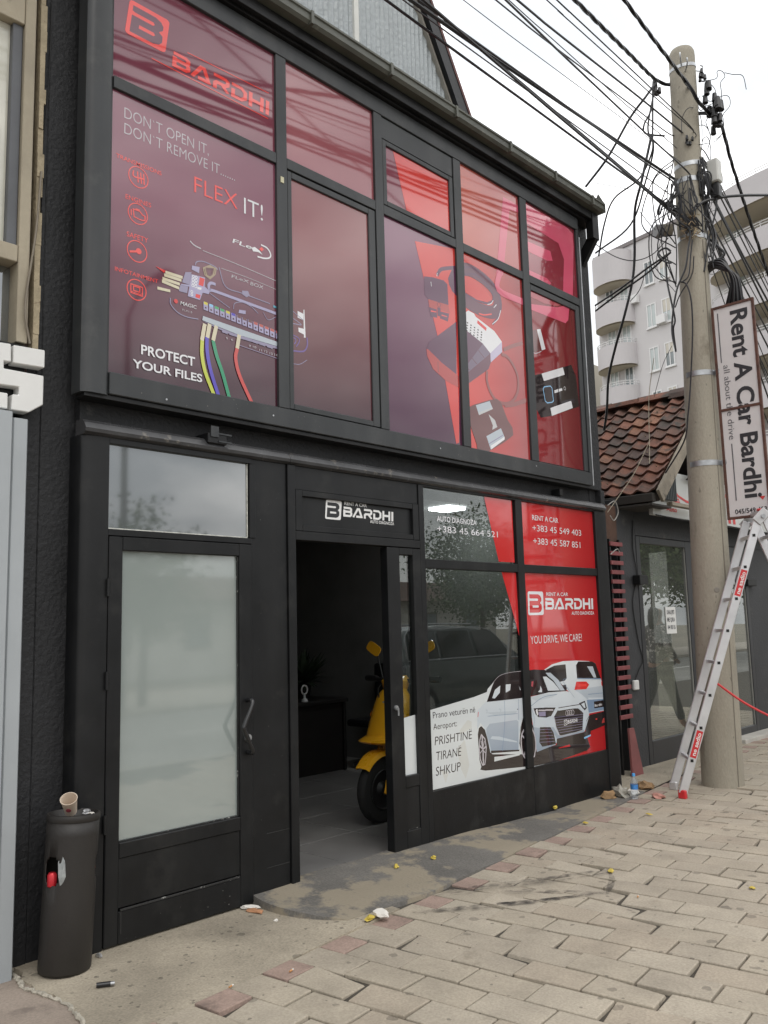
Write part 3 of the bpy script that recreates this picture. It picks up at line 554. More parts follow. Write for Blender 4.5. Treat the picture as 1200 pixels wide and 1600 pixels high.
  ('L','cars3',0.004,[(5.8,0.923),(5.789,0.762)],0),
  ('L','cars3',0.003,[(5.386,0.827),(5.779,0.812)],0),
  ('L','carw',0.003,[(5.382,0.933),(5.604,0.929),(5.863,0.926)],0),
  ('L','silver',0.003,[(5.467,1.071),(5.559,1.121),(5.693,1.138),(5.884,1.141)],0),
  ('L','silver',0.007,[(5.308,0.587),(5.338,0.559)],0),
  ('L','silver',0.007,[(5.308,0.587),(5.303,0.507)],0),
  ('L','silver',0.007,[(5.308,0.587),(5.275,0.565)],0),
  ('L','silver',0.007,[(5.308,0.587),(5.292,0.653)],0),
  ('L','silver',0.007,[(5.308,0.587),(5.332,0.649)],0),
 ],
 'wRb':[
  ('B','white','red2',5.995,1.589,0.237,0.197,0.03),
  ('W','white',6.257,1.634,0.783,0.098,0.03),
  ('T', 'RENT A CAR', 'white', 6.278, 1.751, 0.345, 0.029, 0.012, 0.0),
  ('T', 'AUTO DIAGNOZA', 'white', 6.666, 1.586, 0.383, 0.028, 0.012, 0.0),
  ('T', 'YOU DRIVE, WE CARE!', 'white', 6.01, 1.353, 0.801, 0.064, -0.004, 0.0),
  ('P','carw',[(6.185,1.132),(6.31,1.172),(6.486,1.191),(6.693,1.186),(6.908,1.171),(7.016,1.148),(7.099,1.007),(7.136,0.933),(7.157,0.831),(7.144,0.718),(6.857,0.715),(6.634,0.871),(6.442,1.0)]),
  ('P','dark',[(6.209,1.131),(6.346,1.16),(6.522,1.162),(6.529,1.042),(6.495,1.024),(6.419,1.019)]),
  ('P','dark',[(6.696,1.149),(6.732,1.176),(6.962,1.165),(7.023,1.144),(7.099,1.007),(6.701,1.035)]),
  ('P','cars',[(6.875,1.126),(6.971,1.121),(7.023,1.019),(6.974,1.022)]),
  ('P','cars',[(6.641,0.939),(6.868,0.937),(7.141,0.94),(7.157,0.831),(6.844,0.841),(6.755,0.89)]),
  ('P','cars3',[(6.836,0.835),(7.15,0.832),(7.144,0.725),(6.858,0.722)]),
  ('P','carw',[(6.859,0.854),(7.143,0.832),(7.146,0.821),(6.87,0.834)]),
  ('P','redlamp',[(6.681,1.005),(6.847,0.995),(6.892,0.964),(6.84,0.929),(6.641,0.936)]),
  ('P','coral',[(6.725,0.982),(6.845,0.974),(6.856,0.952),(6.709,0.959)]),
  ('P','redlamp',[(7.103,0.978),(7.142,0.983),(7.14,0.933),(7.106,0.942)]),
  ('P','dark',[(6.957,0.811),(7.119,0.811),(7.126,0.751),(6.957,0.752)]),
  ('T', 'Bardhi', 'white', 6.966, 0.765, 0.127, 0.021, 0.01, 0.0),
  ('P','dark',[(6.799,0.679),(6.883,0.702),(7.15,0.71),(7.143,0.59),(6.867,0.562),(6.787,0.57)]),
  ('P','redd',[(7.1,0.651),(7.144,0.661),(7.138,0.612),(7.067,0.612)]),
  ('P','coral',[(6.968,0.66),(6.995,0.661),(6.994,0.65),(6.967,0.651)]),
  ('P','dark',[(5.93,0.489),(6.32,0.507),(6.808,0.513),(6.852,0.429),(6.796,0.405),(6.222,0.37),(5.965,0.372)]),
  ('P','red2',[(6.341,0.479),(6.517,0.488),(6.528,0.47),(6.353,0.474)]),
  ('P','white2',[(5.971,0.379),(6.21,0.375),(6.233,0.366),(5.976,0.368)]),
  ('P','dark',[(5.952,1.142),(6.044,1.143),(6.197,1.132),(6.362,1.072),(6.5,0.942),(6.517,0.989),(6.492,0.99),(6.518,0.938),(6.239,0.941),(5.934,0.932)]),
  ('P','dark',[(6.454,0.989),(6.492,0.99),(6.521,0.961),(6.512,0.938),(6.487,0.94)]),
  ('P','cars',[(6.206,1.108),(6.279,1.104),(6.396,1.037),(6.487,0.943),(6.418,0.948),(6.321,1.035),(6.24,1.08)]),
  ('P','carw',[(6.162,1.078),(6.216,1.076),(6.32,1.022),(6.412,0.949),(6.229,0.958)]),
  ('P','carw',[(6.12,1.008),(6.141,0.974),(6.139,0.952),(6.08,0.959),(6.111,0.976)]),
  ('P','pinkd',[(5.995,1.049),(6.024,1.05),(6.009,1.006),(5.986,1.011)]),
  ('P','carw',[(5.95,0.927),(6.24,0.944),(6.512,0.935),(6.689,0.895),(6.83,0.842),(6.843,0.772),(6.862,0.701),(6.81,0.657),(6.774,0.572),(6.349,0.557),(6.301,0.51),(6.021,0.485),(5.996,0.595),(5.976,0.756),(5.949,0.847)]),
  ('P','cars2',[(5.956,0.923),(6.143,0.935),(6.385,0.924),(6.284,0.898),(6.045,0.891)]),
  ('P','cars',[(5.987,0.685),(6.084,0.669),(6.068,0.555),(6.105,0.519),(6.308,0.512),(6.027,0.484),(6.0,0.576)]),
  ('P','cars',[(6.237,0.66),(6.285,0.655),(6.351,0.583),(6.762,0.586),(6.766,0.565),(6.324,0.556)]),
  ('P','dark',[(6.005,0.833),(6.18,0.825),(6.331,0.812),(6.258,0.749),(6.185,0.743),(6.068,0.757),(6.03,0.783)]),
  ('P','white',[(6.033,0.815),(6.057,0.826),(6.07,0.779),(6.052,0.768)]),
  ('L','silver',0.012,[(6.073,0.811),(6.167,0.803),(6.19,0.804),(6.292,0.795)],0),
  ('P','slate',[(6.072,0.798),(6.177,0.792),(6.174,0.757),(6.08,0.762)]),
  ('P','dark',[(6.701,0.818),(6.802,0.831),(6.829,0.766),(6.793,0.748),(6.756,0.772)]),
  ('P','carw',[(6.739,0.808),(6.794,0.818),(6.809,0.768),(6.782,0.77)]),
  ('P','dark',[(6.299,0.739),(6.359,0.786),(6.677,0.779),(6.767,0.73),(6.735,0.582),(6.375,0.575),(6.322,0.658)]),
  ('P','dark',[(6.084,0.675),(6.237,0.66),(6.281,0.61),(6.308,0.515),(6.105,0.516),(6.064,0.556)]),
  ('L','dark',0.006,[(6.373,0.805),(6.524,0.806),(6.719,0.806)],0),
  ('P','dark',[(6.324,0.556),(6.76,0.563),(6.871,0.596),(6.872,0.547),(6.807,0.506),(6.319,0.501)]),
  ('P','sky',[(6.755,0.522),(6.871,0.534),(6.869,0.52),(6.76,0.506)]),
  ('P','carw',[(6.809,0.65),(6.862,0.694),(6.838,0.662),(6.774,0.572)]),
  ('L','slate',0.003,[(6.311,0.731),(6.76,0.717)],0),
  ('L','slate',0.003,[(6.318,0.709),(6.757,0.697)],0),
  ('L','slate',0.003,[(6.326,0.688),(6.753,0.676)],0),
  ('L','slate',0.003,[(6.334,0.666),(6.75,0.656)],0),
  ('L','slate',0.003,[(6.341,0.644),(6.746,0.636)],0),
  ('L','slate',0.003,[(6.349,0.622),(6.743,0.616)],0),
  ('L','slate',0.003,[(6.357,0.6),(6.739,0.596)],0),
  ('L','slate',0.003,[(6.082,0.656),(6.247,0.642)],0),
  ('L','slate',0.003,[(6.08,0.631),(6.259,0.616)],0),
  ('L','slate',0.003,[(6.078,0.605),(6.272,0.59)],0),
  ('L','slate',0.003,[(6.076,0.58),(6.284,0.564)],0),
  ('L','slate',0.003,[(6.073,0.555),(6.296,0.538)],0),
  ('L','cars3',0.004,[(5.949,0.847),(6.141,0.909),(6.359,0.919)],0),
  ('L','cars3',0.003,[(5.962,0.859),(6.01,0.753),(5.993,0.691)],0),
  ('L','carw',0.005,[(6.371,0.785),(6.677,0.778),(6.767,0.729)],0),
  ('L','silver',0.004,[(6.305,0.735),(6.376,0.577),(6.735,0.584)],0),
  ('L','cars3',0.003,[(6.523,1.042),(6.469,1.019),(6.634,0.871)],0),
  ('L','cars3',0.003,[(6.697,1.032),(7.099,1.006)],0),
  ('L','cars3',0.004,[(6.862,0.882),(7.141,0.875)],0),
  ('L','dark',0.004,[(6.69,1.15),(6.697,1.035)],0),
  ('P','cars3',[(6.697,1.035),(7.099,1.006),(7.101,0.998),(6.701,1.028)]),
  ('C','silver',6.499,0.751,0.02,0.005),
  ('C','silver',6.53,0.751,0.02,0.005),
  ('C','silver',6.561,0.75,0.021,0.005),
  ('C','silver',6.592,0.75,0.021,0.005),
  ('B','white','dark',6.445,0.652,0.051,0.046,0.05),
  ('W','white',6.503,0.663,0.155,0.03,0.03),
  ('L','silver',0.012,[(5.947,0.686),(5.998,0.614),(6.008,0.531),(5.972,0.447)],0),
  ('P','dark',[(5.951,0.739),(5.987,0.691),(6.011,0.499),(5.977,0.44),(5.924,0.415)]),
  ('L','silver',0.012,[(5.964,0.687),(6.003,0.607),(6.007,0.524),(5.978,0.452)],0),
  ('P','silver',[(5.961,0.454),(5.996,0.469),(5.989,0.454),(5.966,0.444)]),
 ],
 'door':[
  ('P','white2',[(4.417,0.9),(4.559,0.913),(4.562,0.518),(4.423,0.519)]),
 ],
}
# ================================================================== THE SETTING
concrete = mat('apron_concrete', (.315, .275, .212), .85, .3, 1.7, bump=.35, bscale=40, stain=(.14, .12, .10), sscale=9, sthr=.66, swidth=.05, fine=.14, spots=((9, .26, .35, .6), (22, .3, .25, .55), (3.5, .17, .25, .75), (45, .35, .25, .6)))
asphalt = mat('worn_asphalt', (.115, .112, .106), .85, .25, 2.0, bump=.5, bscale=70, fine=.2)
joint = mat('joint_sand', (.06, .052, .04), .95, .3, 8, bump=.5, bscale=90)
tar = mat('road_asphalt', (.23, .225, .21), .9, .2, .6, bump=.4, bscale=60, fine=.15)
pavs = [mat('paver_%s' % n_, c_, .82, .14, 3.5, bump=.3, bscale=80, stain=(c_[0]*.6, c_[1]*.58, c_[2]*.55), sscale=2.6, sthr=.62, swidth=.16, fine=.1, world=True, spots=((11, .30, .40, .66), (5.5, .17, .25, .58), (24, .3, .12, .55)))
        for n_, c_ in (('sand', (.355, .310, .243)), ('pale', (.375, .330, .262)), ('grey', (.335, .293, .232)), ('warm', (.350, .300, .234)))]
pred = mat('paver_red', (.30, .218, .180), .82, .2, 5, bump=.3, bscale=80, fine=.12, world=True, stain=(.16, .12, .10), sscale=4, sthr=.56, swidth=.12)

ground = MB().poly([(-200,-200,-.16),(200,-200,-.16),(200,200,-.16),(-200,200,-.16)], [(0,1,2,3)]).build('ground', mat('far_ground', (.2, .18, .14), .95, .3, .3))
structure(ground)
road = MB().box(-60, 60, -11.5, -5.05, -.155, -.11).build('road', tar); structure(road)
lane = MB()
for k in range(10): lane.box(-28+6*k, -25+6*k, -8.32, -8.2, -.112, -.106)
structure(lane.build('lane_marking', mat('road_paint', (.62, .61, .58), .7, .15, 9)))
kerb = MB(); 
for k in range(40): kerb.box(-20+k*1.0, -20+k*1.0+.985, -5.05, -4.9, -.15, .004)
structure(kerb.build('kerb', mat('kerb_concrete', (.34, .32, .28), .85, .15, 3), bevel=.008))
farwalk = MB().box(-60, 60, -16, -11.5, -.155, -.01).build('far_pavement', mat('far_paving', (.34, .31, .26), .9, .2, 2)); structure(farwalk)

EDGE = lambda x: -.845+.119*(x-2.348)            # outer line of the shop aprons
base = MB().poly([(-20,-4.9,-.018),(40,-4.9,-.018),(40,4.0,-.018),(7.3,.7,-.018),(1.2,.5,-.018),(-20,.5,-.018)], [(0,1,2,3,4,5)])
base.poly([(-20,-4.9,-.15),(40,-4.9,-.15),(40,-4.9,-.018),(-20,-4.9,-.018)], [(0,1,2,3)])
pav = structure(base.build('pavement', joint))
TH = math.atan(.119); ct, st = math.cos(TH), math.sin(TH)
PW, PLN = .197, .318
def wave(x, y):
    return .006*math.sin(x*1.9+1.2)*math.sin(y*2.3)+.005*math.sin(x*.8-y*1.7)-.02*max(0, -1.6-y)*.25
def inview(x, y):
    return x > 1.5
pieces = []
rows = range(-6, 62)
for i in rows:
    ox, oy = 2.16+i*PW*ct, EDGE(2.16)+i*PW*st
    redrow = i % 2 == 0
    s_ = 0.0; j = 0
    while True:
        ln = (PLN*.5 if (redrow and j == 0) else PLN)
        c_ = s_+ln/2
        x = ox+PW*.5*ct+st*c_; y = oy+PW*.5*st-ct*c_
        if y < -4.75: break
        if x > 1.3: pieces.append((math.hypot(x, y+4.097), x, y, ln, redrow and j == 0))
        s_ += ln; j += 1
def paver_mesh(ln, k):
    rr = random.Random(k); hx, hy = PW/2-.0050, ln/2-.0050
    b = MB(); b.box(-hx, hx, -hy, hy, -.05, 0)
    for q in range(4, 8):
        v = b.v[q]; b.v[q] = (v[0]+rr.uniform(-.0015, .0015), v[1]+rr.uniform(-.0015, .0015), v[2]+rr.uniform(-.0015, .0015))
    if k % 3 == 1:                 # a knocked-off corner
        q = rr.randint(4, 7); v = b.v[q]; b.v[q] = (v[0]*rr.uniform(.80, .90), v[1]*rr.uniform(.88, .94), v[2]-rr.uniform(.004, .010))
    o = b.build('paver', [pavs[0]], None, bevel=.0045, seg=2); me = o.data; bpy.data.objects.remove(o); return me
full = [paver_mesh(PLN, k) for k in range(10)]; half = paver_mesh(PLN/2, 99)
fwh = Vector((fw.x, fw.y)).normalized()
def px_of(x, y, z=0):
    v = Vector((x, y+4.097, z-1.532)); d_ = v.dot(fw)
    return (v.dot(rt)/d_, v.dot(up)/d_) if d_ > .2 else (9, 9)
seen, rest = [], []
for p in sorted(pieces):
    a = px_of(p[1], p[2])
    (seen if (abs(a[0]) < .475 and abs(a[1]) < .62 and len(seen) < 292) else rest).append(p)
for d_, x, y, ln, red in seen:
    me = (half if red else random.choice(full)).copy() if False else (half if red else random.choice(full))
    o = bpy.data.objects.new('paver', me); COL.objects.link(o); o.parent = pav
    o.location = (x, y, wave(x, y)+random.uniform(-.0035, .0035)); o.rotation_euler = (random.gauss(0, .011), random.gauss(0, .011), TH+random.gauss(0, .006)+(math.pi if random.random() < .5 else 0))
    o.material_slots[0].link = 'OBJECT'; o.material_slots[0].material = pred if red else random.choices(pavs, (4, 3, 2, 2))[0]
pf = MB()
for d_, x, y, ln, red in rest:
    if d_ > 16: continue
    hx, hy = PW/2-.004, ln/2-.004; zz = wave(x, y); vs_ = []
    pf.mi = 4 if red else random.choice((0, 0, 1, 2, 3))
    for zq, e in ((-.03, 0), (0, .004)):
        for a_, b_ in ((-1,-1),(1,-1),(1,1),(-1,1)):
            u_, v_ = a_*(hx-e), b_*(hy-e); vs_.append((x+u_*ct-v_*st, y+u_*st+v_*ct, zz+zq))
    pf.poly(vs_, [(4,5,6,7),(0,1,5,4),(1,2,6,5),(2,3,7,6),(3,0,4,7)])
structure(pf.build('paver_field', pavs+[pred], pav), 'stuff')

# concrete apron in front of the glazed door, left of the ramp
def grid_sheet(name, poly_fn, m, x0, x1, nx, y_in, zf, skirt=.06):
    b = MB(); ny = 10; idx = {}
    for i in range(nx+1):
        x = x0+(x1-x0)*i/nx; ya, yb = y_in(x), poly_fn(x)
        for j in range(ny+1):
            y = ya+(yb-ya)*j/ny; idx[i, j] = len(b.v); b.v.append((x, y, zf(x, y)))
    for i in range(nx):
        for j in range(ny): b.f.append([idx[i,j], idx[i,j+1], idx[i+1,j+1], idx[i+1,j]]); b.m.append(0)
    rim = [idx[i, ny] for i in range(nx+1)]; left = [idx[0, j] for j in range(ny+1)]
    for line in (rim, left):
        for a_, b_ in zip(line, line[1:]):
            o = len(b.v); va, vb = b.v[a_], b.v[b_]; b.v += [(va[0], va[1], va[2]-skirt), (vb[0], vb[1], vb[2]-skirt)]; b.f.append([a_, b_, o+1, o]); b.m.append(0)
    return structure(b.build(name, m))
LEFTX = lambda y: 1.83+.03*math.sin(y*9)+.012*math.sin(y*31)
ap = MB(); NXA, NYA = 14, 14; ids = {}
for j in range(NYA+1):
    for i in range(NXA+1):
        t = i/NXA; y0 = .5-j/NYA*(.5-0.0)
        yb = .3; xe = 3.6
        x = None
        v_ = j/NYA
        xl = 1.79+.05*(1-v_); x = xl+(xe-xl)*t; y = .3+(EDGE(x)-.0075-.3)*v_
        x += (1-t)**6*(.02*math.sin(y*11)+.012*math.sin(y*37))
        ids[i, j] = len(ap.v); ap.v.append((x, y, .001+.003*math.sin(x*3.1+y*2)-(.003 if v_ > .99 else 0)))
for j in range(NYA):
    for i in range(NXA): ap.f.append([ids[i,j], ids[i,j+1], ids[i+1,j+1], ids[i+1,j]]); ap.m.append(0)
for j in range(NYA):
    a_, b_ = ap.v[ids[0,j]], ap.v[ids[0,j+1]]; o = len(ap.v)
    ap.v += [(a_[0]-.02, a_[1], -.07), (b_[0]-.02, b_[1], -.07)]; ap.f.append([ids[0,j], ids[0,j+1], o+1, o]); ap.m.append(0)
for i in range(NXA):
    a_, b_ = ap.v[ids[i,NYA]], ap.v[ids[i+1,NYA]]; o = len(ap.v); ap.v += [(a_[0], a_[1], -.03), (b_[0], b_[1], -.03)]; ap.f.append([ids[i,NYA], ids[i+1,NYA], o+1, o]); ap.m.append(0)
structure(ap.build('concrete_apron', concrete))
# lower, pinkish paving in front of the shop to the left, and the broken mortar fillet along the step
lowp = MB().poly([(-8,-4.9,-.010),(1.83,-4.9,-.010),(1.83,.3,-.010),(-8,.3,-.010)], [(0,1,2,3)])
structure(lowp.build('low_paving', mat('pink_paving', (.31, .255, .21), .85, .25, 1.2, bump=.3, bscale=50, stain=(.16, .13, .11), sscale=3.2, sthr=.58, swidth=.12, fine=.1)))
mor = MB(); mrp = [(1.803+.02*math.sin(yy*11)+random.uniform(-.006, .006), yy, -.006+random.uniform(-.003, .005)) for yy in [.2-k*.018 for k in range(66)]]
mor.tube(mrp, [random.uniform(.004, .014) for _ in mrp], 6)
for k in range(0):
    y = .2-k*.045; x = 1.80+.02*math.sin(y*11)+random.uniform(-.012, .012); r_ = random.uniform(.008, .017)
    mor.tube([(x, y+r_, -.012), (x+.005, y, .004+random.uniform(-.004, .01)), (x, y-r_*1.2, -.012)], [r_*.5, r_, r_*.45], 6)
structure(mor.build('mortar_fillet', mat('mortar', (.38, .35, .29), .9, .2, 12, bump=.6, bscale=50)), 'stuff')

# grey ramp / strip before the door opening and the picture windows
def ramp_z(x, y):
    t = max(0, min(1, (y-EDGE(x))/(.0-EDGE(x)))); fall = .008+.042*t
    if x > 4.6: fall = .008+(.042-.05*min(1, (x-4.6)/1.6))*t
    return fall+.002*math.sin(x*9)+.0025*math.sin(y*13+x*4)
rampm = mat('ramp_asphalt', (.135, .127, .115), .88, .22, 2.2, bump=.45, bscale=55, stain=(.26, .225, .168), sscale=1.7, sthr=.48, swidth=.05, fine=.16)
rl = lambda y: 3.13+.03*math.sin(y*4.2)+(.14*((-y)/.68)**3 if y < 0 else 0)
rb = MB(); NX, NY = 60, 16; ids = {}
for i in range(NX+1):
    for j in range(NY+1):
        v_ = j/NY; xe = 7.30; y = .06+(-.70-.06)*v_
        t = i/NX; x = rl(y)+(xe-rl(y))*t
        y = .06+(EDGE(x)+.004*math.sin(x*17)-.06)*v_
        if x < 3.9: y = .06+(max(EDGE(x), -.66+(3.9-x)*.05)-.06)*v_
        edge_z = .0 if v_ < 1 else -.004
        ids[i, j] = len(rb.v); rb.v.append((x, y, ramp_z(x, y)+edge_z))
for i in range(NX):
    for j in range(NY): rb.f.append([ids[i,j], ids[i,j+1], ids[i+1,j+1], ids[i+1,j]]); rb.m.append(0)
for line in ([ids[0,j] for j in range(NY+1)], [ids[i,NY] for i in range(NX+1)]):
    for a_, b_ in zip(line, line[1:]):
        va, vb = rb.v[a_], rb.v[b_]; o = len(rb.v); rb.v += [(va[0]-.006, va[1]-.004, -.02), (vb[0]-.006, vb[1]-.004, -.02)]; rb.f.append([a_, b_, o+1, o]); rb.m.append(0)
structure(rb.build('entrance_ramp', rampm, smooth=True))
# strip of screed before the right-hand shop
structure(MB().poly([(7.3,.06,.004),(7.3,-.25,.002),(9.0,-.06,.002),(12.6,.36,.002),(12.6,.6,.004),(7.3,.6,.004)], [(0,1,2,3,4,5)]).build('screed_strip', concrete))

# dark rubber scuffs across the pavers
sm_ = bpy.data.materials.new('rubber_scuff'); sm_.use_nodes = True; t_ = sm_.node_tree; n_ = t_.nodes; n_.clear(); l_ = t_.links.new
oo = n_.new('ShaderNodeOutputMaterial'); tr_ = n_.new('ShaderNodeBsdfTransparent'); df_ = n_.new('ShaderNodeBsdfDiffuse'); df_.inputs[0].default_value = (.05, .047, .05, 1)
ge_ = n_.new('ShaderNodeTexCoord'); nz_ = n_.new('ShaderNodeTexNoise'); nz_.inputs['Scale'].default_value = 14; nz_.inputs['Detail'].default_value = 6; l_(ge_.outputs['Object'], nz_.inputs[0])
mr_ = n_.new('ShaderNodeMapRange'); mr_.inputs[1].default_value = .40; mr_.inputs[2].default_value = .75; mr_.inputs[3].default_value = 0; mr_.inputs[4].default_value = .75; l_(nz_.outputs[0], mr_.inputs[0])
mm_ = n_.new('ShaderNodeMixShader'); l_(mr_.outputs[0], mm_.inputs[0]); l_(tr_.outputs[0], mm_.inputs[1]); l_(df_.outputs[0], mm_.inputs[2]); l_(mm_.outputs[0], oo.inputs[0])
sc_ = MB()
for a_, b_, w0 in (((3.95, -.66), (4.93, -1.24), .03), ((3.9, -.72), (4.90, -1.27), .015), ((3.6, -.80), (4.45, -1.42), .035), ((3.7, -.86), (4.55, -1.45), .02), ((4.2, -.95), (4.5, -1.42), .05), ((4.93, -1.24), (4.5, -1.47), .025)):
    n2 = 14; o0 = len(sc_.v)
    for i in range(n2+1):
        t = i/n2; x = a_[0]+(b_[0]-a_[0])*t+.01*math.sin(t*7); y = a_[1]+(b_[1]-a_[1])*t+.015*math.sin(t*5+w0*90); w1 = w0*(.4+.6*math.sin(math.pi*t))
        for s_ in (-1, 1): sc_.v.append((x+.3*w1*s_, y+w1*s_, wave(x, y)+.006))
        if i: q = len(sc_.v); sc_.f.append([q-4, q-3, q-1, q-2]); sc_.m.append(0)
structure(sc_.build('scuff_marks', sm_), 'stuff')
# ================================================================== THE SHOP
shop = thing('shop_building', 'black two-storey shop with red and purple printed upper windows', 'building', (4.7, .3, 0))
# ---- structure
bx('wall', plaster, shop, 1.90, 2.09, .125, .45, -.1, 6.2, .006)                 # left plastered pier
bx('wall', plaster, shop, 1.92, 2.2, .45, 6.2, -.1, 6.2, 0)                       # left flank
bx('wall', plaster, shop, 7.20, 7.36, .06, 6.2, -.1, 5.55, .006)                  # right flank
bx('wall', plaster, shop, 1.92, 7.34, 6.2, 6.4, -.1, 6.2, 0)
bx('beam', plaster, shop, 2.085, 7.195, .07, .5, 2.56, 5.50, 0)                   # band behind the upper glazing and above the doors
bx('floor_slab', black, shop, 2.2, 7.2, .5, 6.2, 2.72, 2.95, 0)
bx('soffit_board', black, shop, 2.06, 7.33, -.12, .2, 5.505, 5.53, .002)
# ---- interior
iw = mat('interior_wall', (.20, .20, .19), .8, .15, 2)
bx('interior_wall', iw, shop, 2.205, 7.195, 5.3, 5.36, 0, 2.7, 0); bx('interior_wall', iw, shop, 2.203, 2.24, .5, 5.3, 0, 2.7, 0); bx('interior_wall', iw, shop, 7.15, 7.198, .5, 5.3, 0, 2.7, 0)
bx('ceiling', iw, shop, 2.24, 7.15, .3, 5.3, 2.69, 2.715, 0)
bx('floor_base', mat('grout', (.30, .29, .27), .8), shop, 2.1, 7.2, .045, 5.4, -.05, .026, 0)
tilem = mat('floor_tile', (.20, .195, .19), .3, .2, 2.5, spec=.5)
for i in range(6):
    for j in range(7):
        x0 = 2.72+i*.62-.155*0; y0 = .05+j*.62
        b_ = MB().box(x0+.003, x0+.617, y0+.003, y0+.617, .02, .034).build('floor_tile', tilem, shop, bevel=.002)
# ---- upper glazing: frame of single members, front at -.062
UF, UB = -.062, .065
ucols = [(2.18, 3.322), (3.408, 4.237), (4.32, 5.153), (5.246, 6.081), (6.181, 7.018)]
left_post = MB().prism([(2.03, .06), (2.03, -.035), (2.045, -.052), (2.07, -.062), (2.155, -.062), (2.18, -.045), (2.18, .06)], lambda a, b, t: (a, b, t), 2.765, 5.40)
left_post.build('corner_post', greyf, shop, smooth=True)
bx('bottom_rail', greyf, shop, 2.181, 7.045, UF, UB, 2.772, 2.893, .004)
bx('drip_board', black, shop, 2.05, 7.05, -.045, .064, 2.745, 2.770, .002)
bx('top_rail', greyf, shop, 2.181, 7.045, UF, UB, 5.275, 5.40, .004)
for a, b in ((3.322, 3.408), (4.237, 4.32), (5.153, 5.246), (6.081, 6.181)): bx('mullion', greyf, shop, a, b, UF+.002, UB, 2.895, 5.273, .003)
bx('end_post', greyf, shop, 7.018, 7.05, UF+.002, UB, 2.895, 5.273, .003)
for k, (a, b) in enumerate(ucols): bx('transom_bar', greyf, shop, a+.001, b-.001, UF+.004, UB, 4.505, 4.577, .003)
def sash(x0, x1, z0, z1, g0, g1, h0, h1):
    """an opening light: four members standing a little back, with a dark gap round it"""
    for nm, q in (('sash_stile', (x0, g0, z0, z1)), ('sash_stile', (g1, x1, z0, z1)), ('sash_rail', (g0+.001, g1-.001, z0, h0)), ('sash_rail', (g0+.001, g1-.001, h1, z1))):
        bx(nm, greyf, shop, q[0], q[1], UF+.009, .0, q[2], q[3], .004)
sash(3.414, 4.231, 2.900, 4.497, 3.451, 4.165, 2.938, 4.452)
sash(4.330, 5.145, 4.585, 5.098, 4.370, 5.101, 4.625, 5.060)
sash(6.187, 7.010, 2.900, 4.497, 6.198, 6.943, 2.902, 4.442)
bx('head_panel', greyf, shop, 4.322, 5.151, UF+.012, 0, 5.104, 5.272, .003)
# ---- film colours, glossy under glass: print, with painted sky haze in some upper panes
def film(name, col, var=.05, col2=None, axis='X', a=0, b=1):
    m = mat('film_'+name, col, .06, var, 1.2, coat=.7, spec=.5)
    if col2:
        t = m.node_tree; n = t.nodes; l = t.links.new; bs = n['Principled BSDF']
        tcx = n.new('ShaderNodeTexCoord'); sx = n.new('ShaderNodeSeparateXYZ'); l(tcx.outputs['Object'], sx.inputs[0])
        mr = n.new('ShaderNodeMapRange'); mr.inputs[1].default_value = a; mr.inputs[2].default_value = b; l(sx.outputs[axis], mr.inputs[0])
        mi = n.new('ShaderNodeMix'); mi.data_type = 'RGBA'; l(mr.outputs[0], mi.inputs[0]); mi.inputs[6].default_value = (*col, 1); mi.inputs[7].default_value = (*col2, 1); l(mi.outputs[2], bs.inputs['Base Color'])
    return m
PAL = {'maroon': (.060, .016, .030), 'purple': (.105, .030, .072), 'purple2': (.125, .034, .062), 'red': (.62, .052, .042), 'red2': (.58, .030, .032), 'redd': (.42, .055, .05),
 'coral': (.80, .065, .055), 'coral2': (.78, .075, .065), 'silver': (.50, .47, .50), 'white': (.72, .72, .74), 'white2': (.64, .67, .67), 'slate': (.27, .24, .36), 'gold': (.36, .27, .17), 'brown': (.15, .06, .06),
 'brown2': (.13, .035, .032), 'brownr': (.26, .06, .055), 'lilac': (.36, .33, .50), 'lilacd': (.16, .11, .17), 'lav': (.50, .45, .60), 'teal': (.10, .33, .45), 'redlamp': (.65, .035, .03), 'cream': (.62, .56, .40), 'cream2': (.60, .61, .58),
 'yellow': (.60, .52, .05), 'yellowg': (.50, .55, .06), 'sky': (.25, .50, .75), 'green': (.06, .34, .12), 'greenc': (.02, .27, .13), 'blue': (.09, .06, .45), 'redo': (.45, .09, .07), 'redc': (.55, .06, .05), 'indigo': (.16, .10, .30),
 'steel': (.42, .47, .52), 'steel2': (.50, .50, .50), 'pink': (.66, .10, .17), 'pinkd': (.45, .08, .10), 'dark': (.022, .015, .016), 'carw': (.60, .66, .70), 'cars': (.38, .44, .51), 'cars2': (.50, .55, .59), 'cars3': (.20, .28, .40), 'mauve': (.13, .036, .060), 'black': (.012, .012, .013)}
film('carw', (.46, .53, .59), 0, (.68, .71, .73), 'Z', .50, 1.15); film('cars', (.26, .32, .40), 0, (.48, .53, .58), 'Z', .48, .95); film('cars2', (.42, .48, .53), 0, (.58, .62, .65), 'Z', .6, 1.1)
FILM = {k: MATS.get('film_'+k) or film(k, v) for k, v in PAL.items()}
film('pane_maroon', (.050, .012, .021), 0, (.21, .064, .10), 'Z', 2.95, 4.0); film('pane_purple', (.075, .020, .048), 0, (.20, .062, .12), 'Z', 2.95, 4.4)  # both lighten upward: print gradient with reflected sky haze put into the colour
film('pane_red', (.66, .055, .040), 0, (.28, .030, .032), 'X', 5.2, 6.2); film('pane_darkred', (.27, .028, .032), 0, (.13, .012, .016), 'X', 6.2, 7.0); film('pane_salmon', (.55, .13, .09), 0, (.45, .09, .09), 'X', 5.2, 6.1); film('pane_rose', (.33, .055, .075), 0, (.22, .02, .035), 'X', 6.2, 7.0)
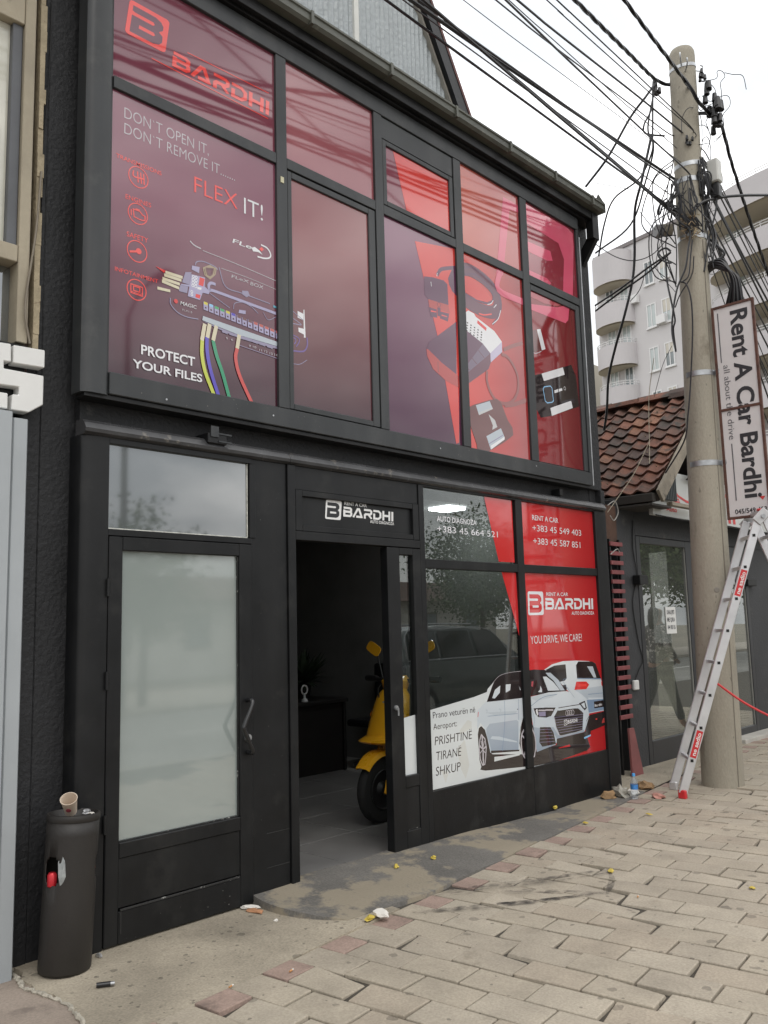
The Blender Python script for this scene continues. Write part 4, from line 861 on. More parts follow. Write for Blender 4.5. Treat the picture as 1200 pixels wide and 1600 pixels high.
film('pane_rosy', (.060, .016, .022), 0, (.27, .095, .098), 'Z', 2.95, 4.1); film('pane_pink', (.30, .095, .11)); film('pane_mauve', (.16, .040, .062), 0, (.22, .058, .082), 'X', 2.2, 4.2)  # pane_rosy lightens upward: print tone plus pink cloud reflection painted in
film('carw', (.66, .70, .73)) if 0 else None
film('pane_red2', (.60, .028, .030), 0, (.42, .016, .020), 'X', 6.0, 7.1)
LOGO_B = [(.10,.88),(.66,.88),(.80,.82),(.87,.72),(.87,.60),(.78,.51),(.88,.43),(.89,.25),(.82,.15),(.68,.10),(.10,.10),(.10,.60),(.14,.60),(.14,.72),(.10,.72)]
LET = {'B': (.95, [[(.02,.9),(.70,.9),(.84,.80),(.84,.62),(.72,.52),(.10,.52)], [(.10,.70),(.10,.10),(.72,.10),(.86,.22),(.86,.40),(.74,.52)]]),
 'A': (1.12, [[(.04,.0),(.52,.88),(.68,.88),(1.02,.0)], [(.36,.12),(.90,.12)]]),
 'R': (.98, [[(.02,.9),(.72,.9),(.86,.80),(.86,.58),(.72,.46),(.22,.46),(.12,.36),(.12,.0)], [(.52,.46),(.90,.0)]]),
 'D': (.98, [[(.02,.9),(.62,.9),(.86,.70),(.86,.30),(.62,.10),(.12,.10),(.12,.62)]]),
 'H': (.98, [[(.12,.0),(.12,1.0)], [(.12,.5),(.84,.5)], [(.84,.0),(.84,1.0)]]), 'I': (.24, [[(.12,.0),(.12,1.0)]])}
def ribbon(pts, wd, closed=False):
    """outline quads of a flat stroke with mitred joints"""
    n = len(pts); L_, R_ = [], []
    for i in range(n):
        p = Vector(pts[i]); a = Vector(pts[i-1]) if (i > 0 or closed) else None; b = Vector(pts[(i+1) % n]) if (i < n-1 or closed) else None
        d1 = (p-a).normalized() if a is not None and (p-a).length > 1e-9 else None; d2 = (b-p).normalized() if b is not None and (b-p).length > 1e-9 else None
        d = ((d1 or d2)+(d2 or d1)) if (d1 or d2) else Vector((1, 0))
        if d.length < 1e-6: d = d1
        d.normalize(); nn = Vector((-d.y, d.x)); k = 1.0
        if d1: k = min(1.6, 1/max(.4, abs(nn.dot(Vector((-d1.y, d1.x))))))
        L_.append(p+nn*wd/2*k); R_.append(p-nn*wd/2*k)
    vs_ = [(q.x, q.y) for q in L_+R_]; fs = [(i, i+1, n+i+1, n+i) for i in range(n-1)]
    if closed: fs.append((n-1, 0, n, 2*n-1))
    return vs_, fs
def make_print(entries, plane, parent, flat_mats=None, name='print'):
    mb = MB(); used = []; lift = [0.0]
    def mi(c):
        if c not in used: used.append(c)
        mb.mi = used.index(c); lift[0] += .00003
    for e in entries:
        k = e[0]
        fn = lambda u, v: (u, plane-.0010-lift[0], v)
        if k == 'P':
            mi(e[1]); n = len(e[2]); mb.poly([fn(*q) for q in e[2]], [tuple(range(n))])
        elif k == 'L':
            mi(e[1]); vs_, fs = ribbon(e[3] if len(e[3]) < 3 or e[4] else [tuple(q) for q in smooth_path([(a, b, 0) for a, b in e[3]], 5)] and [(q.x, q.y) for q in smooth_path([(a, b, 0) for a, b in e[3]], 5)], e[2], e[4]); mb.poly([fn(*q) for q in vs_], fs)
        elif k == 'C':
            mi(e[1]); ring = [(e[2]+e[4]*math.cos(2*math.pi*q/28), e[3]+e[4]*math.sin(2*math.pi*q/28)) for q in range(28)]
            if e[5]:
                vs_, fs = ribbon(ring, e[5], True); mb.poly([fn(*q) for q in vs_], fs)
            else: mb.poly([fn(*q) for q in ring], [tuple(range(28))])
        elif k == 'T':
            mi(e[2]); text_into(mb, e[1], fn, e[3], e[4], abs(e[5]), e[6], e[7], e[8])
        elif k == 'B':
            _, col, bg, x, z, wd, h, sh = e; tr_ = lambda u, v: fn(x+u*wd*(1-sh)+v*sh*wd, z+v*h)
            mi(col); rr_ = .09; sq = []
            for cx_, cz_, a0 in ((1-rr_, 1-rr_, 0), (rr_, 1-rr_, 90), (rr_, rr_, 180), (1-rr_, rr_, 270)):
                for q in range(5): aa = R(a0+q*22.5); sq.append((cx_+rr_*math.cos(aa), cz_+rr_*math.sin(aa)))
            mb.poly([tr_(*q) for q in sq], [tuple(range(len(sq)))])
            mi(bg); mb.poly([tr_(*q) for q in LOGO_B], [tuple(range(len(LOGO_B)))])
            mi(col)
            for (a0, b0, a1, b1) in ((.09, .60, .66, .70), (.30, .31, .70, .41)): mb.poly([tr_(*q) for q in ((a0, b0), (a1-.04, b0), (a1, (b0+b1)/2), (a1-.04, b1), (a0, b1))], [(0, 1, 2, 3, 4)])
        elif k == 'W':
            _, col, x, z, wd, h, sh = e; mi(col); tot = sum(LET[c][0] for c in 'BARDHI')+.10*5; cx_ = 0
            for c in 'BARDHI':
                adv, strokes = LET[c]
                for s_ in strokes:
                    mi(col)
                    vs_, fs = ribbon([((cx_+p[0])*h*1.0, p[1]*h) for p in s_], .225*h)
                    sc_ = wd/(tot*h); mb.poly([fn(x+q[0]*sc_+sh*q[1], z+max(0, min(h, q[1]))) for q in vs_], fs)
                cx_ += adv+.10
    return mb.build(name, [(flat_mats or FILM)[c] for c in used], parent)
def pane(key, m, x0, x1, z0, z1, y, th=.006, parent=shop, pad=.012):
    o = MB().box(x0-pad, x1+pad, y, y+th, z0-pad, z1+pad).build('window_pane', m, parent)
    if key and key in PRINTS: make_print(PRINTS[key], y, o)
    return o
UP = -.0385
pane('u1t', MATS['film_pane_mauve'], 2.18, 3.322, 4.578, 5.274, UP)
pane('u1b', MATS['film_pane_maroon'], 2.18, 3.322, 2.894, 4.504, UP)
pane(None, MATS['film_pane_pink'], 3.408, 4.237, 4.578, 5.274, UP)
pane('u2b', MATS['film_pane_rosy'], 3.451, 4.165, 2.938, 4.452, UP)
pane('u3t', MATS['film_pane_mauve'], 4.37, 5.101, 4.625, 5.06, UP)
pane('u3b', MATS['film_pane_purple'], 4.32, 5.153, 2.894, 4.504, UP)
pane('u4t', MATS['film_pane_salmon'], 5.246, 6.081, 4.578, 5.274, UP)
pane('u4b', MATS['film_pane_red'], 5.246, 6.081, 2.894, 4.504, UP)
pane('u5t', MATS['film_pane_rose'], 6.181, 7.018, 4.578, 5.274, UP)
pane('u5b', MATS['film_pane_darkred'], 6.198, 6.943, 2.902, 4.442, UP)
bx('price_sticker', mat('sticker', (.55, .52, .36), .6), shop, 3.350, 3.376, UF-.003, UF+.004, 4.385, 4.425, 0)
for x, z in ((2.52, 2.80), (3.27, 2.83), (4.86, 2.835), (6.13, 2.85)): MB().lathe([(.0, -.004), (.006, -.003), (.006, 0)], (x, UF, z), 8, 'Y').build('screw', steelm, shop)
# ---- eaves, gutter, bracket
gut = mat('gutter_metal', (.085, .088, .072), .5, .25, 4, bump=.05, stain=(.16, .16, .13), sscale=5, sthr=.6, swidth=.1)
bx('fascia', black, shop, 2.06, 7.33, -.13, -.09, 5.42, 5.50, .003)
bx('fascia', black, shop, 2.06, 7.33, -.088, .06, 5.402, 5.43, .002)
G = MB().prism([(-.195, 5.59), (-.215, 5.59), (-.215, 5.575), (-.205, 5.57), (-.205, 5.525), (-.185, 5.505), (-.10, 5.505), (-.10, 5.515), (-.180, 5.515), (-.195, 5.53)], lambda a, b, t: (t, a, b), -1.5, 7.33)
G.build('gutter', gut, shop)
for x in (-.5, .3, 1.1, 1.9, 2.7, 3.5, 4.27, 5.02, 5.75, 6.45, 7.1): bx('gutter_bracket', gut, shop, x, x+.025, -.222, -.10, 5.50, 5.596, .002)
MB().poly([(7.333, -.215, 5.59), (7.333, -.08, 5.59), (7.333, -.15, 5.72), (7.345, -.215, 5.50), (7.345, -.08, 5.50), (7.345, -.215, 5.59), (7.345, -.08, 5.59), (7.345, -.15, 5.70)], [(0,1,2),(5,7,6),(3,5,6,4),(0,2,7,5),(1,6,7,2),(0,5,6,1)]).build('gutter_end', gut, shop)
bx('eaves_bracket', black, shop, 7.215, 7.325, -.14, -.06, 5.23, 5.495, .004); MB().beam((7.27, -.10, 5.25), (7.27, .06, 5.02), .10, .05, (1, 0, 0)).build('eaves_brace', black, shop)
bx('corner_trim', greyf, shop, 7.052, 7.075, -.055, .06, 2.78, 5.40, .003)
MB().tube([(7.092, -.045, 2.78), (7.092, -.045, 5.22)], .008, 8).build('corner_pipe', steelm, shop, smooth=True)
bx('pier_face', plaster, shop, 7.10, 7.36, .02, .06, 2.76, 5.45, .006)
# ---- roof storey with ribbed glazing and a slanting end
rg = mat('ribbed_plastic', (.32, .35, .36), .3, .12, 2.2, bump=1.0, bscale=30, spec=.5, stretch=(1, 1, 1.0))
def wavy(x0, x1, z0, z1, sl, y):
    b = MB(); n = int((x1-x0)/.012)
    for i in range(n+1):
        x = x0+(x1-x0)*i/n; d_ = .006*math.sin(i*math.pi/2.2)
        zt = min(z1, z0+(sl-x)/.577) if x > sl-(z1-z0)*.577 else z1
        b.v += [(x, y+d_, z0), (x, y+d_, max(z0+.01, zt))]
        if i: o = len(b.v); b.f.append([o-4, o-2, o-1, o-3]); b.m.append(0)
    return b
wavy(1.0, 4.315, 5.62, 7.6, 99, .22).build('roof_light', rg, shop, smooth=True); wavy(4.365, 5.72, 5.62, 7.6, 5.73, .22).build('roof_light', rg, shop, smooth=True)
bx('roof_mullion', mat('white_batten', (.60, .60, .56), .5, .1), shop, 4.315, 4.365, .19, .24, 5.6, 7.7, .003)
MB().beam((5.735, .21, 5.60), (4.58, .21, 7.60), .05, .05, (0, 1, 0)).build('roof_batten', mat('old_wood_trim', (.34, .32, .28), .7, .2, 8), shop)
MB().beam((5.80, .19, 5.60), (4.645, .19, 7.60), .12, .10, (0, 1, 0)).build('barge_beam', black, shop)
MB().beam((5.885, .16, 5.60), (4.73, .16, 7.60), .03, .05, (0, 1, 0)).build('verge_strip', mat('verge_red', (.10, .04, .035), .7, .3, 9), shop)
MB().poly([(1.0,.3,5.6),(5.86,.3,5.6),(4.7,.3,7.6),(1.0,.3,7.6),(1.0,4,5.6),(5.86,4,5.6),(4.7,4,7.6),(1.0,4,7.6)], [(0,1,2,3),(5,4,7,6),(1,5,6,2),(0,3,7,4),(3,2,6,7),(0,4,5,1)]).build('attic', black, shop)
MB().poly([(-1.5,-.10,5.52),(7.33,-.10,5.52),(7.33,6.2,5.62),(-1.5,6.2,5.62),(-1.5,-.10,5.50),(7.33,-.10,5.50),(7.33,6.2,5.5),(-1.5,6.2,5.5)], [(0,1,2,3),(4,7,6,5),(0,4,5,1),(1,5,6,2),(2,6,7,3),(3,7,4,0)]).build('flat_roof', black, shop)
# ---- lower front: frame
LF, LB = -.022, .06
prof = [(.062, 2.55), (-.020, 2.55), (-.045, 2.562), (-.050, 2.580), (-.030, 2.612), (-.012, 2.628), (.062, 2.632)]
MB().prism(prof, lambda a, b, t: (t, a, b), 2.06, 3.415).build('head_profile', mat('worn_head', (.05, .05, .052), .26, .3, 6, stain=(.15, .135, .115), sscale=7, sthr=.60, swidth=.06, spec=.5), shop)
MB().prism(prof, lambda a, b, t: (t, a, b), 3.419, 7.30).build('head_profile', MATS['worn_head'], shop)
MB().prism([(2.06, .12), (2.06, .012), (2.072, -.004), (2.09, -.012), (2.115, -.014), (2.135, -.018), (2.208, -.020), (2.208, .06), (2.10, .12)], lambda a, b, t: (a, b, t), -.02, 2.549).build('jamb_post', blackp, shop, smooth=True)
bx('head_rail', blackp, shop, 2.209, 3.13, LF, LB, 2.519, 2.549, .002); bx('transom_rail', blackp, shop, 2.209, 3.13, LF, LB, 2.034, 2.069, .003)
bx('jamb_post', blackp, shop, 3.119, 3.16, LF, LB, 2.071, 2.517, .002)
tg = mat('dusty_glass', (.075, .085, .085), .04, .25, 1.5, coat=1.0, spec=1.0)
tg.node_tree.nodes['Principled BSDF'].inputs['Coat IOR'].default_value = 2.7
bx('window_pane', tg, shop, 2.20, 3.125, .0, .008, 2.06, 2.525, 0)
bx('glass_bead', mat('pale_bead', (.55, .55, .50), .5, .3, 30), shop, 2.212, 3.112, -.006, .002, 2.069, 2.076, 0); bx('glass_bead', MATS['pale_bead'], shop, 3.108, 3.114, -.006, .002, 2.077, 2.517, 0)
# closed door with milky glass
door = thing('glazed_door', None, None, (2.7, 0, 0)); del_keys = [k for k in door.keys()]
for k in del_keys: del door[k]
door.name = 'door'; ROOTLOC['door'] = Vector((2.7, 0, 0)); attach(door, shop); door.location = (2.7, 0, 0)
def dbx(n_, m, *a, **k): return bx(n_, m, door, *a, **k)
dbx('door_stile', blackp, 2.212, 2.289, -.028, .04, .012, 2.030, bevel=.004); dbx('door_stile', blackp, 3.037, 3.126, -.028, .04, .012, 2.030, bevel=.004)
dbx('door_rail', blackp, 2.290, 3.036, -.028, .04, 1.959, 2.030, bevel=.004); dbx('door_rail', blackp, 2.290, 3.036, -.028, .04, .418, .492, bevel=.004); dbx('door_panel', blackp, 2.290, 3.036, -.020, .03, .180, .417, bevel=.002); dbx('kick_rail', blackp, 2.290, 3.036, -.027, .035, .012, .165, bevel=.003)
dbx('worn_bead', worn, 2.30, 3.03, -.030, -.02, .166, .176, bevel=.001); dbx('worn_bead', worn, 2.30, 2.306, -.0295, -.026, .06, .165, bevel=0)
mg = mat('milky_glass', (.275, .312, .299), .055, .06, 1.2, coat=1.0, spec=.65)
mg.node_tree.nodes['Principled BSDF'].inputs['Coat IOR'].default_value = 1.9
dbx('window_pane', mg, 2.28, 3.045, .0, .008, .485, 1.965, bevel=0)
dbx('glass_bead', MATS['worn_edge'], 3.031, 3.037, -.012, .002, .495, 1.955, bevel=0); dbx('glass_bead', worn, 2.292, 3.03, -.012, .002, .493, .499, bevel=0)
hd = MB().tube(smooth_path([(3.085, -.03, 1.13), (3.085, -.085, 1.135), (3.05, -.095, 1.06), (2.985, -.095, .985), (3.05, -.095, .91), (3.085, -.085, .835), (3.085, -.03, .84)][:1]+[(3.085, -.07, 1.132), (3.075, -.085, 1.10), (3.02, -.09, 1.0), (3.02, -.09, .97), (3.075, -.085, .865), (3.085, -.07, .838), (3.085, -.03, .84)], 5), .013, 10)
hd.build('handle', mat('black_handle', (.015, .015, .016), .25, .1), door, smooth=True)
MB().lathe([(.02, -.045), (.022, -.03), (.022, -.026)], (3.085, 0, .92), 14, 'Y').build('lock', steelm, door); 
for z in (.55, 1.25, 1.72): MB().tube([(2.206, -.034, z), (2.206, -.034, z+.09)], .009, 10).build('hinge', blackp, door, smooth=True)
# fixed black panel between the doors
bx('panel', blackp, shop, 3.131, 3.405, -.014, .05, -.01, 2.549, .002); bx('jamb_post', blackp, shop, 3.408, 3.469, -.03, .07, -.01, 2.549, .004)
for z in (.36, .17): bx('worn_bead', worn, shop, 3.23, 3.40, -.0165, -.012, z, z+.004, 0)
# sign board over the opening
bx('panel', blackp, shop, 3.47, 4.64, -.012, .05, 2.40, 2.549, .002); bx('head_rail', blackp, shop, 3.47, 4.64, -.026, .06, 2.079, 2.135, .003)
bx('sign_frame', blackp, shop, 3.475, 3.53, -.024, .05, 2.137, 2.398, .003); bx('sign_frame', blackp, shop, 4.575, 4.635, -.024, .05, 2.137, 2.398, .003); bx('sign_frame', blackp, shop, 3.532, 4.573, -.022, .05, 2.36, 2.398, .003); bx('sign_frame', blackp, shop, 3.532, 4.573, -.022, .05, 2.137, 2.175, .003)
sb = bx('sign_board', blackp, shop, 3.533, 4.572, .0, .02, 2.176, 2.359, 0); flatw = {'white': mat('sign_white', (.72, .72, .71), .45, .04), 'black': mat('sign_black', (.0125, .0132, .0142), .4, .1)}
make_print(PRINTS['sign'], -.001, sb, flatw, 'lettering')
# open leaf / fixed narrow leaf to the right of the opening
leaf = thing('leaf', None, None, (4.46, 0, 0)); leaf.name = 'door_leaf'; ROOTLOC['door_leaf'] = Vector((4.46, 0, 0)); attach(leaf, shop)
for k in list(leaf.keys()): del leaf[k]
for nm, q in (('door_stile', (4.292, 4.417, .035, 2.074)), ('door_stile', (4.558, 4.640, .035, 2.074)), ('door_rail', (4.418, 4.557, 2.025, 2.074)), ('door_rail', (4.418, 4.557, .44, .518))):
    bx(nm, blackp, leaf, q[0], q[1], -.026, .045, q[2], q[3], .004)
bx('door_panel', blackp, leaf, 4.418, 4.557, -.018, .04, .16, .439, .002); bx('kick_rail', blackp, leaf, 4.418, 4.557, -.026, .045, .035, .159, .003); bx('worn_bead', worn, leaf, 4.44, 4.54, -.0195, -.016, .163, .167, 0)
clear = glass('clear_glass', (.84, .88, .865), 2.3)
pl_ = bx('window_pane', clear, leaf, 4.41, 4.565, .003, .009, .51, 2.03, 0); make_print(PRINTS['door'], .002, pl_)
MB().lathe([(.016, -.038), (.018, -.03), (.018, -.024)], (4.335, 0, .98), 12, 'Y').build('lock', steelm, leaf); MB().tube([(4.335, -.05, .98), (4.335, -.05, .93)], .006, 8).build('key', steelm, leaf)
# picture windows
bx('jamb_post', blackp, shop, 4.643, 4.698, LF, LB, -.02, 2.549, .003); bx('mullion', blackp, shop, 5.853, 5.945, LF, LB, .377, 2.549, .003)
bx('jamb_post', blackp, shop, 7.121, 7.30, LF-.006, .12, -.06, 2.549, .006)
for a, b in ((4.699, 5.852), (5.946, 7.120)):
    bx('transom_rail', blackp, shop, a, b, LF+.002, LB, 1.94, 2.007, .003); bx('head_rail', blackp, shop, a, b, LF+.002, LB, 2.538, 2.549, .001)
    bx('base_panel', black, shop, a, b+(.09 if a < 5 else 0), LF+.004, .10, -.06, .376, .003)
pane('wLt', clear, 4.698, 5.853, 2.008, 2.537, .002); pane('wLb', clear, 4.698, 5.853, .377, 1.939, .002)
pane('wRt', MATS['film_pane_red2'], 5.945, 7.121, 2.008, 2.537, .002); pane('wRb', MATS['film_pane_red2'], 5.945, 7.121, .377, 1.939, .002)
bx('pier_face', plaster, shop, 7.302, 7.37, .0, .12, -.06, 2.76, .006)
# bits screwed to the wall
bx('wall_bracket', black, shop, 2.80, 2.93, -.055, .07, 2.60, 2.66, .004); bx('wall_bracket', greyf, shop, 2.815, 2.87, -.062, -.056, 2.635, 2.70, .002); bx('wall_bracket', greyf, shop, 2.87, 2.96, -.06, -.05, 2.655, 2.664, 0); bx('wall_bracket', greyf, shop, 2.87, 2.96, -.06, -.05, 2.61, 2.619, 0)
bx('wall_bracket', black, shop, 6.55, 6.60, -.02, .07, 2.64, 2.70, .003)
lamp = mat('lamp_panel', (.95, .97, 1.0), .5, 0, emit=32.0)
clp = bx('ceiling_light', lamp, shop, 6.48, 6.74, 1.20, 1.46, 2.665, 2.688, 0)

# chips and flecks of pale paint on the front
fk = MB(); rr_ = random.Random(21)
def fleck(x, y, z, s_):
    n_ = rr_.randint(4, 6); fk.poly([(x+s_*rr_.uniform(.5, 1)*math.cos(2*math.pi*q/n_), y, z+s_*rr_.uniform(.5, 1)*math.sin(2*math.pi*q/n_)) for q in range(n_)], [tuple(range(n_))])
for k in range(46): fleck(rr_.uniform(2.2, 7.0), UF-.0006, rr_.uniform(2.785, 2.885), rr_.choice((.0015, .002, .003, .005)))
for k in range(14): fleck(rr_.uniform(2.3, 3.02), -.0276, rr_.uniform(.02, .16), rr_.choice((.0015, .002, .004)))
for k in range(14): fleck(rr_.uniform(3.14, 3.40), -.0146, rr_.uniform(.05, 2.4), rr_.choice((.0015, .002, .003)))
for k in range(30): fleck(rr_.uniform(4.75, 7.1), LF+.0034, rr_.uniform(.0, .36), rr_.choice((.0015, .002, .003)))
structure(fk.build('paint_flecks', mat('fleck_pale', (.17, .165, .155), .8, .3, 40), shop), 'stuff')
# ================================================================== NEIGHBOUR ON THE LEFT
beige = mat('beige_paint', (.36, .315, .235), .7, .18, 3, bump=.2, bscale=40, stain=(.07, .06, .05), sscale=5, sthr=.64, swidth=.14)
lshop = thing('left_shop', 'beige neighbouring shop with papered upper window and grey door frame', 'building', (1.3, .3, 0))
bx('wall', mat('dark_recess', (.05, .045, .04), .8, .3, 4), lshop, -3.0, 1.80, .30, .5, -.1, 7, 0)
bx('window_stile', beige, lshop, 1.755, 1.812, .10, .30, 3.0, 7.0, .004)
bx('joint', mat('rust_joint', (.045, .018, .014), .8, .4, 14, bump=.5), lshop, 1.814, 1.838, .16, .3, 2.7, 7.0, 0)
rag = MB(); rr_ = random.Random(3); z = 2.98
while z < 7.0:
    h_ = rr_.uniform(.06, .16); wd = .028+rr_.uniform(-.006, .008); rag.box(1.842, 1.842+wd, .105+rr_.uniform(0, .01), .28, z, z+h_); z += h_
rag.build('plaster_edge', mat('ochre_plaster', (.37, .31, .21), .85, .25, 9, bump=.6, bscale=50, stain=(.12, .08, .05), sscale=12, sthr=.62), lshop)
bx('window_rail', beige, lshop, -2.0, 1.753, .105, .30, 3.42, 3.51, .004); bx('window_rail', beige, lshop, -2.0, 1.753, .105, .30, 4.74, 4.9, .004)
dk = mat('grey_sash', (.10, .105, .115), .5, .15, 4)
bx('sash_stile', dk, lshop, 1.700, 1.752, .125, .28, 3.512, 4.738, .003)
bx('window_pane', mat('papered_glass', (.56, .55, .47), .12, .12, 2.5, coat=.8, stain=(.40, .38, .30), sscale=2.2, sthr=.6), lshop, -2, 1.699, .16, .17, 3.512, 4.738, 0)
bx('paper_sheet', mat('paper_sheet', (.60, .57, .48), .8, .08, 4), lshop, 1.0, 1.66, .152, .156, 3.75, 4.15, 0)
bx('window_pane', tg, lshop, -2, 1.754, .20, .21, 2.9, 3.418, 0)
cur = MB(); n = 24
for i in range(n+1):
    x = 1.05+.62*i/n; yy = .185+.012*math.sin(i*1.4)+.006*math.sin(i*3.1); cur.v += [(x, yy, 2.95+.02*math.sin(i)), (x-.03, yy, 3.36-.10*abs(math.sin(i*.35)))]
    if i: o = len(cur.v); cur.f.append([o-4, o-2, o-1, o-3]); cur.m.append(0)
cur.build('curtain', mat('old_curtain', (.36, .34, .29), .9, .2, 8), lshop, smooth=True)
pvc = mat('grey_pvc', (.345, .37, .385), .38, .06, 3, spec=.5)
MB().prism([(1.715, .12), (1.715, .014), (1.720, .007), (1.783, .007), (1.790, .016), (1.790, .12)], lambda a, b, t: (a, b, t), -.03, 2.585).build('door_jamb', pvc, lshop, smooth=True)
MB().prism([(1.615, .13), (1.615, .004), (1.622, -.006), (1.702, -.006), (1.710, .004), (1.710, .13)], lambda a, b, t: (a, b, t), -.03, 2.61).build('door_frame', pvc, lshop, smooth=True)
bx('door_head', pvc, lshop, -1, 1.613, .0, .13, 2.53, 2.61, .01); bx('window_pane', tg, lshop, -1, 1.614, .07, .08, .9, 2.53, 0); bx('door_panel', pvc, lshop, -1, 1.614, .06, .1, -.03, .88, .004); bx('door_rail', pvc, lshop, -1, 1.614, .05, .1, 1.93, 1.98, .003)
bx('wall', plaster, lshop, 1.878, 1.90, .13, .45, 2.7, 6.9, .002); bx('wall', plaster, lshop, 1.785, 1.899, .121, .299, -.1, 2.69, .004)
bx('sign_band', black, lshop, -2, 1.80, .09, .29, 2.62, 2.985, .004)
MB().tube(smooth_path([(1.90, .118, 4.95), (1.895, .118, 4.5), (1.875, .118, 4.1), (1.885, .115, 3.9)], 6), .003, 5).build('thin_cable', rubber, lshop)
MB().tube(smooth_path([(1.86, .10, 3.95), (1.835, .09, 3.6), (1.80, .09, 3.3), (1.79, .085, 3.15), (1.82, .09, 3.0)], 6), .006, 6).build('thin_cable', mat('grey_cable', (.20, .17, .13), .6), lshop, smooth=True)
sgn = thing('letter_sign', 'white block stencil letter S on black band above grey frame', 'sign', (1.7, .02, 2.7))
wl = mat('letter_white', (.70, .70, .68), .35, .04); wd_ = mat('letter_edge', (.35, .35, .34), .5)
SPTS = ([(1.71, 2.952), (1.869, 2.959), (1.869, 2.867), (1.712, 2.861)], [(1.553, 2.945), (1.698, 2.954), (1.701, 2.863), (1.666, 2.862), (1.667, 2.824), (1.866, 2.825), (1.866, 2.676), (1.795, 2.625), (1.709, 2.625), (1.712, 2.703), (1.743, 2.705), (1.743, 2.745), (1.56, 2.737)], [(1.561, 2.702), (1.69, 2.703), (1.691, 2.625), (1.564, 2.625)])
for pts in SPTS:
    MB().prism(pts, lambda a, b, t: (a, t, b), .02, .088).build('letter_block', wl, sgn, bevel=.004)

# ================================================================== NEIGHBOUR ON THE RIGHT: low house with tiled roof
house = thing('tiled_house', 'low dark grey shop house with weathered terracotta tiled roof', 'house', (10.3, 1.5, 0))
dg_ = mat('dark_grey_render', (.032, .033, .036), .6, .3, 2.2, bump=.35, bscale=40, stain=(.075, .072, .068), sscale=3.5, sthr=.6, swidth=.12)
dgf = mat('dark_grey_frame', (.022, .023, .026), .4, .2, 4)
NY = .37
bx('wall', dg_, house, 8.22, 8.64, NY, .7, -.05, 2.80, .004); bx('wall', dg_, house, 8.641, 13.5, NY, .7, 2.44, 2.80, .004); bx('wall', dg_, house, 10.05, 10.72, NY, .7, -.05, 2.439, .004); bx('wall', dg_, house, 11.72, 13.5, NY, .7, -.05, 2.439, .004)
bx('wall', dg_, house, 8.22, 8.36, .7, 6, -.05, 2.80, 0); bx('wall', dg_, house, 8.4, 13.5, 6, 6.2, -.05, 2.8, 0)
bx('floor_slab', dg_, house, 8.36, 13.5, .5, 6, -.03, .03, 0); bx('interior_wall', mat('pale_room', (.09, .09, .085), .9), house, 8.37, 13.4, 2.6, 2.7, 0, 2.7, 0); bx('ceiling', MATS['pale_room'], house, 8.37, 13.4, .71, 2.6, 2.62, 2.66, 0)
ng = glass('shop_glass', (.62, .65, .62), 2.8, .14, (.36, .37, .34))
for x0, x1, gx0, gx1, gz0, gz1 in ((8.645, 10.045, 8.73, 9.86, .24, 2.36), (10.725, 11.715, 10.81, 11.62, .13, 2.0)):
    d_ = thing('d', None, None, ((x0+x1)/2, NY, 0)); 
    for k in list(d_.keys()): del d_[k]
    d_.name = 'door'; ROOTLOC[d_.name] = Vector(((x0+x1)/2, NY, 0)); attach(d_, house)
    for nm, q in (('door_stile', (x0, gx0, 0, 2.435)), ('door_stile', (gx1, x1, 0, 2.435)), ('door_rail', (gx0+.001, gx1-.001, gz1, 2.435)), ('door_rail', (gx0+.001, gx1-.001, 0, gz0))): bx(nm, dgf, d_, q[0], q[1], NY-.004, NY+.06, q[2], q[3], .004)
    bx('window_pane', ng, d_, gx0-.01, gx1+.01, NY+.02, NY+.028, gz0-.01, gz1+.01, 0)
    for x in (gx0, gx1-.012): bx('door_bead', mat('pale_seal', (.30, .30, .28), .5), d_, x, x+.012, NY+.008, NY+.019, gz0, gz1, 0)
bx('door_step', mat('pale_step', (.45, .43, .39), .8, .15, 5), house, 10.7, 12.2, .16, NY-.006, -.02, .05, .006)
# wall boxes, cable, socket
bx('alarm_box', black, house, 8.52, 8.70, NY-.09, NY-.006, 1.90, 2.0, .006); bx('switch_box', whitep, house, 8.36, 8.46, NY-.035, NY, .80, .90, .008)
bx('alarm_box', black, house, 11.55, 11.85, NY-.07, NY-.006, 1.93, 2.02, .006)
MB().tube(smooth_path([(8.60, NY-.008, 2.6), (8.56, NY-.008, 2.3), (8.60, NY-.01, 2.0), (8.48, NY-.008, 1.7), (8.55, NY-.008, 1.3), (8.62, NY-.008, 1.1), (8.52, NY-.008, 1.0), (8.42, NY-.01, .9)], 6), .005, 6).build('wall_cable', rubber, house)
MB().tube(smooth_path([(9.3, NY-.02, 2.81), (9.9, NY-.03, 2.74), (10.6, NY-.02, 2.76), (11.3, NY-.02, 2.70)], 6), .006, 6).build('wall_cable', rubber, house)
# notice on the door glass
nt_ = MB().box(9.27, 9.52, NY+.012, NY+.014, 1.36, 1.66).build('door_notice', mat('notice_paper', (.66, .66, .64), .6, .03)); tag(nt_, 'small white printed notice stuck on the dark shop door glass', 'notice')
lt = MB()
for q, s_ in enumerate(('LOKALI JEPET', 'ME QIRA', '044 180 136')): text_into(lt, s_, lambda u, v: (u, NY+.0112, v), 9.30, 1.58-q*.085, .19, .045, .02)
lt.build('lettering', mat('print_black', (.02, .02, .03), .6), nt_)
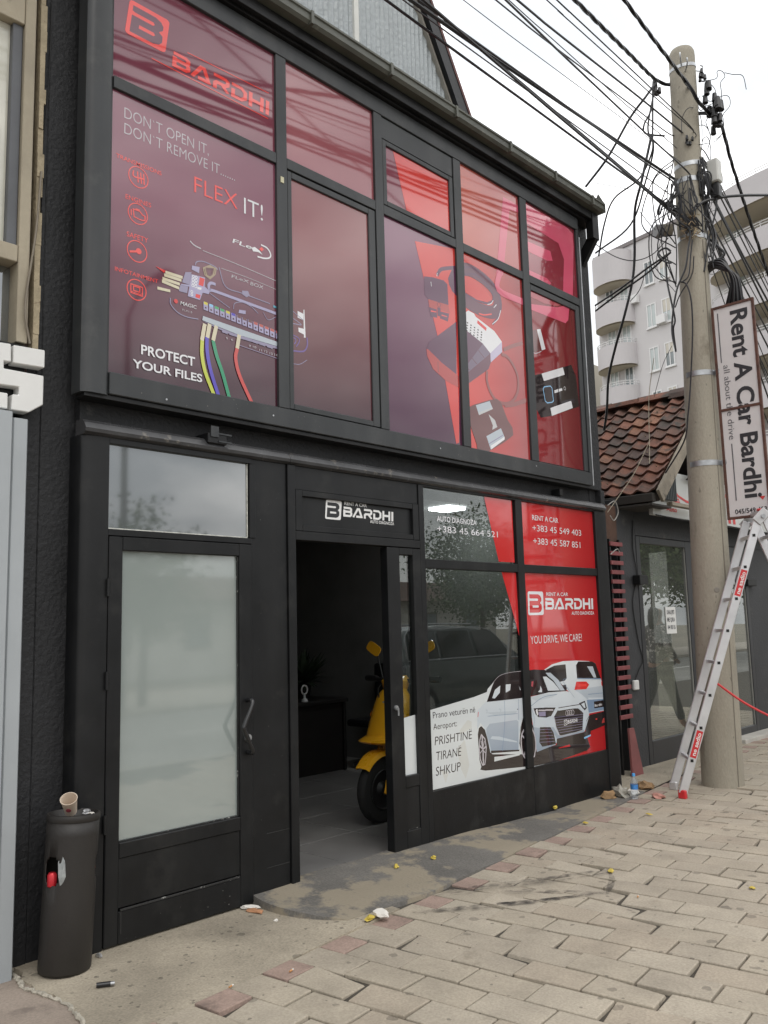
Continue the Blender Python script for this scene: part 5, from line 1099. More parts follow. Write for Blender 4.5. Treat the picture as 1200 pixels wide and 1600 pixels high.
# roof
EX, EZ, RX, RZ = 8.40, 2.87, 9.87, 4.20; sl = Vector((RX-EX, 0, RZ-EZ)); SL = sl.length; sl.normalize(); rn = Vector((-sl.z, 0, sl.x))
terr = [mat('tile_%s' % a, c, .8, .35, 6, bump=.4, bscale=40, stain=(.06, .048, .04), sscale=4, sthr=.50, swidth=.12, fine=.15, world=True) for a, c in (('red', (.165, .070, .046)), ('brown', (.115, .060, .044)), ('orange', (.21, .10, .062)), ('dark', (.075, .048, .040)))]
roof = MB()
roof.poly([(EX, -.04, EZ-.06), (RX, -.04, RZ-.06), (RX, 5.8, RZ-.06), (EX, 5.8, EZ-.06), (EX+.03, -.04, EZ-.12), (RX, -.04, RZ-.14), (RX, 5.8, RZ-.14), (EX+.03, 5.8, EZ-.12)], [(0,1,2,3),(4,7,6,5),(0,4,5,1),(1,5,6,2),(2,6,7,3),(3,7,4,0)])
roof.poly([(RX, -.04, RZ-.06), (13.6, -.04, 1.9+EZ*.3), (13.6, 5.8, 1.9+EZ*.3), (RX, 5.8, RZ-.06), (RX, -.04, RZ-.14), (13.6, -.04, 2.66), (13.6, 5.8, 2.66), (RX, 5.8, RZ-.14)], [(0,1,2,3),(4,7,6,5),(0,4,5,1),(1,5,6,2),(2,6,7,3),(3,7,4,0)])
roofo = roof.build('roof', mat('roof_deck', (.05, .04, .035), .9, .2, 5), house)
TW, TLn = .182, SL/11
tb = MB(); nseg = 8
for side in (0, 1):
    for i in range(nseg+1):
        v = -TW/2-.008+(TW+.016)*i/nseg; hgt = .022*math.cos(2*math.pi*i/nseg)
        for u_, lift_ in ((-.045, .036), (TLn, .0)): tb.v.append((u_, v, hgt+lift_-side*.02))
st_ = 2*(nseg+1)
for i in range(nseg):
    a_ = 2*i; tb.f.append([a_, a_+1, a_+3, a_+2]); tb.f.append([st_+a_, st_+a_+2, st_+a_+3, st_+a_+1]); tb.f.append([a_, a_+2, st_+a_+2, st_+a_]); tb.f.append([a_+1, st_+a_+1, st_+a_+3, a_+3])
tb.m = [0]*len(tb.f); tmp = tb.build('roof_tile', terr[0], smooth=True); tmesh = tmp.data; bpy.data.objects.remove(tmp)
rot = Matrix((sl, Vector((0, 1, 0)), rn)).transposed().to_euler()
for c_ in range(11):
    for k in range(26):
        y = -.03+TW*(k+.5); p = Vector((EX, y, EZ))+sl*(TLn*c_)+rn*(.0+random.uniform(-.004, .004))
        o = bpy.data.objects.new('roof_tile', tmesh); COL.objects.link(o); attach(o, roofo); o.matrix_parent_inverse = Matrix.Translation(-Vector((10.3, 1.5, 0))) if False else Matrix.Identity(4)
        o.location = p; o.rotation_euler = (rot.x+random.gauss(0, .012), rot.y+random.gauss(0, .012), rot.z+random.gauss(0, .02))
        o.material_slots[0].link = 'OBJECT'; o.material_slots[0].material = random.choices(terr, (5, 4, 2, 2))[0]
for k in range(14):
    y = -.05+k*.42; b_ = MB(); prof_ = [(RX+.13*math.cos(R(a)), .10*math.sin(R(a))+RZ-.015+random.uniform(-.022, .022)) for a in range(0, 181, 30)]
    b_.prism(prof_, lambda a, b, t: (a, t, b), y, y+.44).build('ridge_tile', random.choice(terr), roofo)
junk = MB()
for k in range(90):
    y = random.uniform(-.05, 3); x = RX-.12+random.uniform(-.10, .06); z = RZ+.03-abs(x-RX)*.6; r_ = random.uniform(.008, .028)
    if True: x = EX+random.uniform(.02, 1.2); z = EZ+(x-EX)*.9+.05; r_ *= .5
    junk.tube([(x-r_, y-r_*.6, z), (x, y, z+r_*.8), (x+r_, y+r_*.5, z-.005)], [r_*.3, r_*.7, r_*.2], 5)
structure(junk.build('roof_debris', mat('dry_debris', (.12, .085, .05), .95, .4, 10), house), 'stuff')
oldw = mat('weathered_board', (.27, .235, .185), .85, .3, 4, bump=.5, bscale=12, stretch=(1, 1, 1), stain=(.09, .08, .06), sscale=9, sthr=.58)
MB().beam((EX-.01, -.07, EZ-.075), (RX+.02, -.07, RZ-.03), .035, .155, (0, 0, 1)).build('barge_board', oldw, house, bevel=.004)
corr = MB(); n = 32
for i in range(n+1):
    x = 8.72+.33*i/n; d_ = .016*(1 if i % 4 in (0, 1) else -1); corr.v += [(x, .06+d_, 2.81), (x, .06+d_, min(EZ+(x-EX)*.905-.12, 4.0))]
    if i: o = len(corr.v); corr.f.append([o-4, o-2, o-1, o-3]); corr.m.append(0)
corr.build('gable_cladding', mat('grey_cladding', (.085, .095, .098), .45, .15, 4), house)
bx('eaves_board', mat('eaves_dark', (.035, .03, .026), .8, .3, 5), house, 8.30, 8.75, -.02, 2.4, 2.70, 2.725, .003); bx('eaves_board', oldw, house, 8.76, 9.45, -.03, .04, 2.735, 2.775, .003); bx('eaves_gutter', MATS['eaves_dark'], house, 8.30, 8.38, -.03, 2.6, 2.74, 2.83, .006)
MB().beam((9.28, -.02, 3.10), (9.75, -.02, 3.42), .03, .03).build('awning_bar', whitep, house); MB().poly([(9.30,.05,3.08),(9.9,.05,3.05),(9.9,-.1,3.3),(9.55,-.06,3.3)], [(0,1,2,3)]).build('awning_sheet', MATS['eaves_dark'], house)
# white fascia sign with red outline of a car
fs_ = thing('fascia_sign', 'white shop fascia with red line drawing of a car under tiled roof', 'sign', (10.6, .3, 2.8))
MB().prism([(8.56, 2.635), (12.4, 2.635), (12.4, 3.15), (9.0, 3.15), (8.56, 2.80)], lambda a, b, t: (a, t, b), .10, .15).build('board', mat('fascia_white', (.50, .51, .49), .5, .1, 2, stain=(.38, .37, .33), sscale=3, sthr=.62), fs_, bevel=.003)
fp = MB(); fr_ = lambda u, v: (u, .097, v)
for pts, wd in (([(9.02, 3.00), (9.10, 2.95), (9.18, 2.89), (9.38, 2.845), (9.9, 2.80)], .028), ([(8.92, 2.84), (9.15, 2.82), (9.40, 2.775), (9.8, 2.74)], .02), ([(9.12, 2.82), (9.14, 2.85), (9.19, 2.85), (9.21, 2.81)], .016)):
    vs_, f_ = ribbon(pts, wd); fp.poly([fr_(*q) for q in vs_], f_)
for q, s_ in enumerate((('Auto', 8.87, 2.70, .26, .05), ('VIP', 10.15, 2.68, .8, .34))): text_into(fp, s_[0], fr_, *s_[1:], .02)
fp.build('lettering', mat('fascia_red', (.55, .05, .05), .5), fs_)
MB().tube([(8.6, .09, 2.632), (9.2, .09, 2.62), (10.2, .09, 2.635), (12.3, .09, 2.62)], .008, 6).build('cable_trim', rubber, fs_)
# screen of red slats beside the shop, leaning board
slr = mat('slat_red', (.215, .055, .058), .6, .2, 8); 
scr = thing('slat_screen', 'narrow upright screen of dull red slats beside the shop window', 'screen', (8.07, .3, .5))
for k in range(19):
    z = .54+k*.097; bx('slat', slr, scr, 7.935+.002*k*0, 8.185, .28, .30, z, z+.042, .003)
for x in (7.95, 8.15): bx('post', black, scr, x, x+.025, .302, .33, 0, 2.36, .002)
bx('back_board', mat('rust_panel', (.085, .045, .03), .8, .4, 6), scr, 7.93, 8.19, .34, .36, 2.30, 2.72, 0)
lb = MB().poly([(7.93,.185,.0),(8.15,.185,.0),(8.12,.245,.45),(8.02,.245,.45),(7.93,.21,.0),(8.15,.21,.0),(8.12,.27,.45),(8.02,.27,.45)], [(0,1,2,3),(5,4,7,6),(1,5,6,2),(0,3,7,4),(3,2,6,7),(0,4,5,1)]).build('leaning_board', mat('board_red', (.20, .065, .062), .7, .2, 5, stain=(.30, .28, .25), sscale=2.5, sthr=.62), bevel=.003); tag(lb, 'short dull red board leaning under the slat screen', 'board')

# ================================================================== APARTMENT BLOCK FAR BEHIND
AP = thing('apartment_block', 'tall pale lilac apartment block with rounded balconies behind tiled roof', 'building', (55, 20, 0))
aA = Vector((52.5, 25, 0)); aU = Vector((-.20994, -.97771, 0)); aN = Vector((-.97771, .20994, 0))
def A3(s, d, z): return tuple(aA+aU*s+aN*d+Vector((0, 0, z)))
def abox(b, s0, s1, d0, d1, z0, z1):
    b.poly([A3(s0,d0,z0),A3(s1,d0,z0),A3(s1,d1,z0),A3(s0,d1,z0),A3(s0,d0,z1),A3(s1,d0,z1),A3(s1,d1,z1),A3(s0,d1,z1)], [(0,3,2,1),(4,5,6,7),(0,1,5,4),(1,2,6,5),(2,3,7,6),(3,0,4,7)]); return b
apw = mat('pale_render', (.57, .555, .56), .85, .05, .25); apl = mat('lilac_render', (.51, .49, .50), .85, .06, .3); apu = mat('balcony_soffit', (.50, .45, .36), .9, .05, .4)
abox(MB(), .3, 30, -12, 0, 0, 26.6).build('wall', apw, AP); abox(MB(), .2, 30, -12, .1, 26.6, 26.85).build('roof', mat('roof_edge', (.20, .18, .18), .7), AP)
fwm = mat('window_white', (.70, .70, .70), .4, .03); agl = mat('window_dark', (.16, .19, .20), .08, .3, .4, coat=.6); agl2 = mat('window_pale', (.42, .47, .47), .08, .1, .4, coat=.6)
apw.node_tree.nodes
def awin(s0, s1, z0, z1, k=0):
    f = abox(abox(abox(abox(MB(), s0-.08, s0, .0, .05, z0-.08, z1+.08), s1, s1+.08, 0, .05, z0-.08, z1+.08), s0, s1, 0, .05, z0-.08, z0), s0, s1, 0, .05, z1, z1+.08).build('window', fwm, AP)
    abox(MB(), s0, s1, .004, .012, z0, z1).build('pane', agl2 if k % 3 else agl, f)
    abox(MB(), s0-.14, s1+.14, 0, .12, z0-.16, z0-.085).build('sill', fwm, f)
    abox(MB(), (s0+s1)/2-.03, (s0+s1)/2+.03, .012, .05, z0, z1).build('glazing_bar', fwm, f)
    if k % 4 == 1: abox(MB(), s0+.02, s1-.02, .013, .03, z0+(z1-z0)*random.uniform(.3, .7), z1).build('blind', mat('blind_cloth', (.55, .52, .46), .8, .1, 1), f)
    if k % 9 == 4: abox(MB(), s1+.2, s1+.9, .02, .32, z0-.1, z0+.45).build('air_conditioner', fwm, AP)
kk = 0
for q in range(7):
    zb = 23.4-2.93*q
    for s0, s1 in ((4.5, 5.1), (5.7, 6.28), (7.6, 8.3)): awin(s0, s1, zb, zb+1.45, kk); kk += 1
    awin(1.15, 1.75, zb-.3, zb+1.5, kk); awin(2.4, 3.0, zb-.9, zb+1.5, kk+1); kk += 1
    awin(10.6, 11.6, zb-.9, zb+1.4, kk); awin(12.4, 13.4, zb-.9, zb+1.4, kk+1)
def drum(s0, s1, depth, z0, z1, th=.15):
    """curved balcony front: an arc bulging out of the wall, with a slab below"""
    n = 18; pts = [(s0+(s1-s0)*(.5-.5*math.cos(math.pi*i/n)), depth*math.sin(math.pi*i/n)**.8) for i in range(n+1)]
    b = MB()
    for i in range(n):
        (a0, d0), (a1, d1) = pts[i], pts[i+1]
        b.poly([A3(a0,d0,z0),A3(a1,d1,z0),A3(a1,d1,z1),A3(a0,d0,z1)], [(0,1,2,3)])
        b.poly([A3(a0,max(0,d0-th),z1),A3(a1,max(0,d1-th),z1),A3(a1,d1,z1),A3(a0,d0,z1)], [(0,1,2,3)])
        b.poly([A3(a0,max(0,d0-th),z0),A3(a1,max(0,d1-th),z0),A3(a1,max(0,d1-th),z1),A3(a0,max(0,d0-th),z1)], [(0,1,2,3)])
    o = b.build('balcony', apl, AP, smooth=True)
    s = MB(); s.poly([A3(a, d, z0+.01) for a, d in pts]+[A3(a, d, z0-.10) for a, d in pts], [tuple(range(n+1)), tuple(range(n+1, 2*n+2))[::-1]]); s.build('soffit', apu, o)
    if z1-z0 < 2:
        rl_ = MB()
        for zz in (z1+.15, z1+.3): rl_.tube([A3(a, max(.02, d-.05), zz) for a, d in pts], .025, 5)
        for i in range(1, n, 2): rl_.tube([A3(pts[i][0], max(.02, pts[i][1]-.05), z1), A3(pts[i][0], max(.02, pts[i][1]-.05), z1+.3)], .02, 4)
        rl_.build('railing', fwm, o)
    return o
drum(.45, 3.45, 1.25, 24.1, 26.25); drum(9.6, 18.5, 2.2, 24.5, 26.05)
for q in range(1, 7): drum(.45, 3.45, 1.25, 24.1-2.9*q, 25.55-2.9*q); drum(9.6, 18.5, 2.2, 24.5-2.93*q, 25.85-2.93*q)
lob = MB().box(50, 64, 28.5, 36, 0, 21.2).build('block', mat('cream_render', (.50, .47, .40), .85, .06, .3)); lob.name = 'background_block'; tag(lob, 'plain cream block just left of the lilac apartment building', 'building')
mast = thing('lattice_mast', 'thin red and white lattice mast beyond the apartment block', 'mast', (70, 36.2, 0))
for q in range(11):
    b_ = MB(); z0 = 8+q*2.6
    for i, j in ((0,0),(1,0),(1,1),(0,1)): b_.tube([(70+i*.9, 36.2+j*.9, z0), (70+i*.9, 36.2+j*.9, z0+2.6)], .05, 4)
    for a_, c_ in (((0,0),(1,0)),((1,0),(1,1)),((1,1),(0,1)),((0,1),(0,0))): b_.tube([(70+a_[0]*.9, 36.2+a_[1]*.9, z0), (70+c_[0]*.9, 36.2+c_[1]*.9, z0+2.6)], .04, 4)
    b_.build('mast_section', mat('mast_red', (.55, .12, .12), .6) if q % 2 else fwm, mast)
# ================================================================== POLE, SIGN, LADDER
pole = thing('utility_pole', 'tall stained concrete utility pole tangled with black cables', 'utility pole', (8.0, -.665, 0))
pc = mat('pole_concrete', (.325, .297, .24), .85, .16, 1.4, bump=.5, bscale=45, stain=(.19, .165, .125), sscale=4, sthr=.60, swidth=.12, fine=.05, stretch=(1, 1, .45), spots=((16, .22, .25, .7), (40, .3, .12, .65)))
PB, PT = Vector((8.005, -.67, 0)), Vector((8.065, -.79, 7.27))
def pax(z): return PB+(PT-PB)*(z/7.27)
def prad(z):
    k = [(-1, .187), (0, .186), (2.5, .168), (4.5, .142), (6.2, .131), (8, .125)]
    for (a, ra), (b, rb_) in zip(k, k[1:]):
        if z <= b: return ra+(rb_-ra)*(z-a)/(b-a)
    return .125
sh = MB(); n = 36; zs = [-.05, .0, 1.0, 2.0, 3.0, 4.0, 5.0, 6.0, 7.2, 7.25, 7.28]
for z in zs:
    c_ = pax(z); r_ = prad(z)*(1 if z < 7.22 else (.97 if z < 7.27 else .86))
    for j in range(n):
        a_ = 2*math.pi*j/n; sh.v.append((c_.x+r_*math.cos(a_), c_.y+r_*math.sin(a_), z))
for i in range(len(zs)-1):
    for j in range(n): sh.f.append([i*n+j, i*n+(j+1) % n, (i+1)*n+(j+1) % n, (i+1)*n+j]); sh.m.append(0)
sh.f.append(list(range((len(zs)-1)*n, len(zs)*n))); sh.m.append(0); sh.build('shaft', pc, pole, smooth=True)
seam = MB(); sa = R(-112)
seam.tube([pax(z)+Vector((math.cos(sa), math.sin(sa), 0))*(prad(z)-.001) for z in (0, 2, 4, 5.2)], .006, 5); seam.build('mould_seam', mat('seam', (.17, .15, .12), .9), pole)
def band(z, h, m, nm='clamp_band', full=1.0, tilt=0):
    b = MB(); c_ = pax(z); r_ = prad(z)+.004; nn_ = 40; k = int(nn_*full)
    for i in range(k+1):
        a_ = R(150)+2*math.pi*i/nn_
        for dz in (-h/2, h/2): b.v.append((c_.x+r_*math.cos(a_), c_.y+r_*math.sin(a_), z+dz+tilt*math.cos(a_)))
        if i: o = len(b.v); b.f.append([o-4, o-2, o-1, o-3]); b.m.append(0)
    return b.build(nm, m, pole, smooth=True)
for z, h, t in ((7.08, .035, .03), (6.02, .045, .02), (5.83, .05, -.015), (5.25, .05, .0)): band(z, h, steelm, tilt=t)
for z in (3.86, 2.98):   # clamps that carry the sign
    band(z, .05, steelm, full=.62); MB().beam((pax(z).x, pax(z).y-.15, z), (8.0, -.945, z), .03, .04).build('sign_arm', steelm, pole)
for a_, z in ((200, 7.05), (330, 7.10), (215, 6.98)):
    q = pax(z)+Vector((math.cos(R(a_)), math.sin(R(a_)), 0))*prad(z); d_ = Vector((math.cos(R(a_)), math.sin(R(a_)), 0))
    MB().tube(smooth_path([q, q+d_*.07, q+d_*.11+Vector((0, 0, .02)), q+d_*.12+Vector((0, 0, .06)), q+d_*.09+Vector((0, 0, .07))], 5), .007, 6).build('hook', steelm, pole)
for p, s_ in (((7.86, -.58, 6.90), .7), ((8.10, -1.02, 6.75), 1.0), ((8.12, -1.05, 6.58), 1.2), ((8.13, -1.05, 6.42), 1.0), ((8.08, -.98, 6.95), .6), ((7.92, -.86, 6.22), .5)):
    b_ = MB(); rr_ = random.Random(int(p[2]*100))
    for k in range(7):
        q = Vector(p)+Vector((rr_.uniform(-.05, .05), rr_.uniform(-.05, .05), rr_.uniform(-.09, .09)))*s_; b_.tube([q+Vector((0, 0, -.04*s_)), q+Vector((.01, 0, .05*s_))], [.03*s_, .022*s_], 7)
    b_.build('clamp', mat('black_plastic', (.012, .012, .013), .45, .2), pole, bevel=.003)
bx('junction_box', mat('pale_box', (.50, .50, .47), .5, .1), pole, 8.06, 8.17, -1.06, -.95, 5.78, 6.02, .012); bx('junction_box', black, pole, 8.07, 8.16, -1.05, -.96, 5.62, 5.77, .01)
MB().tube([(7.86, -.54, 5.36), (7.80, -.50, 5.36)], .065, 18).build('street_light_stub', mat('grey_cap', (.33, .33, .33), .5, .1), pole, smooth=True, bevel=.006); MB().tube([(7.9, -.62, 5.36), (7.84, -.56, 5.36)], .06, 14).build('stub_neck', pc, pole, smooth=True)
nb = MB(); rr_ = random.Random(5)
for k in range(40):
    q = Vector((7.86, -.84, 5.33))+Vector((rr_.uniform(-.03, .03), rr_.uniform(-.06, .06), rr_.uniform(-.12, .12))); d_ = Vector((rr_.gauss(0, 1), rr_.gauss(0, 1), rr_.gauss(0, 1))).normalized()*.07; nb.tube([q-d_, q+d_*.3, q+d_], .004, 4)
nb.build('wire_nest', mat('old_insulation', (.30, .23, .14), .8, .3, 9), pole)
MB().lathe([(.022, -.004), (.026, 0), (.018, .003)], (0, 0, 0), 12, 'Z').build('number_plate', mat('plate_grey', (.23, .21, .18), .7), pole, xf=Matrix.Translation(pax(1.78)+Vector((-.80, -.60, 0))*prad(1.78)) @ Vector((-.8, -.6, 0)).to_track_quat('Z', 'Y').to_matrix().to_4x4())

# hanging sign in a rusty frame, in the plane across the pavement
sg = thing('banner_sign', 'tall white banner sign in rusty frame hung on concrete pole', 'sign', (8.0, -1.11, 2.44))
rust = mat('rusty_steel', (.10, .045, .032), .75, .4, 14, bump=.3)
SY0, SY1, SZ0, SZ1, SX = -.922, -1.302, 2.44, 4.475, 8.0
bx('banner', mat('banner_vinyl', (.66, .64, .635), .5, .05, 2.5, bump=.25, bscale=5), sg, SX-.004, SX+.004, SY1, SY0, SZ0, SZ1, 0)
for q in ((SY1-.012, SY1+.012, SZ0-.012, SZ1+.012), (SY0-.012, SY0+.012, SZ0-.012, SZ1+.012)): bx('frame_bar', rust, sg, SX-.014, SX+.014, *q, .002)
for z in (SZ0, 3.47, SZ1): bx('frame_bar', rust, sg, SX-.0142, SX+.0142, SY1+.013, SY0-.013, z-.012, z+.012, .002)
rv = MB()
for k in range(17):
    for yy in (SY0, SY1): rv.tube([(SX-.014, yy, SZ0+.06+k*.12), (SX-.02, yy, SZ0+.06+k*.12)], .006, 6)
rv.build('rivets', rust, sg)
lt = MB(); ln_ = MB(); rd = MB()
# text runs downwards: u along -z, letters' tops towards the road (-y)
fd = lambda u, v: (SX-.0062, -v, -u)
text_into(lt, 'Rent A Car Bardhi', fd, -4.41, 1.092, 1.80, .152, .026)
text_into(lt, '045/549 403', lambda u, v: (SX-.0062, -u, v), .985, 2.475, .29, .042, .02)
lt.build('lettering', mat('sign_ink', (.028, .028, .032), .55), sg)
th_ = MB(); text_into(th_, 'all about the drive', fd, -3.90, .985, .72, .058, -.004); th_.poly([fd(-4.42, .965), fd(-3.93, .965), fd(-3.93, .975), fd(-4.42, .975)], [(0,1,2,3)]).poly([fd(-3.14, 1.0), fd(-2.60, 1.0), fd(-2.60, 1.01), fd(-3.14, 1.01)], [(0,1,2,3)]); th_.build('lettering', mat('sign_ink_thin', (.10, .10, .11), .55), sg)
rd.poly([fd(-2.615, 1.27), fd(-2.58, 1.245), fd(-2.615, 1.215)][::-1], [(0, 1, 2)]).build('red_mark', mat('sign_red', (.62, .05, .05), .5), sg)
# coil of spare cable above the sign
coil = MB(); rr_ = random.Random(11)
for k in range(24):
    o_ = rr_.uniform(-.06, .06); w_ = rr_.uniform(-.05, .05)
    coil.tube(smooth_path([(8.08+w_*.3, -.82, 4.86+o_*.3), (8.10+w_, -.92, 4.95+o_*.6), (8.10+w_, -1.03, 4.92+o_), (8.10+w_, -1.12+o_*.7, 4.76), (8.10+w_, -1.12+o_*1.2, 4.58+o_), (8.12+w_, -1.08+o_*2, 4.42), (8.12+w_, -1.02+o_*2, 4.28)], 6), rr_.choice((.009, .011, .013)), 6)
co = coil.build('cable_coil', mat('cable_black', (.012, .012, .014), .42, .2), smooth=True); tag(co, 'thick black coil of spare cable hung above banner sign', 'cable coil')

# double ladder
lad = thing('folding_ladder', 'open aluminium double ladder with red feet beside concrete pole', 'ladder', (7.7, -1.0, 0))
alu = mat('aluminium', (.62, .62, .63), .38, .08, 6, metal=.55); redp = mat('red_plastic', (.55, .025, .03), .4, .08)
la = Vector((.58, -.81, 0)).normalized(); lr = Vector((.81, .58, 0)).normalized()
F1 = Vector((7.25, -.635, .04)); LH = 2.40; LS = .84; LW = .40
def rail(a, b, nm='rail'):
    o = MB().beam(a, b, .026, .072, tuple(la)).build(nm, alu, lad, bevel=.004); return o
for side, dirn in ((0, 1), (1, -1)):
    foot = F1+la*(0 if side == 0 else 2*LS); apx = F1+la*(LS+(-.03 if side == 0 else .03)); apx.z = LH
    for wq, inset in ((0, 0), (1, 0)):
        off = lr*(LW*wq+(.03 if side else 0)*(1 if wq == 0 else -1)); rail(foot+off, apx+off)
        ft = foot+off
        MB().box(ft.x-.022, ft.x+.022, ft.y-.035, ft.y+.035, -.005, .07).build('foot', redp if wq == 0 else alu, lad, bevel=.008)
    nr = 8
    for k in range(1, nr+1):
        t = k/(nr+.6); c_ = foot+(apx-foot)*t; a_ = c_+lr*.012; b_ = c_+lr*(LW-.012)
        MB().beam(a_, b_, .03, .03, tuple(la)).build('rung', alu, lad, bevel=.003)
        e_ = c_-lr*(.0135-(.03 if side else 0)); MB().beam(e_, e_-lr*.003, .024, .024, tuple(la)).build('rung_cap', rubber, lad)
ap_ = F1+la*LS; ap_.z = LH
for wq in (0, 1):
    q = ap_+lr*(LW*wq-.02+.04*wq); MB().beam(q+Vector((0, 0, -.05))-la*.06, q+Vector((0, 0, .05))+la*.04, .012, .09, tuple(la)).build('hinge_plate', mat('cast_metal', (.5, .5, .5), .5, .15, 9, metal=.5), lad, bevel=.006)
    MB().tube([q-lr*.02, q+lr*.02], .018, 10).build('hinge_pin', steelm, lad)
MB().beam(ap_+lr*.0+Vector((0, 0, .05)), ap_+lr*LW+Vector((0, 0, .05)), .03, .03).build('rung', alu, lad, bevel=.003)
MB().beam(ap_+lr*.0+la*.0+Vector((0, 0, .062)), ap_+lr*.06+Vector((0, 0, .066)), .06, .02).build('top_cap', redp, lad, bevel=.004)
# red stickers with white lettering on the near rail
apx = F1+la*(LS-.03); apx.z = LH; rd_ = (apx-F1).normalized(); up_ = rd_.cross(lr).normalized()
if up_.dot(la) > 0: up_ = -up_
def on_rail(t0, t1, s_):
    a_ = F1+(apx-F1)*t0-lr*.0137; b_ = F1+(apx-F1)*t1-lr*.0137
    st2 = MB().beam(a_, b_, .0008, .052, tuple(up_)).build('sticker', redp, lad)
    m_ = MB(); Lw = (b_-a_).length
    text_into(m_, s_, lambda u, v: tuple(a_+rd_*u-up_*0+(up_*v)-lr*.0008), Lw*.08, -.016, Lw*.84, .032, .02); m_.build('lettering', whitep, st2)
on_rail(.127, .222, 'ne sadio'); on_rail(.708, .803, 'ne sadio')
MB().tube(smooth_path([F1+(apx-F1)*.40, F1+la*.62+Vector((0, 0, .72)), F1+la*1.1+Vector((0, 0, .48)), F1+la*1.62+Vector((0, 0, .30))], 6), .011, 6).build('strap', redp, lad)

# ================================================================== BIN AND LITTER
BC = (1.985, -.09)
bn = thing('litter_bin', 'dark brown cylindrical litter bin beside the glazed door', 'litter bin', (BC[0], BC[1], 0))
bm_ = mat('bin_brown', (.019, .0165, .0145), .55, .2, 4, bump=.1, bscale=60, stain=(.06, .055, .05), sscale=22, sthr=.70, swidth=.03)
nb_ = 96
hole = {}
body = MB(); zs = [0.0, .01, .30]+[.388+.0125*q for q in range(11)]+[.60, .665]
for z in zs:
    for j in range(nb_):
        a_ = 2*math.pi*j/nb_; r_ = .118 if .005 < z else .114
        body.v.append((BC[0]+r_*math.cos(a_), BC[1]+r_*math.sin(a_), z+.004))
for i in range(len(zs)-1):
    for j in range(nb_):
        ang = (j+.5)*360/nb_; zc = (zs[i]+zs[i+1])/2; inh = False
        for hc in (200, 335):
            da = (ang-hc+180) % 360-180
            if abs(da) < 25 and .388 < zc < .513 and (abs(da)/25)**2+((zc-.45)/.062)**2 < 1.05: inh = True
        if not inh: body.f.append([i*nb_+j, i*nb_+(j+1) % nb_, (i+1)*nb_+(j+1) % nb_, (i+1)*nb_+j]); body.m.append(0)
bo = body.build('body', bm_, bn, smooth=True)
sm = bo.modifiers.new('thick', 'SOLIDIFY'); sm.thickness = .004; sm.offset = -1
rim = MB().lathe([(.1185, .664), (.1215, .668), (.1215, .687), (.119, .695), (.110, .697), (.104, .688), (.088, .665), (.02, .655)], (BC[0], BC[1], 0), 40).build('lid', bm_, bn, smooth=True)
bn.rotation_euler = (0, R(2.6), 0)
cup = thing('paper_cup', 'cream paper cup lying on top of the litter bin', 'cup', (1.985, -.10, .70)); cm = mat('cup_paper', (.60, .50, .40), .7, .06, 9)
cx = Matrix.Translation((1.985, -.112, .733)) @ Matrix.Rotation(R(30), 4, 'X') @ Matrix.Rotation(R(-22), 4, 'Y')
MB().lathe([(.0, -.042), (.027, -.042), (.038, .045), (.0395, .047), (.0365, .047), (.026, -.036), (.0, -.036)], (0, 0, 0), 22, cap=False).build('shell', cm, cup, smooth=True, xf=cx)
em = MB().lathe([(.012, 0), (.012, .0015)], (0, 0, 0), 14).build('printed_spot', mat('cup_red', (.30, .05, .07), .6), cup, xf=cx @ Matrix.Translation((-.018, -.0285, .005)) @ Vector((-.55, -.83, -.1)).to_track_quat('Z', 'Y').to_matrix().to_4x4())
def crumple(name, label, cat, loc, size, m, seed, flat=.5):
    rr_ = random.Random(seed); bmm = bmesh.new(); bmesh.ops.create_icosphere(bmm, subdivisions=2, radius=1)
    for v in bmm.verts:
        k = rr_.uniform(.6, 1.15); v.co = Vector((v.co.x*size[0]*k, v.co.y*size[1]*k, max(-.3, v.co.z)*size[2]*k*flat*2))
    me = bpy.data.meshes.new(name); mn = min(v.co.z for v in bmm.verts)
    for v in bmm.verts: v.co.z -= mn
    bmm.to_mesh(me); bmm.free(); me.materials.append(m); o = bpy.data.objects.new(name, me); COL.objects.link(o); o.location = loc; o.rotation_euler = (0, 0, rr_.uniform(0, 6)); tag(o, label, cat); return o
foil = mat('foil', (.62, .62, .63), .3, .15, 20, metal=.6); tissue = mat('tissue', (.66, .63, .58), .85, .08, 15); card = mat('torn_card', (.42, .21, .11), .85, .2, 14); dryl = mat('dry_leaf', (.27, .17, .085), .85, .3, 16); yl = mat('yellow_leaf', (.55, .42, .07), .7, .2, 20); pinkp = mat('pinkish_paper', (.42, .21, .17), .8, .2, 12)
crumple('foil_wrapper', 'silver foil wrapper on top of the litter bin', 'wrapper', (2.062, -.12, .688), (.04, .018, .014), foil, 1)
crumple('cigarette_packet', 'white scrap beside foil wrapper on bin lid', 'litter', (2.066, -.165, .690), (.02, .006, .006), tissue, 2)
can = thing('drink_can', 'red drink can showing in the left hole of the bin', 'can', (1.918, -.115, .372)); MB().lathe([(.015, .385), (.022, .393), (.022, .440), (.015, .450)], (1.905, -.115, 0), 18).build('shell', mat('can_red', (.50, .02, .03), .25, .1, metal=.3), can, smooth=True)
crumple('plastic_bottle', 'clear plastic bottle crushed inside the litter bin', 'bottle', (1.94, -.16, .40), (.03, .03, .055), mat('bag_grey', (.32, .34, .34), .3, .3, 20), 4, 1)
crumple('wrapper', 'red and yellow wrapper in the right hole of the bin', 'wrapper', (2.085, -.145, .405), (.012, .02, .05), mat('wrap_red', (.5, .12, .05), .4, .5, 30), 5, 1)
crumple('foil_scrap', 'tiny foil scrap on the concrete beside the litter bin', 'litter', (2.165, -.075, .003), (.025, .012, .014), foil, 6)
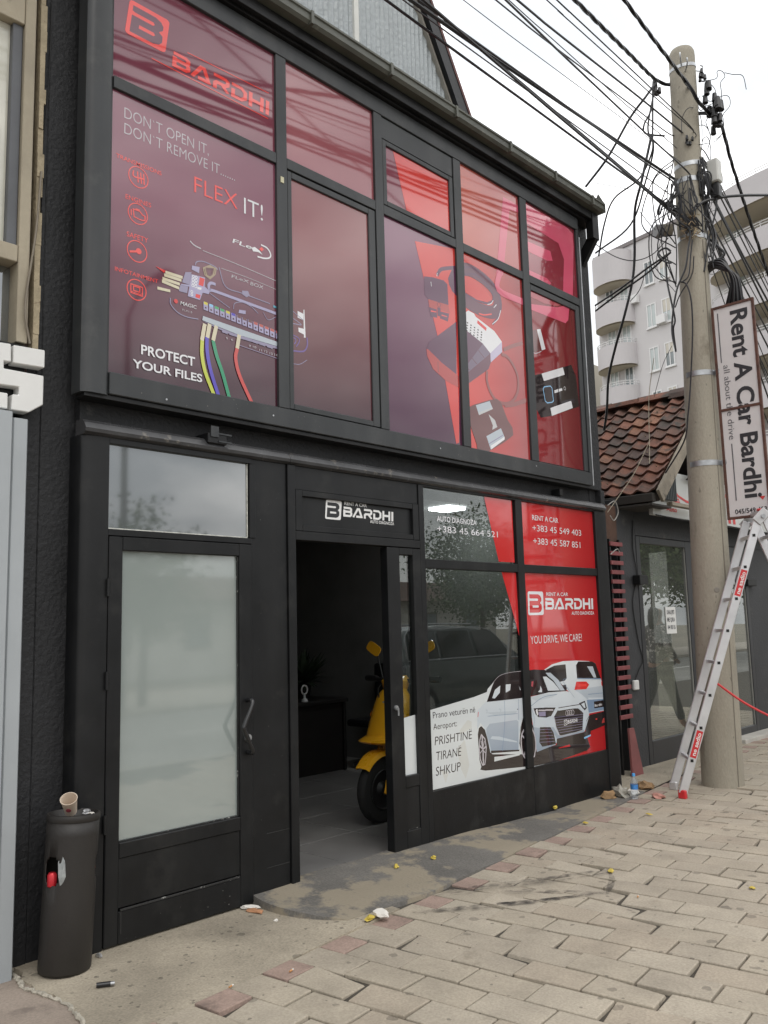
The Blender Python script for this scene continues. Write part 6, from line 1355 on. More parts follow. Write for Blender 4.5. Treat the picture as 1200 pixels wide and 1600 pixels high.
lg = thing('cigarette_lighter', 'dark cigarette lighter lying on the concrete apron', 'lighter', (2.005, -.417, .012)); b_ = MB().tube([(1.98, -.40, .012), (2.03, -.432, .012)], .0105, 12).build('body', mat('lighter_black', (.015, .015, .017), .3), lg, smooth=True); MB().tube([(2.03, -.432, .012), (2.044, -.441, .012)], .009, 10).build('cap', steelm, lg, smooth=True)
crumple('torn_card', 'torn orange card at the ramp corner', 'litter', (3.05, -.135, .003), (.07, .035, .014), card, 7); crumple('paper_scrap', 'white paper scrap behind torn orange card', 'litter', (3.06, -.07, .003), (.06, .03, .016), tissue, 8); crumple('yellow_leaf', 'yellow leaf at the foot of the ramp edge', 'leaf', (3.17, -.24, .003), (.025, .03, .02), yl, 9); crumple('paper_scrap', 'small white scrap on the apron near the ramp', 'litter', (3.03, -.34, .003), (.015, .012, .007), tissue, 10)
crumple('crumpled_tissue', 'crumpled white tissue at the outer edge of the ramp', 'tissue', (3.42, -.74, .006), (.055, .035, .03), tissue, 11); crumple('yellow_leaf', 'yellow leaf touching the crumpled white tissue', 'leaf', (3.35, -.72, .008), (.04, .025, .016), yl, 12)
crumple('yellow_leaf', 'yellow leaf in the middle of the ramp before the opening', 'leaf', (4.07, -.24, .035), (.018, .018, .018), yl, 13); crumple('yellow_leaf', 'yellow leaf on the ramp below the narrow glazed leaf', 'leaf', (4.37, -.29, .035), (.018, .02, .017), yl, 14); crumple('yellow_leaf', 'yellow leaf on grey strip below the printed car', 'leaf', (6.2, -.03, .015), (.02, .025, .02), yl, 15)
crumple('yellow_leaf', 'yellow leaf among dark scuffs on the pavers', 'leaf', (4.92, -1.25, .004), (.05, .02, .008), yl, 16); crumple('yellow_leaf', 'small yellow leaf on pavers far to the right', 'leaf', (5.12, -2.03, .0), (.02, .02, .006), yl, 17); crumple('yellow_leaf', 'yellow leaf on the red edge pavers', 'leaf', (5.93, -.47, .006), (.03, .02, .008), yl, 18); crumple('yellow_leaf', 'yellow leaf on pavers in front of the ladder', 'leaf', (6.5, -.70, .004), (.04, .02, .006), yl, 19)
crumple('litter_heap', 'heap of crumpled wrappers at the right window corner', 'litter', (7.02, -.17, .005), (.13, .08, .07), mat('mixed_paper', (.36, .34, .29), .7, .5, 14, stain=(.20, .42, .45), sscale=16, sthr=.58), 20); crumple('torn_paper', 'torn brown paper left of the litter heap', 'litter', (6.88, -.14, .004), (.08, .06, .05), dryl, 21); crumple('paper_scrap', 'white wrapper leaning on the litter heap', 'litter', (7.12, -.24, .005), (.07, .05, .05), tissue, 22)
crumple('dry_leaf', 'curled brown leaf right of the plastic bottle', 'leaf', (7.45, -.18, .005), (.10, .08, .06), dryl, 23); crumple('pink_paper', 'crumpled reddish paper left of the ladder foot', 'litter', (7.13, -.47, .004), (.07, .05, .03), pinkp, 24)
for k, (x, y, s_) in enumerate(((2.63, -.93, 'cigarette butt on the pavers below the burnt spot'), (4.55, -1.62, 'cigarette butt on the pavers right of the scuffs'), (2.35, -.86, 'cigarette butt on the left red paver'))):
    c_ = thing('cigarette_butt', s_, 'cigarette butt', (x, y, .005)); MB().tube([(x, y, .008), (x+.018, y+.006, .008)], .004, 8).build('filter', mat('butt_tan', (.50, .25, .10), .8), c_); MB().tube([(x+.018, y+.006, .008), (x+.028, y+.009, .008)], .004, 8).build('paper', tissue, c_)
bt = thing('water_bottle', 'clear plastic water bottle with blue cap standing by litter', 'bottle', (6.98, -.33, .003)); bp_ = glass('bottle_plastic', (.90, .93, .96), 1.2, .10, (.65, .7, .75))
MB().lathe([(.0, .004), (.028, .004), (.032, .012), (.032, .06), (.030, .065), (.032, .07), (.032, .135), (.028, .155), (.013, .185), (.012, .20)], (6.98, -.33, 0), 20, cap=False).build('shell', bp_, bt, smooth=True)
MB().lathe([(.0325, .085), (.0325, .125)], (6.98, -.33, 0), 20, cap=False).build('label', mat('label_blue', (.05, .20, .50), .4, .3, 30), bt, smooth=True); MB().lathe([(.0145, .192), (.0145, .212), (.012, .216)], (6.98, -.33, 0), 16).build('cap', mat('cap_blue', (.06, .30, .62), .35), bt, smooth=True)
# ================================================================== INSIDE THE SHOP
sct = thing('motor_scooter', 'yellow motor scooter parked inside the dark shop entrance', 'scooter', (4.91, .70, .034))
ym = mat('scooter_yellow', (.86, .42, .02), .28, .06, 4, coat=.6); bk = mat('scooter_black', (.012, .012, .013), .5, .2); ty = mat('tyre', (.012, .012, .012), .8, .2, 30, bump=.4, bscale=50)
hh = R(184); SXF = Matrix.Translation((4.91, .70, .034)) @ Matrix.Rotation(hh, 4, 'Z')
def sc(b, nm, m, p=sct, **k): return b.build(nm, m, p, xf=SXF, **k)
def wheel(cx_, nm):
    w_ = MB(); ring = [(0, 0)]; pr = [(.145, -.034), (.19, -.044), (.23, -.040), (.247, -.022), (.252, 0), (.247, .022), (.23, .040), (.19, .044), (.145, .034)]
    t_ = sc(MB().lathe(pr, (cx_, 0, .252), 40, 'Y', cap=False), 'front_tyre' if cx_ == 0 else 'rear_tyre', ty, smooth=True)
    sc(MB().lathe([(.146, -.036), (.152, -.042), (.146, -.046), (.135, -.03), (.06, -.012), (.03, -.04), (.0, -.04)], (cx_, 0, .252), 32, 'Y', cap=False), 'rim', steelm, t_, smooth=True); sc(MB().lathe([(.146, .036), (.152, .042), (.146, .046), (.135, .03), (.06, .012), (.03, .04), (.0, .04)], (cx_, 0, .252), 32, 'Y', cap=False), 'rim', bk, t_, smooth=True)
wheel(0, 'f'); wheel(-1.22, 'r')
for s_ in (-1, 1): sc(MB().tube([(-.0, s_*.075, .252), (-.10, s_*.075, .56)], .022, 10), 'fork_leg', ym if s_ < 0 else steelm, smooth=True); sc(MB().beam((.02, s_*.078, .22), (-.05, s_*.070, .44), .016, .06, (1, 0, 0)), 'fork_cover', ym, bevel=.006)
mg_ = MB()
for i in range(13):
    a_ = R(38+i*8.0); 
    for s_, dr in ((-.075, -.02), (-.06, .012), (0, .022), (.06, .012), (.075, -.02)): mg_.v.append(((.275+dr)*math.cos(a_)-.0, s_*(1-.15*abs(i-6)/6), .255+(.275+dr)*math.sin(a_)))
for i in range(12):
    for j in range(4): mg_.f.append([i*5+j, i*5+j+1, i*5+6+j, i*5+5+j]); mg_.m.append(0)
sc(mg_, 'mudguard', ym, smooth=True)
def loft(secs):
    b = MB(); n_ = len(secs[0])
    for s_ in secs: b.v += s_
    for i in range(len(secs)-1):
        for j in range(n_): b.f.append([i*n_+j, i*n_+(j+1) % n_, (i+1)*n_+(j+1) % n_, (i+1)*n_+j]); b.m.append(0)
    b.f.append(list(range(n_))[::-1]); b.m.append(0); b.f.append(list(range((len(secs)-1)*n_, len(secs)*n_))); b.m.append(0); return b
def ell(cx_, cz, rx, ry, tilt=0, n_=20, p=2.6):
    out = []
    for j in range(n_):
        a_ = 2*math.pi*j/n_; c_, s_ = math.cos(a_), math.sin(a_); out.append((cx_+rx*math.copysign(abs(c_)**(2/p), c_)+tilt*0, ry*math.copysign(abs(s_)**(2/p), s_), cz))
    return out
sc(loft([ell(-.05, .60, .16, .175), ell(-.05, .615, .18, .185), ell(-.10, .65, .14, .165), ell(-.13, .75, .13, .16), ell(-.16, .86, .11, .15), ell(-.19, .95, .09, .14), ell(-.21, 1.0, .06, .10)]), 'front_shield', ym, smooth=True)
sc(loft([ell(-.10, .60, .10, .16), ell(-.10, .622, .14, .18)]), 'lower_cowl', bk, smooth=True)
sc(loft([ell(-.24, .93, .05, .05), ell(-.22, 1.0, .08, .10), ell(-.22, 1.06, .09, .12), ell(-.25, 1.10, .05, .08)]), 'headset', ym, smooth=True)
sc(MB().lathe([(.055, .0), (.06, .02), (.05, .04)], (0, 0, 0), 20, 'X'), 'headlight', mat('lamp_lens', (.35, .36, .38), .1, .1, coat=1), xf=None) if False else MB().lathe([(.045, -.03), (.06, .0), (.05, .025), (.02, .035)], (-.10, 0, .86), 20, 'X').build('headlight', mat('lamp_lens', (.35, .36, .38), .1, .1, coat=1), sct, smooth=True, xf=SXF)
for s_ in (-1, 1):
    sc(MB().lathe([(.03, 0), (.035, .01), (.02, .03)], (-.10, s_*.13, .80), 14, 'X'), 'indicator', mat('amber_lens', (.6, .2, .02), .15, .1, coat=1), smooth=True)
    sc(MB().tube([(-.24, s_*.10, 1.06), (-.30, s_*.34, 1.07)], .016, 10), 'handlebar', bk, smooth=True); sc(MB().tube([(-.295, s_*.26, 1.068), (-.31, s_*.38, 1.07)], .026, 12), 'grip', bk, smooth=True)
    sc(MB().tube(smooth_path([(-.25, s_*.16, 1.08), (-.26, s_*.20, 1.2), (-.28, s_*.235, 1.27)], 4), .007, 8), 'mirror_stem', bk, smooth=True)
    q = MB(); q.v += ell(0, -.016, .034, .062, n_=16, p=4)+ell(0, .012, .046, .085, n_=16, p=4); q.f += [[j, (j+1) % 16, 16+(j+1) % 16, 16+j] for j in range(16)]+[list(range(16))[::-1], list(range(16, 32))]; q.m = [0]*18
    q.build('mirror', ym, sct, smooth=False, bevel=.004, xf=SXF @ Matrix.Translation((-.29, s_*.275, 1.31)) @ Matrix.Rotation(R(75), 4, 'Y') @ Matrix.Rotation(R(28*s_), 4, 'Z'))
    sc(MB().tube(smooth_path([(-.22, s_*.08, 1.08), (-.12, s_*.10, 1.0), (-.10, s_*.06, .90)], 5), .006, 6), 'brake_cable', rubber)
sc(loft([[(x, y, z) for (y, z) in ((-.14, .26), (.14, .26), (.15, .30), (.15, .34), (-.15, .34), (-.15, .30))] for x in (-.30, -.62)]), 'footboard', bk); sc(MB().beam((-.17, 0, .60), (-.32, 0, .30), .30, .05, (1, 0, 0)), 'leg_shield', ym, bevel=.02)
def sec(x, w0, w1, z0, z1): return [(x, -w0, z0), (x, -w1*1.05, (z0+z1)/2), (x, -w1*.8, z1), (x, w1*.8, z1), (x, w1*1.05, (z0+z1)/2), (x, w0, z0)]
sc(loft([sec(-.60, .10, .13, .32, .64), sec(-.75, .13, .17, .36, .72), sec(-1.1, .14, .17, .42, .74), sec(-1.45, .09, .11, .56, .74), sec(-1.6, .04, .05, .66, .74)]), 'rear_body', ym, smooth=True)
sc(loft([sec(-.62, .11, .11, .70, .78), sec(-.9, .13, .14, .74, .81), sec(-1.3, .12, .12, .75, .84), sec(-1.5, .06, .07, .76, .83)]), 'seat', bk, smooth=True)
dk_ = thing('office_desk', 'dark office desk in the shop behind the scooter', 'desk', (5.5, 2.9, .034)); dm = mat('dark_wood', (.012, .011, .010), .5, .2, 4)
bx('desk_top', dm, dk_, 4.6, 6.5, 2.7, 3.4, .74, .78, .004); bx('modesty_panel', dm, dk_, 4.65, 6.45, 2.75, 2.78, .034, .739, .003); bx('side_panel', dm, dk_, 4.62, 4.649, 2.72, 3.38, .034, .739, .003); bx('side_panel', dm, dk_, 6.451, 6.48, 2.72, 3.38, .034, .739, .003); bx('edge_strip', steelm, dk_, 4.9, 5.1, 2.690, 2.699, .60, .61, 0)
cb_ = thing('cabinet', 'low black cabinet against the back wall of the shop', 'cabinet', (5.3, 4.9, .034)); bx('carcass', dm, cb_, 4.0, 6.8, 4.7, 5.28, .034, 1.0, .004); bx('cabinet_door', dm, cb_, 4.02, 5.38, 4.68, 4.70, .06, .97, .003); bx('cabinet_door', dm, cb_, 5.40, 6.78, 4.68, 4.70, .06, .97, .003)
pt_ = thing('potted_plant', 'dim bushy pot plant on the desk in the shop', 'plant', (6.22, 3.12, .78)); MB().lathe([(.07, .781), (.10, .93), (.092, .93), (.06, .80)], (6.22, 3.12, 0), 20).build('pot', dm, pt_, smooth=True)
lf = MB(); rr_ = random.Random(8)
for k in range(150):
    a_ = rr_.uniform(0, 6.28); el = rr_.uniform(.1, 1.45); L_ = rr_.uniform(.25, .52); d_ = Vector((math.cos(a_)*math.cos(el), math.sin(a_)*math.cos(el), math.sin(el))); o_ = Vector((6.22, 3.12, .92)); s_ = d_.cross(Vector((0, 0, 1))).normalized()*.03
    lf.poly([o_, o_+d_*L_*.5+s_, o_+d_*L_+Vector((0, 0, -.08)), o_+d_*L_*.5-s_], [(0, 1, 2, 3)])
structure(lf.build('foliage', mat('dark_leaf', (.02, .035, .016), .6, .3, 8), pt_), 'stuff')
trp = thing('desk_trophy', 'small pale ring trophy on the desk', 'trophy', (5.95, 2.78, .78)); MB().tube([(5.95+.04*math.cos(R(a)), 2.78, .90+.045*math.sin(R(a))) for a in range(0, 360, 30)], .008, 8, closed=True).build('ring', whitep, trp, smooth=True); MB().lathe([(.035, .781), (.03, .80), (.012, .815), (.01, .855)], (5.95, 2.78, 0), 16).build('base', whitep, trp, smooth=True)

mo = thing('computer_monitor', 'dark computer monitor on the shop desk behind the plant', 'monitor', (5.3, 3.1, .78)); bx('screen', bk, mo, 5.05, 5.6, 3.08, 3.11, .90, 1.24, .006); bx('stand', bk, mo, 5.30, 5.35, 3.10, 3.13, .781, .95, .003); bx('foot', bk, mo, 5.22, 5.43, 3.02, 3.20, .781, .79, .003)
oc = thing('office_chair', 'black office chair beside the desk deep in the shop', 'chair', (6.85, 2.6, .034)); MB().box(6.6, 7.08, 2.35, 2.85, .46, .54).build('seat', bk, oc, bevel=.03, seg=2); MB().box(7.02, 7.09, 2.37, 2.83, .60, 1.12).build('backrest', bk, oc, bevel=.03, seg=2); MB().tube([(6.85, 2.6, .10), (6.85, 2.6, .46)], .03, 10).build('column', steelm, oc)
for k in range(5): MB().beam((6.85, 2.6, .12), (6.85+.28*math.cos(k*1.257), 2.6+.28*math.sin(k*1.257), .07), .04, .03).build('base_arm', bk, oc); 
bx('column_link', bk, oc, 7.03, 7.07, 2.55, 2.65, .50, .62, .004)
# ================================================================== ACROSS THE STREET (seen only as reflections in the glass)
opp = thing('low_white_house', 'long low white house with tiled roof across the street', 'house', (22, -24, 0)); ow = mat('white_render', (.58, .56, .52), .85, .08, .5)
bx('wall', ow, opp, 9, 36, -28, -22.5, -.15, 2.7, 0)
MB().poly([(8.6,-22,2.62),(36.4,-22,2.62),(36.4,-25.2,3.7),(8.6,-25.2,3.7),(8.6,-28.4,2.62),(36.4,-28.4,2.62)], [(0,1,2,3),(3,2,5,4),(0,3,4),(1,5,2),(0,4,5,1)]).build('roof', mat('opp_roof', (.10, .06, .045), .9, .4, 3, bump=1, bscale=10), opp)
for k in range(8):
    x = 11+k*3.2; wf = bx('window', mat('brown_frame', (.12, .08, .05), .6), opp, x, x+1.1, -22.495, -22.44, .9, 2.1, 0); bx('pane', agl, wf, x+.08, x+1.02, -22.44, -22.43, .98, 2.02, 0)
wall = thing('garden_wall', 'plain rendered garden wall along the far pavement', 'wall', (0, -16, 0)); bx('wall_body', ow, wall, -30, 8.5, -16.2, -16, -.15, 1.6, .01); bx('coping', mat('coping_grey', (.35, .33, .3), .8), wall, -30, 8.5, -16.25, -15.95, 1.6, 1.68, .006)
bark = mat('bark', (.09, .07, .05), .95, .3, 12, bump=.6, bscale=20); lv = [mat('leaf_a', (.045, .075, .022), .6, .35, 3), mat('leaf_b', (.07, .10, .03), .6, .35, 3)]
def tree(label, x, y, h, rad, seed, n_=1500, ls=1.0, group='street trees across the road'):
    rr_ = random.Random(seed); t_ = thing('street_tree', label, 'tree', (x, y, -.1), group); tk = MB()
    tk.tube([(x, y, -.12), (x+.03, y, h*.25), (x+.06, y+.03, h*.55), (x+.02, y, h*.85)], [.11, .085, .06, .02], 9)
    tips = []
    for k in range(10):
        a_ = k*2.4+rr_.uniform(-.4, .4); z0 = h*(.32+.04*k); L_ = rad*rr_.uniform(.6, .95); p1 = Vector((x+math.cos(a_)*L_*.5, y+math.sin(a_)*L_*.5, z0+L_*.35)); p2 = Vector((x+math.cos(a_)*L_, y+math.sin(a_)*L_, z0+L_*.5)); tk.tube([(x+.04, y, z0), p1, p2], [.04, .025, .008], 6); tips += [p1, p2]
    tips.append(Vector((x, y, h*.9)))
    tk.build('trunk', bark, t_, smooth=True); cr = MB()
    for k in range(n_):
        c_ = rr_.choice(tips); s_ = rad*.42; gg = lambda s: max(-1.25, min(1.25, rr_.gauss(0, .7)))*s; q = c_+Vector((gg(s_), gg(s_), gg(s_*.8))); d_ = Vector((rr_.gauss(0, 1), rr_.gauss(0, 1), rr_.gauss(0, 1))).normalized(); e_ = d_.orthogonal().normalized(); L_ = rr_.uniform(.035, .075)*ls; cr.mi = rr_.randint(0, 1)
        cr.poly([q-d_*L_, q+e_*L_*.5, q+d_*L_, q-e_*L_*.5], [(0, 1, 2, 3)])
    structure(cr.build('crown', lv, t_), 'stuff')
tree('broad leafy tree across the road opposite the printed windows', 21.6, -12.4, 5.0, 1.7, 1, 13000); tree('slender young tree across the road opposite the glazed door', 9.7, -12.3, 4.4, 1.1, 2, 3500); tree('leafy tree far along the road on the right', 27.5, -12.6, 6.4, 2.0, 3, 6000); tree('tall leafy tree at the far end of the road', 38.5, -12.2, 8.5, 3.2, 4, 14000, 2.0); tree('tall tree at the far right end of the road', 33, -11.6, 8, 3.2, 5, 16000, 2.0)
lp = thing('street_lamp', 'slim grey street lamp across the road', 'street lamp', (9.0, -11.9, 0)); MB().tube([(9.0, -11.9, -.02), (9.0, -11.9, 4), (9.0, -11.9, 8.2)], [.09, .075, .05], 12).build('post', mat('lamp_grey', (.16, .17, .17), .5), lp, smooth=True); MB().tube(smooth_path([(9.0, -11.9, 8.15), (9.0, -11.4, 8.6), (9.0, -10.6, 8.7)], 5), .035, 8).build('arm', MATS['lamp_grey'], lp, smooth=True); MB().box(8.88, 9.12, -10.9, -10.3, 8.62, 8.72).build('lamp_head', MATS['lamp_grey'], lp, bevel=.02)
cs = thing('crossing_sign', 'blue square pedestrian crossing sign on a post across the road', 'sign', (6.9, -6.2, 0)); MB().tube([(7.3, -11.7, -.02), (7.3, -11.7, 2.6)], .03, 10).build('post', steelm, cs, smooth=True); bx('plate', mat('sign_blue', (.02, .10, .45), .4), cs, 6.98, 7.62, -11.665, -11.655, 1.9, 2.54, .001); MB().poly([(7.06,-11.652,1.98),(7.54,-11.652,1.98),(7.3,-11.652,2.46)], [(2,1,0)]).build('triangle', whitep, cs)
# parked dark estate car
car = thing('parked_car', 'dark grey estate car parked at the kerb behind the viewer', 'car', (12.1, -6.05, -.11)); cpaint = mat('car_paint', (.085, .10, .098), .25, .1, 2, coat=1.0); cgl = mat('car_glass', (.01, .012, .012), .04, .1, coat=1.0)
def cbody(prof, w0, w1, zmid, y=-6.05):
    b = MB(); n_ = len(prof); 
    for sgn_ in (-1, 1):
        for x, z in prof: b.v.append((x, y+sgn_*(w0 if z < zmid else w0+(w1-w0)*min(1, (z-zmid)/.55)), z-.11))
    b.f = [list(range(n_))[::-1], list(range(n_, 2*n_))]+[[i, (i+1) % n_, n_+(i+1) % n_, n_+i] for i in range(n_)]; b.m = [0]*len(b.f); return b
cbody([(9.7, .35), (9.72, .75), (9.85, .98), (10.3, 1.05), (13.3, 1.04), (14.1, .92), (14.4, .72), (14.42, .35), (13.95, .25), (10.2, .25)], .90, .90, 1.2).build('body', cpaint, car, smooth=True, bevel=.03, seg=2)
cbody([(9.86, 1.0), (10.05, 1.35), (10.35, 1.56), (11.2, 1.63), (12.2, 1.58), (12.75, 1.40), (13.3, 1.03)], .86, .68, 1.03).build('cabin', cpaint, car, smooth=True, bevel=.03, seg=2)
for x0, x1, xa, xb in ((10.25, 11.0, 10.36, 11.0), (11.08, 11.95, 11.08, 11.9), (12.03, 12.98, 12.0, 12.55)):
    for sg_ in (-1, 1): MB().poly([(x0, -6.05+sg_*.862, .98), (x1, -6.05+sg_*.862, .98), (xb, -6.05+sg_*.735, 1.42), (xa, -6.05+sg_*.735, 1.42)], [(0, 1, 2, 3)]).build('side_window', cgl, car)
for sg_ in (-1, 1): MB().tube([(10.2, -6.05+sg_*.872, .965), (12.98, -6.05+sg_*.872, .965)], .012, 6).build('chrome_trim', steelm, car); MB().tube(smooth_path([(10.2, -6.05+sg_*.868, .98), (10.34, -6.05+sg_*.742, 1.43), (11.3, -6.05+sg_*.735, 1.46), (12.45, -6.05+sg_*.738, 1.43), (12.98, -6.05+sg_*.868, .98)], 5), .010, 6).build('window_trim', steelm, car)
for x in (10.55, 13.45):
    for sg_ in (-1, 1): tw = MB().lathe([(.0, -.09), (.22, -.1), (.31, -.1), (.335, -.06), (.335, .06), (.31, .1), (.22, .1), (.0, .09)], (x, -6.05+sg_*.83, .225), 28, 'Y', cap=False).build('wheel', ty, car, smooth=True); MB().lathe([(.0, -.105), (.20, -.105), (.21, -.09)], (x, -6.05+sg_*.83, .225), 20, 'Y').build('rim', steelm, tw) if sg_ < 0 else MB().lathe([(.21, .09), (.20, .105), (.0, .105)], (x, -6.05+sg_*.83, .225), 20, 'Y').build('rim', steelm, tw)
for sg_ in (-1, 1): MB().tube([(10.5, -6.05+sg_*.66, 1.55), (12.1, -6.05+sg_*.66, 1.53)], .015, 6).build('roof_rail', steelm, car); bx('head_light', whitep, car, 14.25, 14.38, -6.05+sg_*.78-.12, -6.05+sg_*.78+.12, .58, .70, .02); bx('tail_light', mat('tail_red', (.4, .01, .01), .2), car, 9.70, 9.78, -6.05+sg_*.78-.1, -6.05+sg_*.78+.1, .62, .85, .02)
# passer-by on the pavement, just outside the frame on the right; her reflection shows in the door glass
pr = thing('person', 'person in floral top and dark trousers walking along the pavement', 'person', (11.35, -.75, 0))
def skin(name, m, pts, edges, rad, root=0, sub=2):
    me = bpy.data.meshes.new(name); me.from_pydata(pts, edges, []); o = bpy.data.objects.new(name, me); COL.objects.link(o)
    o.modifiers.new('skin', 'SKIN'); bpy.context.view_layer.objects.active = o
    for i, r_ in enumerate(rad): me.skin_vertices[0].data[i].radius = (r_, r_) if not isinstance(r_, tuple) else r_
    me.skin_vertices[0].data[root].use_root = True
    ss = o.modifiers.new('sub', 'SUBSURF'); ss.levels = sub; ss.render_levels = sub; me.materials.append(m); attach(o, pr); return o
px_, py_ = 11.35, -.75
def Q(f, l, z): return (px_+f*.95-l*.3, py_+f*.3+l*.95, z)      # f forward along the street, l to the left
skinm = mat('skin', (.42, .24, .17), .6, .08, 8); trs = mat('dark_trousers', (.02, .021, .026), .8, .2, 8); flo = mat('floral_top', (.10, .09, .09), .8, .3, 10, stain=(.62, .58, .55), sscale=18, sthr=.55, swidth=.03); hair = mat('dark_hair', (.02, .014, .01), .5, .2, 20)
P_ = [Q(0,0,.92), Q(0,0,1.08), Q(0,0,1.28), Q(0,0,1.42), Q(.01,0,1.50), Q(.02,0,1.60), Q(.02,0,1.68), Q(0,.09,.86), Q(.12,.10,.50), Q(.28,.10,.09), Q(.38,.10,.04), Q(0,-.09,.86), Q(-.10,-.10,.50), Q(-.32,-.10,.14), Q(-.24,-.10,.04), Q(0,.17,1.38), Q(-.05,.22,1.12), Q(.12,.20,.96), Q(.20,.18,.92), Q(0,-.17,1.38), Q(.06,-.22,1.12), Q(.20,-.18,1.0), Q(.27,-.16,.99)]
skin('body', skinm, P_, [(0,1),(1,2),(2,3),(3,4),(4,5),(5,6),(0,7),(7,8),(8,9),(9,10),(0,11),(11,12),(12,13),(13,14),(3,15),(15,16),(16,17),(17,18),(3,19),(19,20),(20,21),(21,22)], [.13,.115,.13,.085,.05,.085,.07,.09,.06,.042,.03,.09,.06,.042,.03,.055,.043,.033,.025,.055,.043,.033,.025])
skin('trousers', trs, [Q(0,0,1.0), Q(0,.095,.85), Q(.12,.10,.50), Q(.265,.10,.13), Q(0,-.095,.85), Q(-.10,-.10,.50), Q(-.30,-.10,.18)], [(0,1),(1,2),(2,3),(0,4),(4,5),(5,6)], [.158,.118,.075,.058,.118,.075,.058])
skin('top', flo, [Q(0,0,.91), Q(0,0,1.1), Q(0,0,1.28), Q(0,0,1.41), Q(0,.17,1.385), Q(-.05,.22,1.13), Q(.10,.205,.98), Q(0,-.17,1.385), Q(.06,-.22,1.13), Q(.18,-.185,1.02)], [(0,1),(1,2),(2,3),(3,4),(4,5),(5,6),(3,7),(7,8),(8,9)], [.165,.14,.148,.09,.07,.06,.05,.07,.06,.05], 1)
skin('hair', hair, [Q(-.01,0,1.69), Q(-.05,0,1.62), Q(-.08,0,1.50), Q(-.08,0,1.38)], [(0,1),(1,2),(2,3)], [.07,.085,.07,.045])
